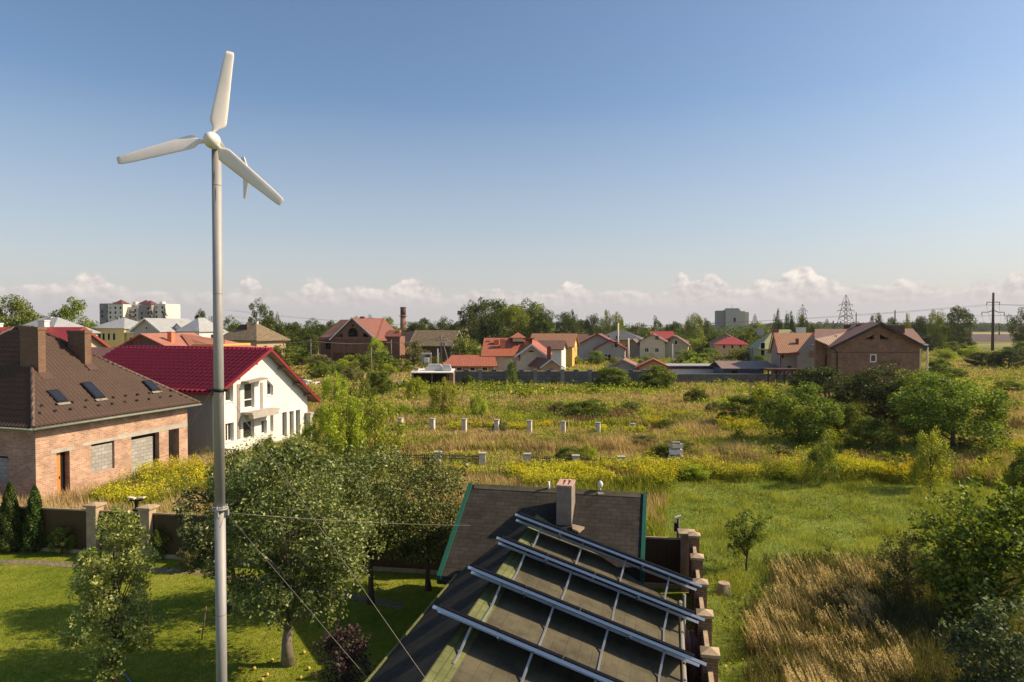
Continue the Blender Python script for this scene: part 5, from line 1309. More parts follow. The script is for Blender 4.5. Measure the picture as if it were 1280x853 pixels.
house('pink_cottage', 'small peach cottage with a red hipped roof in front of a grey gable', (gx(914, 178), 178), R(-12), 7.5, 6, Z(430, 178), Z(422.5, 178), 'wall_peach', 'tile_bright', 'hip', wins=[('f', -2, 3.0, .7, 1.1), ('f', 0, 3.0, .7, 1.1), ('f', 2, 3.0, .7, 1.1)], chims=[(2.6, -1, .8, .8, Z(425.5, 178), 'brick_rust')])
house('grey_gable_house', 'grey gabled house directly behind the small peach cottage', (gx(912, 192), 195), R(72), 10, 8.6, Z(428.5, 190), Z(418.5, 190), 'wall_mauve', 'tile_umber', 'gable', wins=[('l', 0, 5, .8, .8)])
def tower():
    Y = 520; s = Y/F; t = empty('tower_block', (gx(916, Y), Y, 0), R(-10), 'grey concrete tower block on the skyline with one dark window strip', 'tower block'); zt = Z(387, Y)
    for i, (x0, x1, y0, c, m_) in enumerate(((-11.5, -5, 2, .8, 'tower_a'), (-5.3, 5.2, -1, 0, 'tower_b'), (5, 9.0, 1, 1.3, 'tower_b'), (8.8, 12.0, 2.5, 2.0, 'tower_c'))):  # darker on the left, paler on the right: shade and sun put into colour
        mb = MB(); mb.box(x0, x1, y0+i*.003, 16, 0, zt-c); mb.build('wall', M[m_], t)
    mb = MB(); mb.box(-4.6, 4.4, 1, 9, zt+.01, zt+.9); mb.build('roof_house', M['tower_a'], t)
    for z_, m_ in ((zt-7, 'dark'), (zt-11, 'frame_grey'), (zt-14.5, 'dark')):
        mb = MB(); mb.box(.3, 1.9, -1.05, -1.003, z_-2.4, z_+.6); mb.build('window', M[m_], t)
    mb = MB(); mb.tube([(0, 4, zt+.9), (0, 4, zt+3)], .12, 5); mb.build('antenna', M['steel_far'], t)
M['tower_a'] = plain('tower_grey_shaded', (.24, .24, .25), .9, 0, .06, .1); M['tower_b'] = plain('tower_half_lit', (.37, .36, .34), .9, 0, .06, .1); M['tower_c'] = plain('tower_sunlit', (.50, .45, .36), .9, 0, .06, .1)  # shaded, middle and sunlit copies of one concrete
tower()
def green_block():
    Y = 128; t = house('pale_green_house', 'pale green building with an olive mansard roof and grey chimneys behind the orange-roofed house', (gx(988, Y), Y+4), R(-4), 11.0, 8, Z(437, Y), Z(413.5, Y), 'wall_greenish', 'green_roof', 'hip', ov=.15,
        wins=[('f', -4.8, 1.6, .9, 4.2), ('l', 0, 3, 1, 2)], chims=[(-4.2, -.5, 1.1, .9, Z(409, Y), 'concrete'), (3.4, -.5, 1.6, .9, Z(409.5, Y), 'wall_pale'), (-1.4, -.2, 1.2, .9, Z(412.3, Y), 'red_trim')])
M['green_roof'] = seam('green_roof', (.32, .33, .16), .6)
green_block()
def orange_roof_house():
    Y = 104; o = gx(985, Y)
    def P(px, py, dy): return Vector((gx(px, Y+dy)-o, dy, hz(py, Y+dy) if py else 0))
    t = empty('orange_tiled_house', (o, Y, 0), R(0), 'grey house with an orange-brown roof edged in red, beside the big brick house', 'house')
    v = (0, 0, -.16)
    mb = MB(); mb.ext([P(976, 0, .5), P(997, 0, .5), P(997, 443, .5), P(976, 443, .5)], (0, .3, 0)); mb.build('wall', M['wall_mauve'], t)
    mb = MB(); mb.ext([P(976, 0, .8), P(976, 443, .8), P(968.5, 419, 4), P(964, 442, 8), P(964, 0, 8)], (.3, 0, 0)); mb.build('gable_wall', M['wall_mauve'], t)
    mb = MB(); mb.ext([P(997, 0, -.2), P(1021, 0, -.2), P(1021, 422, -.2), P(1016, 419, -.2), P(997, 442, -.2)], (0, .4, 0)); mb.build('gable_wall', M['wall_mauve'], t)
    mb = MB(); a, b, c, d = P(973, 442.2, -.2), P(996, 442.2, -.2), P(1017, 416.3, 4), P(967, 416.3, 4)
    mb.ext([a, b, c, d], v); e = P(961.5, 441, 8.6); mb.ext([d+Vector((0, .003, 0)), c+Vector((0, .003, 0)), c+Vector((0, 4.4, -2.9)), e], v); mb.build('roof', M['tile_coffee'], t)
    mb = MB(); u = UP*.1
    mb.ext([d+u, a+u, a-UP*.25, d-UP*.25], (-.12, 0, 0)); mb.ext([d+u+Vector((-.13, 0, 0)), e+u+Vector((-.13, 0, 0)), e-UP*.25+Vector((-.13, 0, 0)), d-UP*.25+Vector((-.13, 0, 0))], (-.1, 0, 0))
    mb.ext([c+u, b+u, b+u+Vector((.35, -.1, 0)), c+u+Vector((.35, -.1, 0))], (0, 0, -.3)); mb.bar(a, b, .14, .16); mb.build('verge_trim', M['maroon_trim'], t)
    mb = MB(); q = P(996.5, 432, 1.8); mb.box(q.x-.18, q.x+.18, 1.6, 2.0, q.z-.5, hz(423.3, Y+1.8)); mb.build('chimney', M['red_trim'], t)
    for (p0, p1, p2, p3, dy, m_) in ((985, 989.5, 463, 457.5, .5, 'dark'), (1012, 1019, 447, 439, -.2, 'brick_rust'), (977.5, 979.5, 448, 442.5, .5, 'dark')):
        mb = MB(); mb.ext([P(p0, p2, dy-.01), P(p1, p2, dy-.01), P(p1, p3, dy-.01), P(p0, p3, dy-.01)], (0, -.04, 0)); mb.build('window', M[m_], t)
    mb = MB(); q = P(976, 0, .4); mb.tube([q, Vector((q.x, q.y, hz(443, Y)))], .06, 6); q = P(997, 0, -.3); mb.build('downpipe', M['maroon_trim'], t)
orange_roof_house()
def big_brick():
    Y = 88; s = Y/F; z = lambda p: Z(p, Y); X = lambda p: (p-1095)*s
    t = empty('big_brick_house', (gx(1095, Y), Y, 0), R(0), 'big rust-coloured brick house with a wide low gable and dark verges, right of centre', 'house')
    v = (0, 0, -.16); zt = z(404.8)
    mb = MB(); mb.holed([(X(1040), 0), (X(1150), 0), (X(1150), z(431.5)), (X(1098), zt-.1), (X(1040), z(431.5))],
        [[(X(1081), z(424.5)), (X(1093), z(424.5)), (X(1093), z(418))], [(X(1100), z(424.5)), (X(1112.5), z(424.5)), (X(1100), z(418))], [(X(1088), z(453)), (X(1096), z(453)), (X(1096), z(443)), (X(1088), z(443))]], (0, 0, 0), (1, 0, 0), (0, 0, 1), .4); mb.build('gable_wall', M['brick_rust'], t)
    mb = MB(); mb.box(X(1078), X(1116), .41, .5, z(460), z(416)); mb.build('inner_wall', M['dark'], t)
    mb = MB(); mb.box(X(1040)-.004, X(1150)+.004, -.02, -.004, z(441.2), z(440.2)); mb.build('brick_band', M['brick_dark'], t)
    mb = MB(); a, b, c, d = X(1088), X(1096), z(453), z(443)
    for q in ((a, a+.12, c, d), (b-.12, b, c, d), (a+.12, b-.12, c, c+.12), (a+.12, b-.12, d-.12, d)): mb.box(q[0], q[1], .0, .12, q[2], q[3])
    w = mb.build('window', M['frame_white'], t); mb = MB(); mb.box(a+.12, b-.12, .1, .12, c+.12, d-.12); mb.build('pane', M['glass'], w)
    mb = MB(); mb.box(X(1150)-.3, X(1150), .41, 5, 0, z(431.5)); mb.build('wall', M['brick_rust'], t)
    mb = MB(); mb.box(X(1040)+.02, X(1040)+.3, .41, 1.4, 0, z(431.5)); mb.build('wall', M['brick_rust'], t)
    mb = MB(); mb.box(X(1150)+.003, X(1152), 0, 4, 0, z(437)); mb.build('wall', M['wall_cream'], t)
    # dark front roof
    ry = 5.5
    mb = MB()
    mb.ext([(X(1098), -.6, z(403.6)), (X(1036), -.6, z(433.5)), (X(1036), ry, z(433.5)), (X(1098), ry, z(403.6))], v); mb.ext([(X(1098)+.003, -.6, z(403.6)), (X(1155), -.6, z(433)), (X(1155), ry, z(433)), (X(1098)+.003, ry, z(403.6))], v); mb.build('roof', M['tile_umber'], t)
    mb = MB()
    for p, q in (((X(1098), -.66, z(403)), (X(1035), -.66, z(434))), ((X(1098), -.66, z(403)), (X(1155.5), -.66, z(433.5)))): mb.ext([p, q, Vector(q)-UP*.34, Vector(p)-UP*.34], (0, -.06, 0))
    mb.build('verge_trim', M['dark_trim'], t)
    # left wing
    o = gx(1095, Y)
    def P(px, py, dy): return Vector((gx(px, Y+dy)-o, dy, hz(py, Y+dy) if py else 0))
    mb = MB(); mb.ext([P(1019, 0, 1.5), P(1040.5, 0, 1.5), P(1040.5, 433, 1.5), P(1031, 430, 1.5), P(1020, 426, 1.5)], (0, .4, 0)); mb.build('wall', M['brick_rust'], t)
    mb = MB(); mb.ext([P(1018.5, 424, .8), P(1039, 433, .6), P(1075, 411.5, 4.6), P(1018.5, 411.3, 4.6)], v); mb.build('roof', M['tile_coffee2'], t)
    mb = MB(); q = P(1044, 421, 2.4); mb.box(q.x-.16, q.x+.16, 2.2, 2.5, q.z-.3, q.z+.16); mb.build('roof_vent', M['wall_pale'], t)
    mb = MB(); a = P(1031.5, 457, 1.5); b = P(1039.5, 444, 1.5); mb.box(a.x, b.x, 1.44, 1.497, a.z, b.z); w = mb.build('window', M['wood_dark'], t)
    for k in range(2): mb = MB(); x = a.x + .08 + k*(b.x-a.x)*.5; mb.box(x, x+(b.x-a.x)*.36, 1.41, 1.435, a.z+.1, b.z-.1); mb.build('pane', M['glass'], w)
    mb = MB(); mb.tube([(X(1046.5), -.08, 0), (X(1046.5), -.08, z(440)), (X(1040), -.08, z(435))], .07, 6); mb.build('downpipe', M['black'], t)
    # right rear wing roof
    mb = MB(); mb.ext([P(1110, 429.5, 2.6), P(1157.5, 429.5, 2.6), P(1141, 411, 6.5), P(1098, 411, 6.5)], v); mb.build('roof', M['tile_coffee2'], t)
    mb = MB(); a = P(1157.8, 430, 2.6); mb.box(a.x-.8, a.x+.1, 2.3, 2.5, a.z-.22, a.z-.02); mb.build('fascia', M['wall_pale'], t)
    for p0, p1, tp, dy in ((1115, 1131, 407, 5.2), (1058, 1063.5, 406.5, 5), (1073, 1079, 406, 3.4)):
        a = P(p0, 418, dy); b = P(p1, tp, dy); mb = MB(); mb.box(a.x, b.x, dy, dy+.7, a.z, b.z); c = mb.build('chimney', M['brick_dark'], t)
        mb = MB(); mb.box(a.x-.08, b.x+.08, dy-.08, dy+.78, b.z+.05, b.z+.12); mb.build('chimney_rim', M['cap_stone'], c)
M['dark_trim'] = plain('dark_verge', (.035, .033, .036), .6, 0, .1, 3); M['tile_coffee2'] = tile('tile_coffee_brown', (.22, .12, .085), .3, .38, .55)
big_brick()

# ================================================================ masts, pylons and poles
def pole(name, px, Y, top, r, mat, label, base=None, arms=(), cat='utility pole', group=None, ins=True):
    if base: Y = G(px, base).y
    h = hz(top, Y); t = empty(name, (gx(px, Y), Y, 0), 0, label, cat, group)
    mb = MB(); mb.tube([(0, 0, 0), (0, 0, h)], [r*1.15, r*.8], 8); mb.build('post', M[mat], t)
    for (dz, w) in arms:
        mb = MB(); mb.box(-w/2, w/2, -.05, .05, h-dz-.05, h-dz+.05)
        if ins:
            for k in (-1, 1): mb.tube([(k*w*.42, 0, h-dz+.05), (k*w*.42, 0, h-dz+.28)], .05, 5)
        mb.build('crossarm', M[mat], t)
    return t
gp = 'wooden and concrete utility poles among the houses'
pole('utility_pole', 388.4, 145, 424, .13, 'pole_wood', 'wooden pole standing in the bushes left of the red-brick gabled house', arms=((.4, 1.2),), group=gp)
pole('utility_pole', 464, 112, 434, .10, 'pole_wood', 'thin bare pole in the field in front of the red-brick gabled house', group=gp)
pole('utility_pole', 489, 150, 425, .12, 'pole_wood', 'pole in the bushes between the red-brick gabled house and the barn', group=gp)
pole('utility_pole', 547, 128, 436, .14, 'concrete', 'short thick concrete pole beside the twin poles at the white-roofed shed', group=gp)
def braced():
    Y = 132; t = pole('utility_pole', 551.5, Y, 419, .15, 'pole_wood', 'tall utility pole with two slanting braces and insulators in front of the barn', arms=((1.0, 2.2), (.5, 1.4)), group=gp)
    h = hz(420, Y)
    for x in (1.9, -1.5): mb = MB(); mb.tube([(x, 0, 0), (x*.15, 0, h-1.2 if x > 0 else h*.55)], .1, 6); mb.build('brace', M['pole_wood'], t)
    mb = MB(); mb.box(.3, .9, -.3, .3, h-1.9, h-1.3); mb.build('insulator_box', M['frame_grey'], t)
braced()
def transformer():
    Y = 124; t = empty('transformer_pole', (gx(533, Y), Y, 0), 0, 'pair of concrete posts carrying a small white transformer box left of the twin poles', 'transformer'); z = Z(441, Y)
    for x in (-.75, .75): mb = MB(); mb.box(x-.14, x+.14, -.1, .1, 0, z); mb.build('post', M['concrete'], t)
    mb = MB(); mb.box(-.9, .9, -.15, .15, z-.3, z-.05); mb.box(-.45, .45, -.35, .35, z-1.8, z-.9); mb.build('box', M['frame_white'], t)
transformer()
pole('utility_pole', 573, 158, 422, .12, 'pole_wood', 'pole standing against the round green tree left of the villa', group=gp)
pole('utility_pole', 772.5, 190, 404, .30, 'wall_cream', 'tall cream pole rising in front of the grey hipped roof', group=gp)
pole('utility_pole', 785.5, 165, 423, .26, 'wall_cream', 'cream concrete post right of the tall cream pole', group=gp)
pole('utility_pole', 759, 168, 430, .16, 'concrete', 'short pole in front of the red-edged gable, left one of two', group=gp)
pole('utility_pole', 765, 166, 431, .16, 'concrete', 'short pole in front of the red-edged gable, right one of two', group=gp)
pole('utility_pole', 840.5, 140, 430, .18, 'concrete', 'grey concrete pole above the long white building', group=gp)
pole('utility_pole', 1159.5, 92, 434, .14, 'concrete', 'short grey pole just right of the big brick house', group=gp)
pole('utility_pole', 1172, 330, 390, .25, 'pole_dark', 'dark pole rising behind the big brick house among the poplars', group=gp)
def lattice(px, Y, top, w0, arms, label):
    h = hz(top, Y); t = empty('lattice_pylon', (gx(px, Y), Y, 0), R(8), label, 'electricity pylon', 'lattice pylons on the skyline'); s = Y/F
    b = max(.22, .55*s*.5)
    mb = MB(); wt = w0*.3
    n = 9; hs = h*.86
    def wd(z): return w0*(1-z/hs)**1.2 + wt
    for sx in (-1, 1):
        for sy in (-1, 1):
            pts = [(sx*wd(hs*i/n), sy*wd(hs*i/n), hs*i/n) for i in range(n+1)]
            for a, c in zip(pts[:-1], pts[1:]): mb.bar(a, c, b)
            mb.bar(pts[-1], (0, 0, h), b*.8)
    mb.build('legs', M['steel_far'], t)
    mb = MB()
    for i in range(n):
        z0, z1 = hs*i/n, hs*(i+1)/n; a, c = wd(z0), wd(z1)
        for sy in (-1, 1):
            mb.bar((-a, sy*a, z0), (c, sy*c, z1), b*.7); mb.bar((a, sy*a, z0), (-c, sy*c, z1), b*.7)
        mb.bar((-c, -c, z1), (c, -c, z1), b*.7)
    mb.build('bracing', M['steel_far'], t)
    for (pz, hwid) in arms:
        z = hz(pz, Y); L = hwid*s; mb = MB()
        for sx in (-1, 1):
            mb.bar((0, 0, z), (sx*L, 0, z), b*.8); mb.bar((0, 0, z+1.6*s*2), (sx*L, 0, z), b*.7); mb.tube([(sx*L, 0, z), (sx*L, 0, z-1.2*s*2)], b*.5, 5)
        mb.build('crossarm', M['steel_far'], t)
lattice(1057, 420, 368.5, 4.2, ((381, 9), (388.5, 11.5), (396.5, 8)), 'tall lattice pylon with three crossarms, on the skyline above the big brick house')
lattice(1003, 560, 380, 4.2, ((388.5, 6.5), (393, 5)), 'lattice pylon half hidden behind the three small poplars')
lattice(943.5, 900, 392, 4.2, ((397.5, 2.6), (401, 3)), 'faint small lattice pylon between the tower block and the three small poplars')
lattice(347, 620, 389.5, 3.0, ((396, 2.0), (400, 1.6)), 'faint lattice mast right of the tall tree behind the brick hipped house')
lattice(1033.5, 1000, 398.5, 4.0, ((402, 1.8),), 'faintest lattice pylon, low on the skyline left of the tall one')
def hline(px, Y, top, base, label):
    t = pole('power_pole', px, Y, top, .42, 'pole_dark', label, cat='power pole', group='dark power-line poles on the right')
    s = Y/F
    for (py, L, dip) in ((378, 8, 5), (390.5, 14, 6)):
        f = (py - top); z = hz(py, Y)
        mb = MB()
        for sx in (-1, 1):
            up = 2.6*s if L > 10 else 0
            mb.bar((0, 0, z+up), (sx*L*.45*s, 0, z), .22); mb.bar((sx*L*.45*s, 0, z), (sx*L*s, 0, z), .22); mb.tube([(sx*L*s, 0, z), (sx*L*s, 0, z-dip*.7*s)], .12, 5)
        mb.build('crossarm', M['steel_far'], t)
    return t
hline(1241, 232, 366, 440, 'nearest and tallest dark power pole with bracket arms at the right')
def far_pole(px, Y, top, a1, label, r=.5):
    t = pole('power_pole', px, Y, top, r, 'pole_dark', label, cat='power pole', group='dark power-line poles on the right'); s = Y/F
    for py, L in a1:
        mb = MB(); z = hz(py, Y)
        for sx in (-1, 1): mb.bar((0, 0, z), (sx*L*s, 0, z), .3); mb.tube([(sx*L*s, 0, z), (sx*L*s, 0, z-3*s)], .2, 5)
        mb.build('crossarm', M['steel_far'], t)
far_pole(1212.5, 380, 400, ((401, 6),), 'second dark power pole, at the right edge of the poplars')
far_pole(1249, 640, 404, ((405, 8),), 'small distant power pole just right of the nearest one')
far_pole(1070, 460, 391, (), 'bare pole right of the tall lattice pylon', .4)
far_pole(1118.5, 400, 388, (), 'thin pole above the right chimney of the big brick house', .4)
far_pole(1041.5, 520, 401, (), 'left post of the pair left of the tall lattice pylon', .5)
far_pole(1050.5, 520, 402, (), 'right post of the pair left of the tall lattice pylon', .5)
def wires():
    t = empty('power_lines', (0, 232, 0), 0, 'thin power lines strung from the nearest dark power pole towards the skyline', 'power lines')
    o = Vector((0, 232, 0))
    for py, dx in ((381, -8), (381, 8), (394, -14), (394, 14)):
        a = at(1241+dx, py, 232); b = at(1249+dx*.6, 405+(py-381)*.2, 640); 
        for e, sag in ((b, 5), (Vector((a.x-330, a.y+170, a.z+2)), 9), (Vector((a.x + 60, a.y - 200, a.z+1)), 3)):
            pts = [a.lerp(e, i/14) - UP*sag*4*(i/14)*(1-i/14) - o for i in range(15)]
            mb = MB(); mb.tube(pts, .035, 4); mb.build('wire', M['wire_dark'], t)
    t = empty('overhead_wires', (0, 145, 0), 0, 'pale overhead wires running from pole to pole past the red-brick gabled house', 'overhead wires'); o = Vector((0, 145, 0))
    P = [at(300, 427, 150), at(388.4, 426, 145), at(489, 428, 150), at(551.5, 422, 132), at(573, 425, 158)]
    for a, b in zip(P[:-1], P[1:]):
        for dx in (-.5, .5):
            pts = [a.lerp(b, i/10) - UP*.5*4*(i/10)*(1-i/10) - o + Vector((0, dx, 0)) for i in range(11)]
            mb = MB(); mb.tube(pts, .03, 4); mb.build('wire', M['wire'], t)
wires()

# ================================================================ posts in the field
def fpost(px, top, base, label, w=.36, group='bare concrete posts of the upper row in the field'):
    g = G(px, base); h = hz(top-1.5, g.y); t = empty('concrete_post', (g.x, g.y, 0), R(-14), label, 'post', group)
    mb = MB(); mb.box(-w/2, w/2, -w/2, w/2, 0, h-.10); mb.build('shaft', M['post_side'], t)
    mb = MB(); mb.box(-w/2-.03, w/2+.03, -w/2-.03, w/2+.03, h-.098, h); mb.build('post_cap', M['concrete'], t)
M['post_side'] = plain('post_concrete', (.62, .57, .48), .9, 0, .2, 3, bump=.4)
lab = ['upper-row post half hidden in the light green sapling', 'upper-row post just right of the light green sapling, bigger than its neighbours', 'upper-row post, second one right of the light green sapling', 'upper-row post, third one right of the light green sapling', 'upper-row post above the gap between the second and third lower posts', 'upper-row post straight above the fourth lower post', 'upper-row post with yellow goldenrod at its right foot', 'tall upper-row post left of the last one', 'short last post at the right end of the upper row']
for (px, top), l in zip(((464, 525), (500.6, 524), (540.7, 524.5), (580.4, 525), (620.9, 526), (662, 527), (704, 528), (747.4, 529.5), (791, 531)), lab): fpost(px, top, 541 if px != 747.4 else 545, l)
fpost(386, 520, 548, 'concrete post standing alone beside the right corner of the white house', .3, None) if False else None
g = G(387, 549); t_ = empty('gate_post', (g.x, g.y, 0), R(-14), 'pale concrete gate post just right of the white house wall', 'post'); mb = MB(); mb.box(-.2, .2, -.2, .2, 0, 2.0); mb.build('shaft', M['concrete'], t_); mb = MB(); mb.box(-.26, .26, -.26, .26, 2.002, 2.12); mb.build('post_cap', M['concrete'], t_)
def picket_row():
    pts = [(494.6, 566), (547, 566), (602.6, 567.5), (659, 568.5), (720, 570.5), (777, 572), (828, 577)]
    Y = [44.4, 44.1, 43.7, 43.3, 42.9, 42.6, 42.0]
    t = empty('picket_fence', (0, 45, 0), 0, 'half-buried picket fence between concrete posts, lower row in the field behind the outbuilding', 'fence'); o = Vector((0, 45, 0))
    L = []
    for (px, top), y in zip(pts, Y):
        h = hz(top-1.5, y); p = Vector((gx(px, y), y, 0)); L.append((p, h))
        mb = MB(); q = p - o; w = .21; mb.box(q.x-w, q.x+w, q.y-w, q.y+w, 0, h-.1); pp = mb.build('post', M['post_side'], t)
        mb = MB(); w = .25; mb.box(q.x-w, q.x+w, q.y-w, q.y+w, h-.098, h); mb.build('post_cap', M['concrete'], pp)
    for i, ((a, ha), (b, hb)) in enumerate(zip(L[:-1], L[1:])):
        if i in (2,): continue
        mb = MB(); n = 22; d = (b-a)
        for k in range(1, n):
            if (k*7+i) % 9 == 0: continue
            p = a + d*(k/n) - o; z = min(ha, hb)*.86; mb.box(p.x-.035, p.x+.035, p.y-.012, p.y+.012, .0, z + .03*math.sin(k*2.3))
        for z in (.4, min(ha, hb)*.68): mb.bar(a-o+UP*z+Vector((0, .04, 0)), b-o+UP*z+Vector((0, .04, 0)), .05)
        mb.build('picket_panel', M['wood'], t)
picket_row()
def blocks():
    g = G(845, 583); t = empty('block_stack', (g.x, g.y, 0), R(-10), 'stack of three pale concrete blocks standing among the goldenrod', 'block stack')
    z = 0
    for i, (w, h) in enumerate(((.55, .3), (.42, .34), (.36, .34), (.36, .30))):
        mb = MB(); mb.box(-w, w, -w*.8, w*.8, z+.04, z+h); z += h + .06; o = mb.build('block', M['wall_pale'] if i % 2 == 0 else M['concrete'], t); o.rotation_euler = (0, 0, .12*i)
        mb = MB(); mb.box(-w*.7, w*.7, -w*.6, w*.6, z-.06, z+.04); mb.build('spacer', M['concrete_dk'], t)
    mb = MB(); mb.box(-1.6, -.7, -.3, .5, .0, .28); mb.box(-.2, .9, -.75, -.35, .0, .24); mb.build('block', M['wall_pale'], t)
blocks()
g0 = G(1243, 543); g1 = G(1290, 556); mb = MB(); mb.tube([g0+UP*.25, g1+UP*.3], [.14, .18], 10); tag(mb.build('fallen_log', M['wall_cream']), 'pale stripped log lying in the weeds at the right edge', 'log')
g0 = G(1186, 548); g1 = G(1205, 545); mb = MB(); mb.bar(g0+UP*.2, g1+UP*.35, .2, .12); tag(mb.build('plank', M['concrete']), 'short pale plank beside the big dark bush on the right', 'plank')
# ================================================================ foreground garden plants (own meshes)
def near_tree(name, pos, parts, trunk_top, r0, leafsize, mat, label, cat='tree', seed=1, nb=24, asp=.55, crownname='crown', bark='bark', flat=.85, extra_trunks=()):
    """parts: list of (centre xyz, rx, ry, rz, nclumps, clump radius, leaves per clump, shell)"""
    rng = np.random.default_rng(seed)
    t = empty(name, pos, 0, label, cat)
    VV = []; FF = []; n0 = 0; allP = []
    for (c, rx, ry, rz, n, cr, per, shell) in parts:
        P = clumps(n, 1, 1, -1, rng, shell) * np.array([rx, ry, rz]) + np.array(c)
        V, Fc = foliage(P, cr, per, leafsize, rng, asp=asp, flat=flat, core=.15)
        VV.append(V); FF.append(Fc + n0); n0 += len(V); allP.append(P)
        d_ = rng.normal(size=(max(4, int(n*.45)), 3)); d_[:, 2] = np.abs(d_[:, 2])*.9 - .25; d_ /= np.linalg.norm(d_, axis=1)[:, None]
        P2 = d_*np.array([rx, ry, rz])*rng.uniform(1.0, 1.28, (len(d_), 1)) + np.array(c)
        V, Fc = foliage(P2, cr*.5, max(12, per//4), leafsize, rng, asp=asp, flat=1.6, core=.1); VV.append(V); FF.append(Fc + n0); n0 += len(V); allP.append(P2)
    link(crownname, fast_mesh(name + '_' + crownname, np.concatenate(VV), np.concatenate(FF), M[mat]), t)
    P = np.concatenate(allP); mb = MB(); limbs(mb, P, (0, 0, 0), trunk_top, r0, rng, nb, n=7)
    for e in extra_trunks: limbs(mb, P, (e[0]*.3, e[1]*.3, 0), e, r0*.7, rng, 6)
    mb.build('trunk' if cat == 'tree' else 'stem', M[bark], t)
    return t
# big apple tree in the middle of the lawn
Ya = 17.9; A = Vector((gx(357, Ya), Ya, 0)); s = Ya/F
near_tree('apple_tree', A, [((.25, 0, 3.9), 2.05, 1.9, 1.75, 120, .52, 150, .55), ((-.9, .2, 3.2), 1.0, 1.1, 1.5, 40, .42, 130, .4), ((1.2, .3, 3.0), 1.1, 1.1, 1.2, 40, .42, 130, .4), ((.2, -.6, 2.0), 1.5, 1.0, .6, 36, .36, 100, .3), ((-.1, .1, 5.5), .8, .8, .5, 16, .3, 90, .2)],
          (.05, 0, 3.2), .15, .095, 'lf_apple', 'big round grey-green apple tree in the middle of the lawn, right of the mast', seed=11, nb=34, bark='bark_pale')
Yb = 21.2; near_tree('apple_tree', (gx(283, Yb), Yb, 0), [((-.15, 0, 3.1), 1.15, 1.3, 1.4, 60, .42, 130, .5), ((-.4, -.2, 1.9), .8, 1.0, .7, 22, .34, 110, .3), ((.3, 0, 4.4), .8, .9, .7, 22, .32, 100, .3)],
          (.2, 0, 2.6), .09, .10, 'lf_olive2', 'smaller apple tree directly behind the mast, left of the big apple tree', seed=12, nb=24)
Yc = 21.9; near_tree('apple_tree', (gx(462, Yc), Yc, 0), [((-.1, 0, 3.4), 1.9, 1.5, 1.5, 90, .48, 130, .5), ((.6, 0, 2.4), 1.2, 1.1, .8, 30, .4, 110, .3)],
          (0, 0, 2.4), .11, .10, 'lf_apple', 'apple tree behind the right side of the big apple tree', seed=13, nb=24)
Yd = 23.0; near_tree('apple_tree', (gx(535, Yd), Yd, 0), [((-.3, -.2, 3.1), 1.7, 1.3, 1.5, 80, .46, 130, .5), ((-.2, -.4, 1.9), 1.3, 1.0, .7, 30, .38, 110, .3)],
          (0, 0, 2.4), .10, .10, 'lf_apple', 'apple tree against the left edge of the outbuilding roof', seed=14, nb=24)
# pear tree bottom left
Yp = 16.6; near_tree('pear_tree', (gx(140, Yp)-.05, Yp, 0), [((.05, 0, 2.9), .80, .75, 1.25, 62, .25, 95, .2), ((0, 0, 1.5), 1.0, .85, .85, 52, .26, 95, .3), ((-.4, 0, 2.3), .6, .5, .7, 20, .24, 70, .2), ((.75, .1, 1.6), .45, .4, .5, 14, .22, 60, .2), ((.1, 0, 4.0), .45, .4, .5, 14, .2, 60, .2), ((.62, 0, 3.6), .2, .2, .5, 8, .14, 50, .2), ((-.55, 0, 3.4), .22, .2, .35, 7, .16, 50, .2), ((.1, -.3, .7), .35, .3, .5, 10, .2, 50, .2)],
          (0, 0, 3.9), .055, .085, 'lf_pear', 'slim young pear tree with bright yellow-green leaves left of the mast', seed=15, nb=40)
Ys = 15.8; near_tree('purple_shrub', (gx(428, Ys), Ys, 0), [((0, 0, .95), .62, .6, .85, 60, .2, 55, .2), ((.1, 0, 1.7), .35, .35, .35, 14, .14, 40, .2)], (0, 0, 1.6), .03, .075, 'lf_purple', 'small purple-leaved shrub at the foot of the big apple tree', 'shrub', seed=16, nb=30, crownname='foliage')
# walking stick like stake under the second apple tree
g = G(252, 800); mb = MB(); mb.tube([g, g + Vector((.12, .05, .95))], .02, 6); tag(mb.build('garden_stake', M['wood']), 'thin wooden stake leaning on the lawn left of the mast', 'stake')
# fallen apples (countable but tiny): individual things around the trunk
def apples():
    rng = np.random.default_rng(3); me = None
    P = [(G(px, py).x, G(px, py).y) for px, py in ((318, 838), (328, 852), (334, 846), (380, 818), (386, 838), (392, 806), (376, 850), (402, 800), (250, 790), (346, 858), (300, 838), (410, 818), (340, 828), (395, 846))]
    for i, (x, y) in enumerate(P):
        if me is None:
            mb = MB(); r = .05
            n = 8
            for a in range(7):
                th = math.pi*a/6
                for k in range(n): mb.v.append(Vector((r*math.sin(th)*math.cos(2*math.pi*k/n), r*math.sin(th)*math.sin(2*math.pi*k/n), r*(1+math.cos(th))*.9)))
            for a in range(6):
                for k in range(n): mb.f.append([a*n+k, (a+1)*n+k, (a+1)*n+(k+1) % n, a*n+(k+1) % n]); mb.sm.append(True)
            o = mb.build('fallen_apple', M['fallen']); me = o
        else: o = me.copy(); COL.objects.link(o)
        tag(o, 'yellow windfall apple lying in the grass under the apple trees', 'apple', 'windfall apples under the apple trees'); o.location = (x, y, .01)
apples()
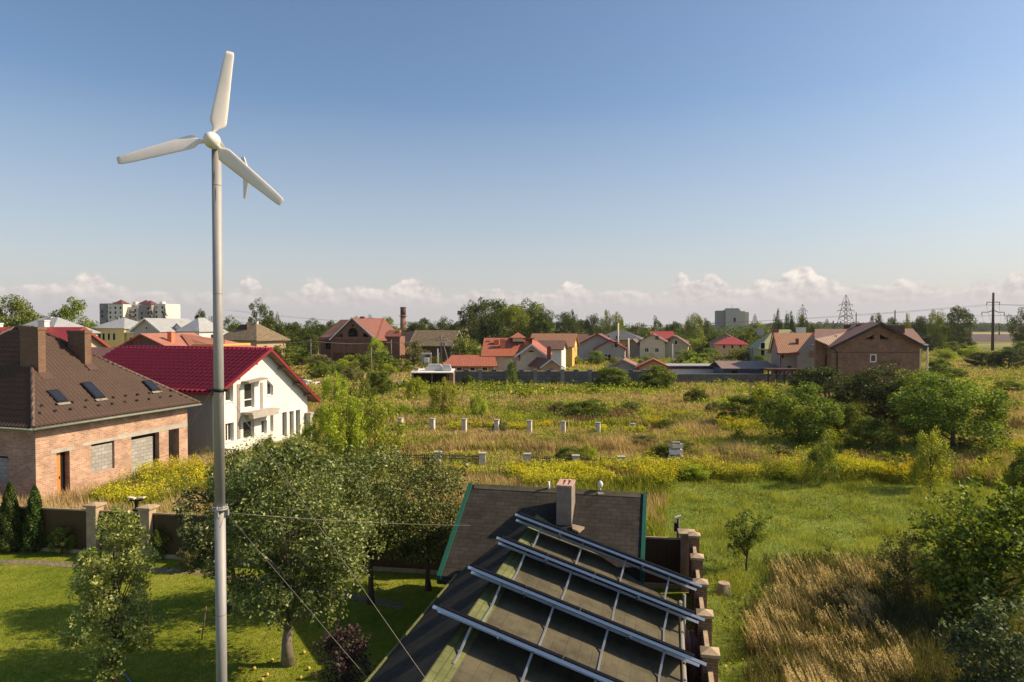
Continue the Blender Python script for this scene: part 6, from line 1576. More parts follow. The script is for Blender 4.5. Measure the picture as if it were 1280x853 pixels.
def thuja(px, base, top, wpx, label, seed):
    g = G(px, base); h = hz(top, g.y); w = wpx/F*g.y; rng = np.random.default_rng(seed)
    t = empty('thuja', g, 0, label, 'conifer', 'columnar conifers in front of the metal fence')
    n = 9000; z = rng.random(n)**.8; r = (w/2)*(np.minimum(1, (z+.03)*7)**.5)*(1-z)**.62*1.12; ph = rng.uniform(0, 6.28, n); rr = r*rng.uniform(.72, 1.06, n)*(1+.12*np.sin(ph*5+z*20))
    C = np.stack([rr*np.cos(ph), rr*np.sin(ph), z*h+.03], 1)
    V, Fc = quads(C, .085, rng, up=.0, asp=.45, droop=-.9); link('crown', fast_mesh('thuja_crown', V, Fc, M['lf_thuja']), t)
    mb = MB(); mb.tube([(0, 0, 0), (0, 0, h*.9)], [.07, .01], 7); mb.build('trunk', M['bark'], t)
thuja(13.5, 690, 604, 29, 'cone-shaped conifer nearest the left edge, in front of the metal fence', 21)
thuja(44.5, 689, 608, 27, 'second cone-shaped conifer from the left edge, beside the round shrub', 22)
plant_px('round_shrub', 'bush', 0, 74, 0, 651, 38, 'lf_green', 'small round dark shrub right of the two cone-shaped conifers', 'shrub', base=692, crown='foliage')
plant_px('round_shrub', 'bush', 1, 198, 0, 649, 38, 'lf_green', 'round dark shrub in front of the fence behind the pear tree', 'shrub', base=697, crown='foliage')
plant_px('garden_shrub', 'bush', 2, 236, 0, 672, 40, 'lf_olive', 'olive shrub with pale blossoms left of the mast, before the fence', 'shrub', base=712, crown='foliage')

# ================================================================ bushes and trees of the fields
def B(kind, v, px, base, top, w, mat, label, name='bush', cat='bush', group=None):
    plant_px(name, kind, v, px, 0, top, w, mat, label, cat, group, base=base, crown='crown' if cat == 'tree' else 'foliage')
B('sprigloose', 0, 432, 594, 477, 74, 'lf_bright', 'tall loose light-green sapling right of the white house, left one of the pair', 'sapling', 'tree')
B('sprigloose', 1, 468, 590, 484, 84, 'lf_yellow', 'wide loose light-green sapling behind the big apple tree, right one of the pair', 'sapling', 'tree')
B('sprigloose', 2, 452, 560, 466, 50, 'lf_green', 'mid-green sapling rising behind the pair of light-green saplings', 'sapling', 'tree')
B('sprig', 0, 553, 520, 470, 46, 'lf_yellow', 'bright yellow-green young tree below the white-roofed shed', 'young_tree', 'tree')
B('sprig', 1, 520, 503, 470, 34, 'lf_bright', 'upright green bush left of the bright yellow-green young tree')
B('sprig', 2, 599, 524, 488, 28, 'lf_yellow', 'small feathery yellow-green bush right of the bright young tree')
B('bush', 0, 472, 500, 456, 44, 'lf_green', 'green bush in front of the bare pole, left of the concrete slabs')
B('sprig', 0, 417, 505, 462, 40, 'lf_bright', 'light green bush beyond the white house, above the maroon eave')
B('bush', 1, 398, 475, 448, 34, 'lf_green', 'bush beside the white rubble pile')
B('bush', 2, 735, 524, 495, 62, 'lf_green', 'low wide dark-green bush in the dry grass below the stone wall')
B('bush', 3, 700, 518, 500, 34, 'lf_olive', 'small brownish bush left of the low wide dark-green bush')
B('bush', 0, 765, 486, 454, 54, 'lf_green', 'large bush in front of the stone wall, left one of two')
B('bush', 1, 822, 487, 453, 54, 'lf_green', 'large bush at the right end of the stone wall, right one of two')
B('sprig', 3, 640, 484, 449, 18, 'lf_green', 'slender conifer-like tree in front of the villa wall', 'slender_tree', 'tree')
B('bush', 2, 586, 482, 463, 18, 'lf_green', 'shrub at the foot of the stone wall below the low red wing')
B('bush', 3, 613, 482, 470, 24, 'lf_dark', 'low dark shrub at the wall between the low wing and the slender tree')
B('bush', 0, 692, 482, 470, 14, 'lf_olive', 'small shrub at the wall below the peach porch')
B('bush', 1, 664, 482, 470, 12, 'lf_olive', 'small shrub at the wall right of the slender tree')
B('bush', 3, 871, 508, 483, 40, 'lf_green', 'round bush standing alone in the dry grass, left of the light green thicket')
B('bush', 1, 894, 520, 500, 28, 'lf_olive', 'low brownish bush left of the light green thicket')
B('treemid', 0, 1000, 562, 474, 112, 'lf_green', 'leafy green tree in front, left part of the right-hand thicket', 'thicket_tree', 'tree')
B('sprig', 1, 957, 534, 476, 58, 'lf_bright', 'bright light-green bush left of the leafy green tree')
B('bush', 2, 925, 534, 486, 66, 'lf_green', 'green bush at the left end of the right-hand thicket')
B('treemid', 1, 1036, 524, 453, 112, 'lf_dark', 'dark tree behind the leafy green tree, in front of the orange-tiled house', 'thicket_tree', 'tree')
B('treemid', 2, 1107, 538, 450, 124, 'lf_dark', 'dark tree with visible trunk in front of the big brick house', 'thicket_tree', 'tree')
B('treemid', 3, 1192, 572, 456, 150, 'lf_green', 'largest dark-green spreading tree at the right end of the thicket', 'thicket_tree', 'tree')
B('treemid', 0, 1155, 548, 458, 104, 'lf_green', 'green tree between the dark-trunked tree and the largest spreading one', 'thicket_tree', 'tree')
B('bush', 0, 1062, 552, 494, 66, 'lf_green', 'green bush filling the gap under the dark trees')
B('bush', 3, 1093, 572, 516, 74, 'lf_green', 'green bush in front of the dark-trunked tree, above the goldenrod')
B('sprig', 2, 1075, 530, 482, 44, 'lf_yellow', 'yellow-green bush glowing between the two dark trees')
B('sprig', 0, 1029, 608, 543, 44, 'lf_green', 'upright dark-green young tree standing in the goldenrod', 'young_tree', 'tree')
B('sprig', 3, 1166, 614, 533, 60, 'lf_yellow', 'yellow-green young tree in front of the largest spreading tree', 'young_tree', 'tree')
B('bush', 1, 1283, 640, 548, 50, 'lf_green', 'green bush cut by the right edge above the meadow')
B('bush', 2, 975, 574, 553, 50, 'lf_olive', 'low greyish bush in the goldenrod left of the upright young tree')
B('bush', 1, 1245, 512, 488, 50, 'lf_olive', 'olive bush near the right edge beyond the largest spreading tree')
B('bush', 3, 1228, 459, 438, 40, 'lf_dark', 'dark round bush near the foot of the nearest power pole')
B('bush', 0, 1262, 462, 432, 54, 'lf_dark', 'large dark bush right of the nearest power pole')
B('bush', 2, 1175, 470, 444, 34, 'lf_green', 'green bush just beyond the right corner of the big brick house')
B('bush', 1, 1192, 446, 425, 46, 'lf_green', 'green bush in front of the poplars behind the big brick house')
B('bush', 3, 1165, 438, 416, 44, 'lf_dark', 'dark bush below the tall poplars at right')
B('bush', 0, 848, 574, 548, 70, 'lf_green', 'green bush behind the block stack')
B('bush', 2, 806, 560, 540, 50, 'lf_olive', 'olive bush right of the last upper-row post')
B('bush', 3, 712, 580, 556, 44, 'lf_green', 'green bush between the fourth and fifth lower posts')
B('bush', 1, 340, 600, 557, 80, 'lf_olive', 'weedy bush in front of the right half of the white house')
B('bush', 0, 300, 596, 572, 60, 'lf_green', 'low green bush at the foot of the lit white gable')
B('sprig', 1, 330, 578, 545, 40, 'lf_green', 'leafy bush with pale leaves rising before the lower windows of the white house')
for (k, v, px, base, top, w, m_, L) in (
    ('sprig', 1, 505, 525, 503, 26, 'lf_bright', 'small light bush just above the second upper-row post'), ('bush', 2, 560, 556, 541, 40, 'lf_olive', 'low olive bush between the two rows of posts, below the bright young tree'),
    ('sprigloose', 2, 392, 560, 520, 44, 'lf_bright', 'light bush at the right corner of the white house'), ('bush', 3, 410, 530, 502, 40, 'lf_green', 'green bush between the white house and the left sapling'),
    ('sprig', 0, 487, 470, 452, 26, 'lf_bright', 'light bush right of the bare pole, above the concrete slabs'), ('bush', 1, 440, 478, 455, 34, 'lf_olive', 'olive bush left of the bare pole'),
    ('bush', 0, 680, 560, 545, 34, 'lf_green', 'small green bush below the fifth upper-row post'), ('sprig', 2, 735, 575, 553, 30, 'lf_bright', 'light bush behind the chimney top, right of the fourth lower post'),
    ('bush', 2, 905, 575, 556, 44, 'lf_olive', 'olive bush right of the block stack'), ('sprig', 3, 925, 560, 536, 26, 'lf_bright', 'light upright bush left of the leafy green tree foot'),
    ('bush', 1, 1110, 585, 562, 40, 'lf_bright', 'light bush right of the upright dark-green young tree'), ('bush', 0, 1240, 590, 566, 40, 'lf_green', 'green bush in the band right of the yellow-green young tree'),
    ('sprig', 1, 1215, 500, 480, 26, 'lf_bright', 'light bush beyond the largest spreading tree, toward the power pole'), ('bush', 3, 1262, 490, 474, 40, 'lf_green', 'green bush in the pale strip at the right edge'),
    ('bush', 2, 1196, 474, 458, 34, 'lf_green', 'green bush in the dry strip right of the big brick house'), ('sprig', 0, 660, 500, 484, 22, 'lf_bright', 'small light bush below the slender conifer-like tree'),
    ('bush', 1, 625, 540, 524, 26, 'lf_olive', 'olive bush beside the fourth upper-row post'), ('bush', 0, 835, 540, 522, 34, 'lf_green', 'green bush right of the last upper-row post row, in dry grass'),
    ('bush', 3, 790, 515, 500, 36, 'lf_olive', 'brownish low bush right of the low wide dark-green bush'), ('sprigloose', 0, 372, 520, 486, 30, 'lf_green', 'bush showing behind the right eave of the white house'),
    ('bush', 2, 1140, 600, 580, 36, 'lf_bright', 'light bush left of the yellow-green young tree'), ('bush', 1, 985, 600, 582, 36, 'lf_bright', 'light bush left of the upright dark-green young tree'),
    ('bush', 0, 868, 600, 578, 46, 'lf_bright', 'light-green bush at the upper left corner of the meadow')):
    B(k, v, px, base, top, w, m_, L)
# meadow
near_tree('small_tree', G(933, 714), [((.0, 0, 1.5), .65, .6, .62, 46, .2, 60, .3), ((-.25, 0, .95), .35, .3, .4, 14, .16, 50, .2), ((.6, 0, 1.9), .35, .3, .3, 10, .16, 40, .2)], (0, 0, 1.7), .045, .075, 'lf_green', 'small young tree standing alone in the meadow above the stump', seed=31, nb=22)
near_tree('meadow_bush', G(1131, 752), [((0, 0, 1.1), .85, .8, .9, 56, .24, 60, .3), ((.1, 0, 1.9), .5, .5, .3, 14, .2, 40, .2)], (0, 0, 1.8), .05, .08, 'lf_olive3', 'sparse twiggy bush between the dry reeds and the big leafy bush', 'bush', seed=32, nb=30, crownname='foliage')
near_tree('seedling', G(1034, 704), [((0, 0, .35), .2, .2, .35, 12, .12, 30, .2)], (0, 0, .6), .015, .06, 'lf_green', 'tiny seedling in the meadow left of the sparse twiggy bush', 'bush', seed=33, nb=8, crownname='foliage')
near_tree('walnut_bush', (gx(1238, 20.5), 20.5, 0), [((.3, 0, 2.5), 1.9, 1.5, 1.5, 120, .42, 46, .5), ((-1.0, -.2, 1.9), 1.0, .9, 1.2, 40, .34, 42, .3), ((1.4, 0, 3.3), 1.0, .9, .9, 30, .34, 42, .3), ((-.6, -.5, 1.0), 1.3, .9, .7, 36, .34, 42, .3)], (.2, 0, 2.8), .12, .17, 'lf_walnut', 'big bush with large walnut-like leaves at the right edge of the meadow', 'bush', seed=34, nb=30, crownname='foliage', asp=.5)
near_tree('elder_bush', (gx(1262, 15.6), 15.6, 0), [((.1, 0, 1.4), 1.3, 1.0, 1.2, 90, .32, 55, .4), ((-.4, -.3, .7), .9, .8, .6, 30, .3, 50, .3)], (.1, 0, 1.6), .06, .11, 'lf_dkgrey', 'dark grey-green bush in the bottom right corner', 'bush', seed=35, nb=20, crownname='foliage')

M_ = None
# ================================================================ trees beyond, one by one
def T(kind, v, px, Y, top, w, mat, label, name='tree', cat='tree', group='trees along the skyline'):
    plant_px(name, kind, v, px, Y, top, w, mat, label, cat, group)
T('broad', 0, 18, 150, 371, 66, 'lf_green', 'wide tree on the skyline at the far left edge', 'broad_tree')
T('broad', 1, 91, 152, 375, 60, 'lf_green', 'tall tree on the skyline between the grey roof and the yellow house', 'broad_tree')
T('broad', 2, 62, 175, 391, 30, 'lf_far', 'small dark tree in the gap left of the tall skyline tree at the left', 'broad_tree')
T('fir', 0, 189, 300, 383, 11, 'lf_fir', 'left one of two dark firs in front of the apartment block', 'fir')
T('fir', 1, 206, 300, 381, 14, 'lf_fir', 'right one of two dark firs in front of the apartment block', 'fir')
T('broad', 1, 253, 200, 389, 30, 'lf_far', 'dark tree just left of the mast above the white villa', 'broad_tree')
T('broad', 3, 291, 185, 398, 44, 'lf_far', 'low dark tree right of the mast behind the brick hipped house', 'broad_tree')
T('open', 0, 325, 190, 376, 42, 'lf_far', 'tallest tree right of the mast, standing above the brick hipped house', 'broad_tree')
T('broad', 0, 337, 178, 396, 46, 'lf_far', 'dense lower tree at the right foot of the tallest tree', 'broad_tree')
T('bushfar', 1, 352, 170, 410, 40, 'lf_far', 'dark bushy tree at the right end of the brick hipped house', 'broad_tree')
T('broad', 2, 366, 240, 400, 36, 'lf_far', 'tree right of the faint lattice mast', 'broad_tree')
T('broad', 3, 392, 235, 400, 40, 'lf_far', 'tree left of the red-brick gabled roof', 'broad_tree')
T('broad', 1, 412, 260, 402, 34, 'lf_far', 'tree behind the left slope of the red-brick gabled house', 'broad_tree')
T('open', 2, 446, 230, 394, 24, 'lf_farb', 'tree top showing above the apex of the red-brick gable', 'broad_tree')
T('open', 3, 463, 235, 395, 22, 'lf_farb', 'airy tree right of the red-brick gable apex', 'broad_tree')
T('broad', 0, 484, 260, 397, 30, 'lf_farb', 'tree between the chalet and the smokestack', 'broad_tree')
T('broad', 2, 520, 270, 399, 34, 'lf_far', 'tree right of the smokestack', 'broad_tree')
T('open', 1, 533, 290, 395, 26, 'lf_far', 'sparse tree poking above the line right of the smokestack', 'broad_tree')
T('broad', 3, 553, 280, 398, 38, 'lf_far', 'tree between the smokestack and the tall grove', 'broad_tree')
T('broad', 1, 573, 270, 403, 32, 'lf_far', 'dark tree at the left foot of the tall grove', 'broad_tree')
for i, (px, top, w, k, v) in enumerate(((590, 378, 34, 'open', 0), (603, 374.5, 38, 'broad', 1), (622, 375.5, 40, 'broad', 0), (640, 376, 38, 'broad', 2), (656, 377, 38, 'broad', 3), (670, 380, 34, 'broad', 1), (680, 388, 30, 'broad', 0))):
    T(k, v, px, 235 + (i % 3)*9, top, w*1.25, 'lf_far' if i not in (3, 5) else 'lf_farb', ['leftmost tree of the tall grove, with gaps', 'second tree from the left in the tall grove, its highest', 'third tree from the left in the tall grove', 'middle tree of the tall grove', 'third tree from the right in the tall grove', 'second tree from the right in the tall grove', 'lowest, rightmost tree of the tall grove'][i], 'grove_tree', group='trees of the tall grove')
T('bushfar', 0, 578, 150, 412, 50, 'lf_green', 'round leafy green tree behind the low red wing of the villa', 'round_tree', group='trees among the houses')
T('bushfar', 1, 518, 150, 421, 42, 'lf_olive', 'olive-green bush in front of the barn', 'bush', 'bush', 'bushes among the houses')
T('open', 2, 469, 135, 420, 30, 'lf_bright', 'light tree in front of the right slope of the red-brick house', 'broad_tree', group='trees among the houses')
T('broad', 0, 706, 300, 391, 34, 'lf_far', 'dark tree right of the tall grove, behind the ochre house', 'broad_tree')
T('poplar', 1, 716, 290, 389, 24, 'lf_far', 'tallest crown above the ochre house', 'poplar')
T('poplar', 0, 740, 300, 390, 28, 'lf_far', 'poplar above the grey gabled house, third from the right of its row', 'poplar')
T('poplar', 1, 757, 290, 389, 26, 'lf_farb', 'light poplar, second from the right of its row, above the grey hipped roof', 'poplar')
T('poplar', 2, 771, 290, 389.5, 26, 'lf_farb', 'light poplar at the right end of the row above the grey hipped roof', 'poplar')
T('broad', 2, 726, 310, 397, 30, 'lf_far', 'dark tree in the dip between the two poplar groups', 'broad_tree')
T('broad', 3, 797, 330, 405, 34, 'lf_far', 'low dark tree right of the light poplars', 'broad_tree')
T('open', 3, 821, 290, 396, 18, 'lf_far', 'small lone tree standing above the bright red roof', 'broad_tree')
T('broad', 1, 842, 300, 403, 34, 'lf_far', 'dark tree right of the bright red roof', 'broad_tree')
T('poplar', 0, 868, 250, 388.5, 32, 'lf_farb', 'tall light tree left of the tower block', 'poplar')
T('open', 0, 884, 260, 399, 24, 'lf_far', 'darker tree between the tall light tree and the tower block', 'broad_tree')
T('bushfar', 2, 948, 220, 399, 44, 'lf_farb', 'broad tree at the right foot of the tower block', 'broad_tree')
T('bushfar', 3, 930, 230, 410, 50, 'lf_far', 'low tree in front of the tower block base', 'broad_tree')
T('bushfar', 0, 895, 240, 410, 36, 'lf_far', 'low tree left of the tower block base', 'broad_tree')
T('poplar', 1, 972, 225, 388, 18, 'lf_far', 'left one of three small poplars above the pale green building', 'poplar')
T('poplar', 2, 986, 225, 388, 20, 'lf_far', 'middle one of three small poplars above the pale green building', 'poplar')
T('poplar', 0, 1003, 222, 389, 22, 'lf_far', 'right one of three small poplars, in front of the pylon', 'poplar')
T('broad', 2, 1017, 260, 404, 20, 'lf_far', 'low tree right of the three small poplars', 'broad_tree')
T('poplar', 3, 1095, 250, 389, 22, 'lf_far', 'poplar right of the big brick gable apex', 'poplar')
T('open', 1, 1116, 260, 394, 18, 'lf_far', 'small tree above the right chimney of the big brick house', 'broad_tree')
T('poplar', 1, 1133, 260, 393, 16, 'lf_farb', 'narrow poplar right of the right chimney', 'poplar')
T('broad', 0, 1152, 270, 396, 32, 'lf_far', 'dark tree left of the tall poplars at right', 'broad_tree')
T('poplar', 2, 1171, 235, 386, 32, 'lf_farb', 'tall light-green poplar, left one of the right-hand pair', 'poplar')
T('open', 2, 1198, 230, 381, 42, 'lf_far', 'tallest dark tree with gaps, right one of the right-hand pair', 'broad_tree')
T('open', 3, 1276, 225, 386, 34, 'lf_far', 'airy dark tree at the right edge', 'broad_tree')
T('broad', 3, 1186, 240, 404, 40, 'lf_far', 'dense tree at the foot of the right-hand pair', 'broad_tree')
T('bushfar', 1, 1205, 215, 418, 30, 'lf_dark', 'rounded bush at the foot of the tallest dark tree', 'bush', 'bush', 'bushes among the houses')
T('bushfar', 3, 1110, 520, 414, 8, 'lf_far', 'tiny round tree in front of the ploughed field', 'broad_tree') if False else None
g = 'bushes among the houses'
for i, (k, v, px, Y, top, w, m_) in enumerate(((
    'bushfar', 0, 372, 150, 430, 54, 'lf_green'), ('bushfar', 1, 402, 138, 440, 46, 'lf_olive'), ('bushfar', 2, 436, 132, 441, 36, 'lf_bright'), ('bushfar', 3, 420, 120, 450, 40, 'lf_green'),
    ('bushfar', 0, 455, 128, 436, 34, 'lf_green'), ('bushfar', 1, 480, 132, 434, 44, 'lf_green'), ('bushfar', 2, 500, 128, 446, 40, 'lf_green'), ('bushfar', 3, 352, 130, 424, 40, 'lf_green'),
    ('bushfar', 1, 745, 155, 436, 32, 'lf_green'), ('bushfar', 2, 716, 150, 440, 24, 'lf_green'), ('bushfar', 3, 768, 150, 444, 18, 'lf_green'), ('bushfar', 0, 811, 140, 440, 22, 'lf_green'),
    ('bushfar', 1, 858, 142, 434, 44, 'lf_green'), ('bushfar', 2, 885, 138, 431, 48, 'lf_green'), ('bushfar', 3, 905, 132, 438, 44, 'lf_olive'), ('bushfar', 0, 930, 135, 428, 48, 'lf_green'), ('bushfar', 1, 948, 125, 440, 30, 'lf_green'),
    ('bushfar', 2, 870, 126, 444, 44, 'lf_bright'), ('bushfar', 3, 900, 122, 447, 34, 'lf_yellow'), ('bushfar', 0, 872, 200, 418, 40, 'lf_farb'), ('bushfar', 1, 385, 200, 414, 44, 'lf_far'), ('bushfar', 2, 365, 190, 417, 40, 'lf_far'),
    ('bushfar', 3, 500, 210, 408, 50, 'lf_far'), ('bushfar', 0, 118, 105, 434, 26, 'lf_bright'), ('bushfar', 2, 1215, 190, 430, 34, 'lf_bright'), ('bushfar', 3, 1250, 180, 436, 40, 'lf_bright'), ('bushfar', 0, 1180, 175, 433, 34, 'lf_yellow'),
    ('bushfar', 1, 1280, 200, 424, 44, 'lf_green'), ('bushfar', 2, 800, 128, 447, 24, 'lf_green'), ('bushfar', 3, 545, 145, 442, 24, 'lf_green'))):
    L = ['bush behind the wooden pole left of the red-brick house', 'olive bush before the left pillars of the red-brick house', 'bright bush before the middle pillars of the red-brick house', 'bush below the left pillars of the red-brick house',
         'green bush before the right pillars of the red-brick house', 'bush below the rusty roof slope of the red-brick house', 'bush below the ochre domed shed', 'bush at the right wall of the brick hipped house',
         'bush in front of the grey gabled house', 'bush at the right corner of the ochre house', 'small bush between the two short poles and the cream post', 'bush in front of the beige house',
         'bush right of the grey concrete pole', 'bush above the middle of the long white building', 'olive bush below the peach cottage', 'bush right of the peach cottage', 'bush at the left wall of the pale green building',
         'bright bush behind the long white building', 'yellow-green bush behind the left end of the mauve-brown roof', 'far bush left of the peach cottage', 'far bush above the wooden pole', 'far bush left of the wooden pole',
         'far bush behind the ochre domed shed', 'light bush between the brown roof and the yellow house', 'light bush left of the nearest power pole', 'light bush at the foot of the nearest power pole', 'yellow-green bush below the dark poplars at right',
         'bush under the airy tree at the right edge', 'bush right of the brown garage', 'bush at the foot of the twin poles'][i]
    T(k, v, px, Y, top, w, m_, L, 'bush', 'bush', g)

# far woods that read as one mass
def woods(name, label, rows, leaf, mat, cat='woodland', seed=5):
    rng = np.random.default_rng(seed); VV = []
    P = []
    for (x0, x1, y0, y1, h0, h1, n, cr) in rows:
        for _ in range(n):
            x = rng.uniform(x0, x1); y = rng.uniform(y0, y1)
            if y < 500 and 640 + x/y*F > 1200: continue
            h = h0 + (h1-h0)*float(vnoise(x, y, 26, 3))
            for k in range(4): P.append((x + rng.normal()*cr*.6, y + rng.normal()*cr*.6, h*(.25+.22*k)))
    P = np.array(P)
    V, Fc = foliage(P, rows[0][7], 44, leaf, rng, core=.5)
    o = link(name, fast_mesh(name, V, Fc, M[mat])); tag(o, label, cat, kind='stuff')
woods('woodland', 'continuous dark belt of trees along the horizon behind the houses', [(-270, 330, 330, 420, 4.5, 9.0, 600, 3.2), (-330, -80, 240, 300, 3, 7.5, 130, 3.2), (-60, 200, 260, 330, 2.5, 7.0, 200, 3.2)], .75, 'lf_far')
woods('far_woodland', 'bluish forest on the horizon beyond the ploughed field', [(300, 1450, 960, 1100, 6.5, 10, 800, 7)], 3.0, 'lf_far', seed=6)
# ================================================================ grass, weeds and flowers (nobody could count them)
RG = np.random.default_rng(77)
def poly_mask(x, y, poly):
    inside = np.zeros(len(x), bool); n = len(poly)
    for i in range(n):
        x0, y0 = poly[i]; x1, y1 = poly[(i+1) % n]
        c = ((y0 > y) != (y1 > y)) & (x < (x1-x0)*(y-y0)/(y1-y0+1e-12) + x0); inside ^= c
    return inside
def hfoot(o, yaw, x0, x1, y0, y1):
    c, s = math.cos(yaw), math.sin(yaw); return [(o[0]+c*x-s*y, o[1]+s*x+c*y) for x, y in ((x0, y0), (x1, y0), (x1, y1), (x0, y1))]
KEEP = [hfoot((-23.2, 33.1), YAWH, -15, .3, -.3, 10.2), hfoot((-19.3, 44.5), math.atan2(-.303, .953), -13.5, .3, -.3, 10.4),
        [(gx(553, 114), 113), (gx(705, 114), 110), (gx(705, 124), 124), (gx(553, 124), 124)], [(gx(1018, 88), 87.5), (gx(1156, 88), 87.5), (gx(1156, 99), 99), (gx(1018, 99), 99)]]
def frust(n, y0, y1, px0, px1, p=1.0):
    """points on the ground between two image columns and two depths; density falls with depth"""
    u = RG.random(n); y = (y0**(2-p) + u*(y1**(2-p)-y0**(2-p)))**(1/(2-p)) if p != 2 else y0*(y1/y0)**u
    px = RG.uniform(px0, px1, n); return (px-640)/F*y, y
def keepout(x, y):
    m = np.ones(len(x), bool)
    for k in KEEP: m &= ~poly_mask(x, y, k)
    return m
def blades(x, y, h, w, lean=.25, wind=(-.15, 0), curve=.3, z0=0.0, seg=2, spread=.0):
    """grass blades: two-segment tapering strips"""
    n = len(x); a = RG.uniform(0, 6.28, n); L = RG.random(n)*lean*h
    dx = np.cos(a)*L + wind[0]*h; dy = np.sin(a)*L + wind[1]*h
    b = RG.uniform(0, 3.14, n); wx = np.cos(b)*w/2; wy = np.sin(b)*w/2
    B_ = np.stack([x, y, np.full(n, z0)], 1); Mi = B_ + np.stack([dx*.35, dy*.35, h*.58], 1); Ti = B_ + np.stack([dx, dy, h], 1)
    s = np.stack([wx, wy, np.zeros(n)], 1)
    V = np.stack([B_-s*.8, B_+s*.8, Mi+s, Mi-s, Ti+s*.15, Ti-s*.15], 1).reshape(-1, 3)
    i = np.arange(n)[:, None]*6
    Fc = np.stack([i+np.array([0, 1, 2, 3]), i+np.array([3, 2, 4, 5])], 1).reshape(-1, 4)
    return V, Fc
class Acc:
    def __init__(s): s.V = []; s.F = []; s.n = 0
    def add(s, VF): s.V.append(VF[0]); s.F.append(VF[1]+s.n); s.n += len(VF[0])
    def out(s, name, mat, label, cat):
        o = link(name, fast_mesh(name, np.concatenate(s.V), np.concatenate(s.F), M[mat])); tag(o, label, cat, kind='stuff'); return o
def leafs(x, y, z, size, **k): return quads(np.stack([x, y, z], 1), size, RG, **k)
def outside_garden(x, y):
    """True beyond the back fence or right of the brick fence"""
    d = FB - FA; back = (d.x*(y-FA.y) - d.y*(x-FA.x)) > .3
    s = x*Qd.x + y*Qd.y
    right = s > 1.25
    return back | right
def lowf(x, y):
    m = ((y > 37) & (y < 47.5) & (x > -9) & (x < 5.5)) | ((y > 41.5) & (y < 47.5) & (x >= 5.5) & (x < 10.5)) | ((y > 52.5) & (y < 60) & (x > -13) & (x < 11.5)); return m
def medge(x): return 39.6 + (vnoise(x, x*0+3, 4.5, 55)-.5)*4.5 + (vnoise(x, x*0+3, 1.2, 56)-.5)*1.8
# pattern of dry and green patches
def dryness(x, y):
    d = vnoise(x, y*2.2, 9, 1)*.5 + vnoise(x, y*2.2, 3.4, 2)*.3 + vnoise(x, y, 30, 4)*.2
    px = x/y*F + 640; row = 407 + H*F/y
    band = np.zeros(len(x))
    band += .22*np.exp(-((row-505)/9)**2)*(px > 470)           # dry strip below the far wall
    band -= .28*np.exp(-((row-488)/7)**2)*(px > 470)*(px < 880)
    band += .22*np.exp(-((row-480)/7)**2)*(px > 820)*(px < 1000)
    band += .25*np.exp(-((px-865)/75)**2-((row-540)/20)**2)
    band += .20*np.exp(-((px-1235)/60)**2-((row-498)/22)**2)
    band += .16*np.exp(-((px-660)/150)**2-((row-552)/10)**2)
    band += .12*np.exp(-((px-520)/60)**2-((row-585)/12)**2)
    band -= .16*np.exp(-((row-520)/6)**2)*(px > 480)*(px < 860)
    return d + band - .5
def goldness(x, y):
    px = x/y*F + 640; row = 407 + H*F/y
    g = np.zeros(len(x))
    wob = (vnoise(x, y*.6, 5.5, 51)-.5)*26; g = np.maximum(g, 1.15*np.exp(-((row-606-wob)/17)**2)*((px > 655) & (px < 1290)))
    g = np.maximum(g, 1.25*np.exp(-((row-618)/20)**2-((px-765)/90)**2))
    g = np.maximum(g, .55*np.exp(-((row-546)/8)**2-((px-740)/70)**2))
    g = np.maximum(g, .5*np.exp(-((row-595)/16)**2-((px-640)/110)**2))
    g = np.maximum(g, .35*np.exp(-((row-500)/10)**2-((px-1230)/60)**2))
    g = np.maximum(g, 1.3*np.exp(-((row-612)/26)**2-((px-235)/75)**2))
    g = np.maximum(g, 1.0*np.exp(-((row-634)/16)**2-((px-165)/70)**2))
    g = np.maximum(g, .9*np.exp(-((row-650)/22)**2-((px-828)/14)**2))
    g = np.maximum(g, .75*(vnoise(x, y, 2.6, 57) > .80)*(row > 490))
    return g * (-.08 + vnoise(x, y, 2.4, 8)*1.05 + vnoise(x, y, .9, 9)*.65)
dry = Acc(); grn = Acc(); weed = Acc(); gold = Acc(); orange = Acc(); rus = Acc(); mead = Acc(); reed = Acc(); lawn = Acc()
# fields beyond the garden, 38 m to 230 m
def field(n, y0, y1, px0, px1, hs, ws, p):
    x, y = frust(n, y0, y1, px0, px1, p)
    k = keepout(x, y) & outside_garden(x, y); x, y = x[k], y[k]
    k = ~((np.abs(y-44.3-(x < 5)*.0) < 2.2) & (x > -9) & (x < 10.5) & (RG.random(len(x)) < .5)); x, y = x[k], y[k]
    inmead = (y < medge(x)) & (x > 5.5) & (x/y*F+640 > 835); k = ~inmead; x, y = x[k], y[k]
    d = dryness(x, y) + RG.normal(size=len(x))*.07; g = goldness(x, y)
    h = hs * (.55 + .7*vnoise(x, y, 2.2, 6)) * RG.uniform(.6, 1.2, len(x)) * np.where(y > 85, .7, 1)
    h = np.where(lowf(x, y), h*.5, h)
    w = ws * (y/50)**.75 * RG.uniform(.7, 1.3, len(x))
    kd = (d > -.055) & (g < .62); kg = (~kd) & (g < .62)
    r = vnoise(x, y, 4.2, 12); kr = kg & (r > .70) & (y < 80); kg2 = kg & ~kr
    dry.add(blades(x[kd], y[kd], h[kd], w[kd], .3)); grn.add(blades(x[kg2], y[kg2], h[kg2]*.9, w[kg2]*1.2, .45)); rus.add(blades(x[kr], y[kr], h[kr], w[kr], .4))
    kk = kg2 & (RG.random(len(x)) < .55); m = kk.sum()
    weed.add(leafs(x[kk], y[kk], h[kk]*RG.random(m), w[kk].mean()*3.2 if m else .1))
    kk = g >= .62; weed.add(blades(x[kk], y[kk], h[kk]*1.05, w[kk]*1.6, .3))
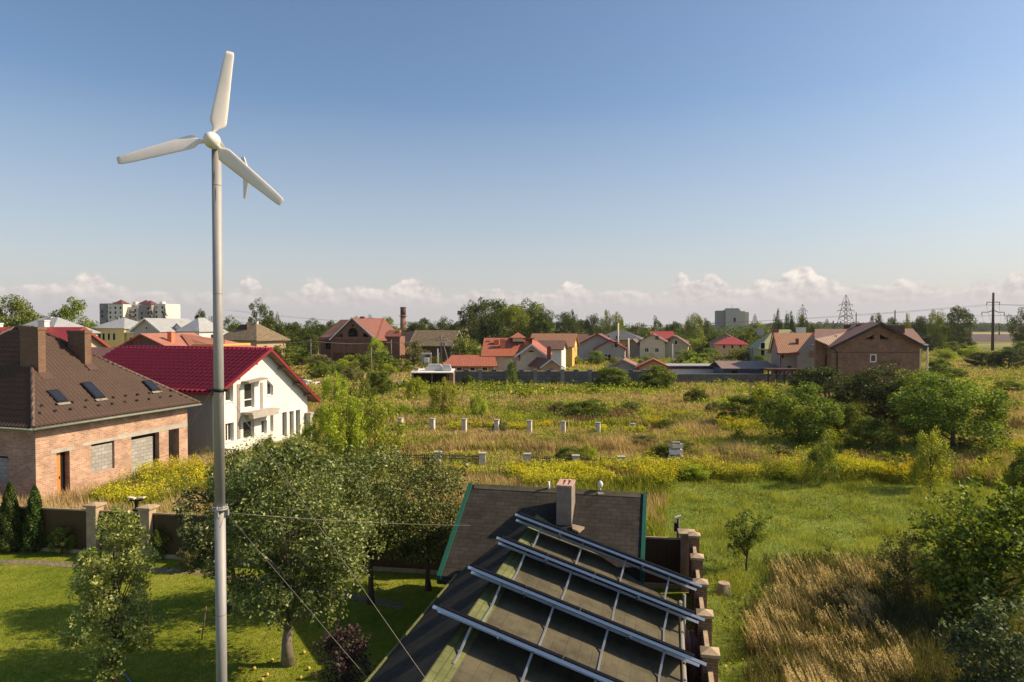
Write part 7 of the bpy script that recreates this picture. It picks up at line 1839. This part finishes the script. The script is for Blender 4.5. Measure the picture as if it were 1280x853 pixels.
field(170000, 28, 52, -60, 1340, .85, .030, 1.2)
field(210000, 48, 90, -60, 1340, .70, .050, 1.4)
field(150000, 85, 235, 300, 1340, .75, .085, 1.6)
field(20000, 60, 110, -40, 300, .8, .1, 1.4)
# drifts of taller leafy weeds
def drifts(n, y0, y1, px0, px1, size, thr, sd_):
    x, y = frust(n, y0, y1, px0, px1, 1.3); k = keepout(x, y) & outside_garden(x, y) & ~((y < medge(x)) & (x/y*F+640 > 835)) & (vnoise(x, y, 1.6, sd_)*.6 + vnoise(x, y, 6, sd_+1)*.4 > thr); x, y = x[k], y[k]; n = len(x); per = 8
    h = RG.uniform(.6, 1.25, n)*(.5+.8*vnoise(x, y, 1.6, sd_)); h = np.where(lowf(x, y), h*.42, h)
    X = np.repeat(x, per) + RG.normal(size=n*per)*.16; Yy = np.repeat(y, per) + RG.normal(size=n*per)*.16; Hh = np.repeat(h, per)
    return leafs(X, Yy, Hh*RG.uniform(.2, 1.0, n*per), size, up=.5, asp=.45)
br_ = Acc(); br_.add(drifts(26000, 40, 75, -40, 1330, .13, .60, 61)); br_.add(drifts(20000, 70, 200, 380, 1330, .26, .60, 71)); br_.out('fresh_green_weeds', 'lf_bright', 'drifts of fresh light-green weeds across the fields', 'weeds')
dk_ = Acc(); dk_.add(drifts(22000, 40, 75, -40, 1330, .13, .62, 81)); dk_.add(drifts(16000, 70, 200, 380, 1330, .26, .62, 91)); dk_.out('dark_green_weeds', 'lf_green', 'drifts of darker leafy weeds across the fields', 'weeds')
# goldenrod: leafy stems with yellow plumes
def goldenrod(n, y0, y1, px0, px1, thr=.55):
    x, y = frust(n, y0, y1, px0, px1, 1.2)
    k = keepout(x, y) & outside_garden(x, y) & ~((y < medge(x)-.8) & (x/y*F+640 > 845)); x, y = x[k], y[k]
    g = goldness(x, y); k = g > thr + RG.random(len(x))*.35; x, y = x[k], y[k]; n = len(x)
    h = RG.uniform(.65, 1.30, n)*(.55+.75*vnoise(x, y, 1.3, 14))
    h = np.where(lowf(x, y), h*.55, h); per = 9
    X = np.repeat(x, per) + RG.normal(size=n*per)*.13; Yy = np.repeat(y, per) + RG.normal(size=n*per)*.13; Hh = np.repeat(h, per)
    weed.add(leafs(X, Yy, Hh*RG.uniform(.15, .85, n*per), .12, up=.2, asp=.3))
    bl = RG.random(n) < (-.35 + 1.0*vnoise(x, y, 1.1, 15) + .75*vnoise(x, y, 4.0, 16)); xb, yb, hb = x[bl], y[bl], h[bl]; m = len(xb); per = 9
    X = np.repeat(xb, per) + RG.normal(size=m*per)*.10; Yy = np.repeat(yb, per) + RG.normal(size=m*per)*.10; Z_ = np.repeat(hb, per)*RG.uniform(.84, 1.06, m*per)
    isor = (vnoise(X, Yy, .9, 21) + RG.random(len(X))*.3 > 1.02)
    gold.add(leafs(X[~isor], Yy[~isor], Z_[~isor], .10, up=.8)); orange.add(leafs(X[isor], Yy[isor], Z_[isor], .10, up=.8))
goldenrod(60000, 36, 60, 560, 1330, .36); goldenrod(16000, 30, 52, 60, 420); goldenrod(7000, 52, 66, 640, 900, .35)
gold.out('goldenrod', 'lf_gold', 'yellow goldenrod in bloom along the edge of the field', 'flowers'); orange.out('orange_flowers', 'lf_orange', 'orange-yellow flower heads among the goldenrod', 'flowers')
dry.out('dry_grass', 'lf_dry', 'tall straw-coloured grass in the fields', 'grass'); grn.out('green_weeds', 'lf_weed', 'green grass and weeds in the fields', 'grass')
weed.out('leafy_weeds', 'lf_weed', 'broad-leaved weeds mixed into the fields', 'weeds'); rus.out('brown_weeds', 'lf_russet', 'brownish seed-heads of withered weeds', 'weeds')
# meadow
n = 150000; x, y = frust(n, 13.2, 40.5, 800, 1400, 1.0); s_ = x*Qd.x + y*Qd.y; k = (s_ > 1.2) | ((y > FB.y+.3) & (x > 5.5)); x, y = x[k], y[k]
h = RG.uniform(.05, .17, len(x))*(.4 + 1.3*vnoise(x, y, 1.6, 31)); t_ = vnoise(x, y, .7, 32) > .66; h = np.where(t_, h*2.1, h)
mead.add(blades(x, y, h, .010*(y/20)**.8*RG.uniform(.8, 1.4, len(x)), .8, (0, 0)))
mead.out('meadow_grass', 'lf_grass', 'rough green meadow grass right of the brick fence', 'grass')
n = 30000; x, y = frust(n, 13.2, 40, 830, 1300, 1.0); k = (vnoise(x, y, .8, 33)*.6 + vnoise(x, y, 4, 34)*.4 > .55) & (x*Qd.x + y*Qd.y > 1.3); x, y = x[k], y[k]
o_ = Acc(); o_.add(leafs(x, y, RG.uniform(.03, .16, len(x)), .085, up=1.2, asp=.75)); o_.out('clover_leaves', 'lf_walnut', 'low broad leaves of clover and dock in the meadow', 'weeds')
# lawn: short tufts
n = 90000; x, y = frust(n, 14.5, 28, -20, 700, 1.0); k = ~outside_garden(x, y) & (x*Qd.x + y*Qd.y < -5.6); x, y = x[k], y[k]
lawn.add(blades(x, y, RG.uniform(.02, .05, len(x)), .012*RG.uniform(.8, 1.4, len(x)), .8, (0, 0), z0=.004)); lawn.out('lawn_grass', 'lf_lawn', 'short mown grass of the lawn', 'grass')
# reeds: pale nodding plumes bottom right
def reeds(n, y0, y1, px0, px1):
    x, y = frust(n, y0, y1, px0, px1, 1.0); px = x/y*F+640; row = 407+H*F/y
    m = np.exp(-((px-1052)/92)**4)*.92; edge = vnoise(x, y, 1.3, 41)
    k = (m + (edge-.5)*1.1 > .50) & (row > 712 + (edge-.5)*30) & (vnoise(x, y, .45, 47) > .40); x, y = x[k], y[k]; px = px[k]; n = len(x)
    patch = vnoise(x, y, .8, 42)
    h = RG.uniform(.4, .75, n)*(.35+1.1*patch)*np.where(px > 1100, .8, 1)
    w = .013; lo_ = RG.random(n) < .45
    reed.add(blades(x[lo_], y[lo_], h[lo_], w, .25, (-.30, .05)))
    rus2.add(blades(x[~lo_], y[~lo_], h[~lo_]*.85, .016, .5, (-.2, .05)))
    # plumes
    kk = (RG.random(n) < .22) & (vnoise(x, y, .6, 48) > .42); x, y, h = x[kk], y[kk], h[kk]; n = len(x); per = 9
    t = np.tile(np.linspace(0, 1, per), n); X = np.repeat(x, per); Yy = np.repeat(y, per); Hh = np.repeat(h, per)
    X = X - .30*Hh - t*.10 + RG.normal(size=n*per)*.008; Z_ = Hh*.98 + t*.20; Yy = Yy + .05*Hh + RG.normal(size=n*per)*.008
    plume.add(leafs(X, Yy, Z_, .055, up=-.2, asp=.34))
rus2 = Acc(); plume = Acc()
reeds(34000, 14.6, 24.5, 920, 1260)
plume.out('reed_plumes', 'lf_plume', 'pale feathery seed plumes on the reed grass at the bottom right', 'grass'); rus2.out('reed_undergrowth', 'lf_under', 'brown and green stalks under the reed plumes', 'grass')
reed.out('dry_reeds', 'lf_reed', 'clump of tall pale reed grass with feathery plumes at the bottom right', 'grass')
u_ = Acc(); x, y = frust(26000, 14.5, 26, 930, 1290, 1.0); edge = vnoise(x, y, 1.5, 44); px = x/y*F+640; row = 407+H*F/y
k = (row > 705) & (px > 955 + (edge-.5)*60); x, y = x[k], y[k]; u_.add(blades(x, y, RG.uniform(.2, .65, len(x)), .016, .6, (-.1, 0))); u_.add(leafs(x[::3], y[::3], RG.uniform(.1, .5, len(x[::3])), .08))
u_.out('undergrowth', 'lf_under', 'brownish-green undergrowth around the reeds and bushes at the bottom right', 'weeds')

# ---------------------------------------------------------------- air
def haze():
    m, nt, out = newmat('air_haze'); v = nt.nodes.new('ShaderNodeVolumePrincipled')
    v.inputs['Color'].default_value = (.80, .86, .95, 1); v.inputs['Density'].default_value = .00009; v.inputs['Anisotropy'].default_value = .3
    nt.links.new(v.outputs[0], out.inputs['Volume'])
    mb = MB(); mb.box(-1620, 1620, -70, 2610, -1, 70); o = mb.build('haze', m); tag(o, 'thin bluish haze in the air over the fields', 'haze', kind='stuff')
haze()
# ================================================================ sun, sky, camera
EL, AZ = 36.5, 4.0                       # sun: AZ measured from +X (right) towards +Y
sd = Vector((math.cos(R(EL))*math.cos(R(AZ)), math.cos(R(EL))*math.sin(R(AZ)), math.sin(R(EL))))
L = bpy.data.lights.new('sun', 'SUN'); L.energy = 5.0; L.angle = R(.6); L.color = (1.0, .80, .545)
lo = bpy.data.objects.new('sun', L); COL.objects.link(lo); lo.rotation_euler = sd.to_track_quat('Z', 'Y').to_euler()
w = bpy.data.worlds.new('World'); SC.world = w; w.use_nodes = True; nt = w.node_tree; nt.nodes.clear()
out = nt.nodes.new('ShaderNodeOutputWorld'); bg = nt.nodes.new('ShaderNodeBackground')
sky = nt.nodes.new('ShaderNodeTexSky'); sky.sky_type = 'NISHITA'; sky.sun_disc = False
sky.sun_elevation = R(EL); sky.sun_rotation = R(90 - AZ); sky.altitude = 200; sky.air_density = 1.0; sky.dust_density = 1.6; sky.ozone_density = 1.6
bg.inputs[1].default_value = .102
tc = N(nt, 'ShaderNodeTexCoord').outputs['Generated']
sp = N(nt, 'ShaderNodeSeparateXYZ'); nt.links.new(tc, sp.inputs[0])
X, Y_, Zs = sp.outputs
hd = math_(nt, 'SQRT', math_(nt, 'ADD', math_(nt, 'MULTIPLY', X, X), math_(nt, 'MULTIPLY', Y_, Y_)))
el = math_(nt, 'DIVIDE', Zs, hd)                         # tangent of the elevation
az = math_(nt, 'ARCTAN2', X, Y_)
cv = N(nt, 'ShaderNodeCombineXYZ'); nt.links.new(az, cv.inputs[0]); nt.links.new(math_(nt, 'MULTIPLY', el, 1.25), cv.inputs[1]); cv.inputs[2].default_value = 3.7
cv = cv.outputs[0]
def off(dx, dy):
    m = N(nt, 'ShaderNodeVectorMath'); m.operation = 'ADD'; nt.links.new(cv, m.inputs[0]); m.inputs[1].default_value = (dx, dy, 0); return m.outputs[0]
def heads(v):
    a = noise(nt, v, 9, 2, .5); b = noise(nt, v, 42, 6, .60)
    return math_(nt, 'ADD', math_(nt, 'MULTIPLY', a, .45), math_(nt, 'MULTIPLY', b, .55))
h0 = heads(cv); h1 = heads(off(.006, .006))
# cumulus reach: higher where the broad noise is high
bump = None
for px_, top_, w_ in ((1003, 342, 27), (962, 353, 22), (884, 352, 20), (853, 350, 18), (716, 352, 14), (515, 348, 20), (397, 351, 15), (312, 350, 13), (113, 351, 18), (1136, 357, 17), (1050, 362, 20), (800, 361, 20), (455, 359, 25), (1225, 357, 20), (1275, 352, 20), (60, 362, 20), (610, 362, 30)):
    a0 = math.atan((px_-640)/F); ht = (366-top_)/F*math.cos(a0)*1.30; wd = w_/F*math.cos(a0)**2*1.25
    q_ = math_(nt, 'MULTIPLY', math_(nt, 'SUBTRACT', az, a0), 1/wd); q_ = math_(nt, 'MULTIPLY', math_(nt, 'EXPONENT', math_(nt, 'MULTIPLY', math_(nt, 'MULTIPLY', q_, q_), -1)), ht)
    bump = q_ if bump is None else math_(nt, 'MAXIMUM', bump, q_)
reach = math_(nt, 'ADD', math_(nt, 'ADD', .043, math_(nt, 'MULTIPLY', math_(nt, 'SUBTRACT', h0, .5), .055)), bump)
den = ramp(nt, math_(nt, 'ADD', math_(nt, 'MULTIPLY', math_(nt, 'SUBTRACT', reach, el), 90), .40), [(.0, 0), (.5, 1)])
lit = math_(nt, 'ADD', math_(nt, 'MULTIPLY', math_(nt, 'SUBTRACT', h0, h1), 6), .45, clamp=True)
low = ramp(nt, el, [(.022, 0), (.066, 1)])
ccol = mixc(nt, lit, (.70, .645, .64), (1.18, 1.07, .96))
haze_c = (.70, .66, .655)
ccol = mixc(nt, math_(nt, 'MULTIPLY', low, .92), haze_c, ccol)
# soft flat veil at the horizon
veil = ramp(nt, el, [(.0, .95), (.06, .62), (.13, .36), (.32, .0)])
b2 = nt.nodes.new('ShaderNodeBackground'); nt.links.new(ccol, b2.inputs[0]); b2.inputs[1].default_value = .64
b3 = nt.nodes.new('ShaderNodeBackground'); b3.inputs[0].default_value = c4(haze_c); b3.inputs[1].default_value = .70
m1 = nt.nodes.new('ShaderNodeMixShader'); m2 = nt.nodes.new('ShaderNodeMixShader')
hs = N(nt, 'ShaderNodeHueSaturation'); hs.inputs['Saturation'].default_value = 1.08; nt.links.new(sky.outputs[0], hs.inputs['Color'])
nt.links.new(hs.outputs[0], bg.inputs[0])
nt.links.new(veil, m1.inputs[0]); nt.links.new(bg.outputs[0], m1.inputs[1]); nt.links.new(b3.outputs[0], m1.inputs[2])
nt.links.new(den, m2.inputs[0]); nt.links.new(m1.outputs[0], m2.inputs[1]); nt.links.new(b2.outputs[0], m2.inputs[2])
nt.links.new(m2.outputs[0], out.inputs[0])

cam = bpy.data.cameras.new('camera'); co = bpy.data.objects.new('camera', cam); COL.objects.link(co)
co.location = (0, 0, H); co.rotation_euler = (math.pi/2 - TH, 0, 0)
cam.sensor_width = 36; cam.lens = 36*F/1280; cam.clip_end = 8000; cam.clip_start = .1
SC.camera = co
SC.view_settings.view_transform = 'Standard'; SC.view_settings.look = 'None'; SC.view_settings.exposure = .46; SC.view_settings.gamma = 1
cy = SC.cycles; cy.max_bounces = 6; cy.transparent_max_bounces = 4; cy.diffuse_bounces = 3; cy.glossy_bounces = 2; cy.transmission_bounces = 3; cy.use_denoising = True
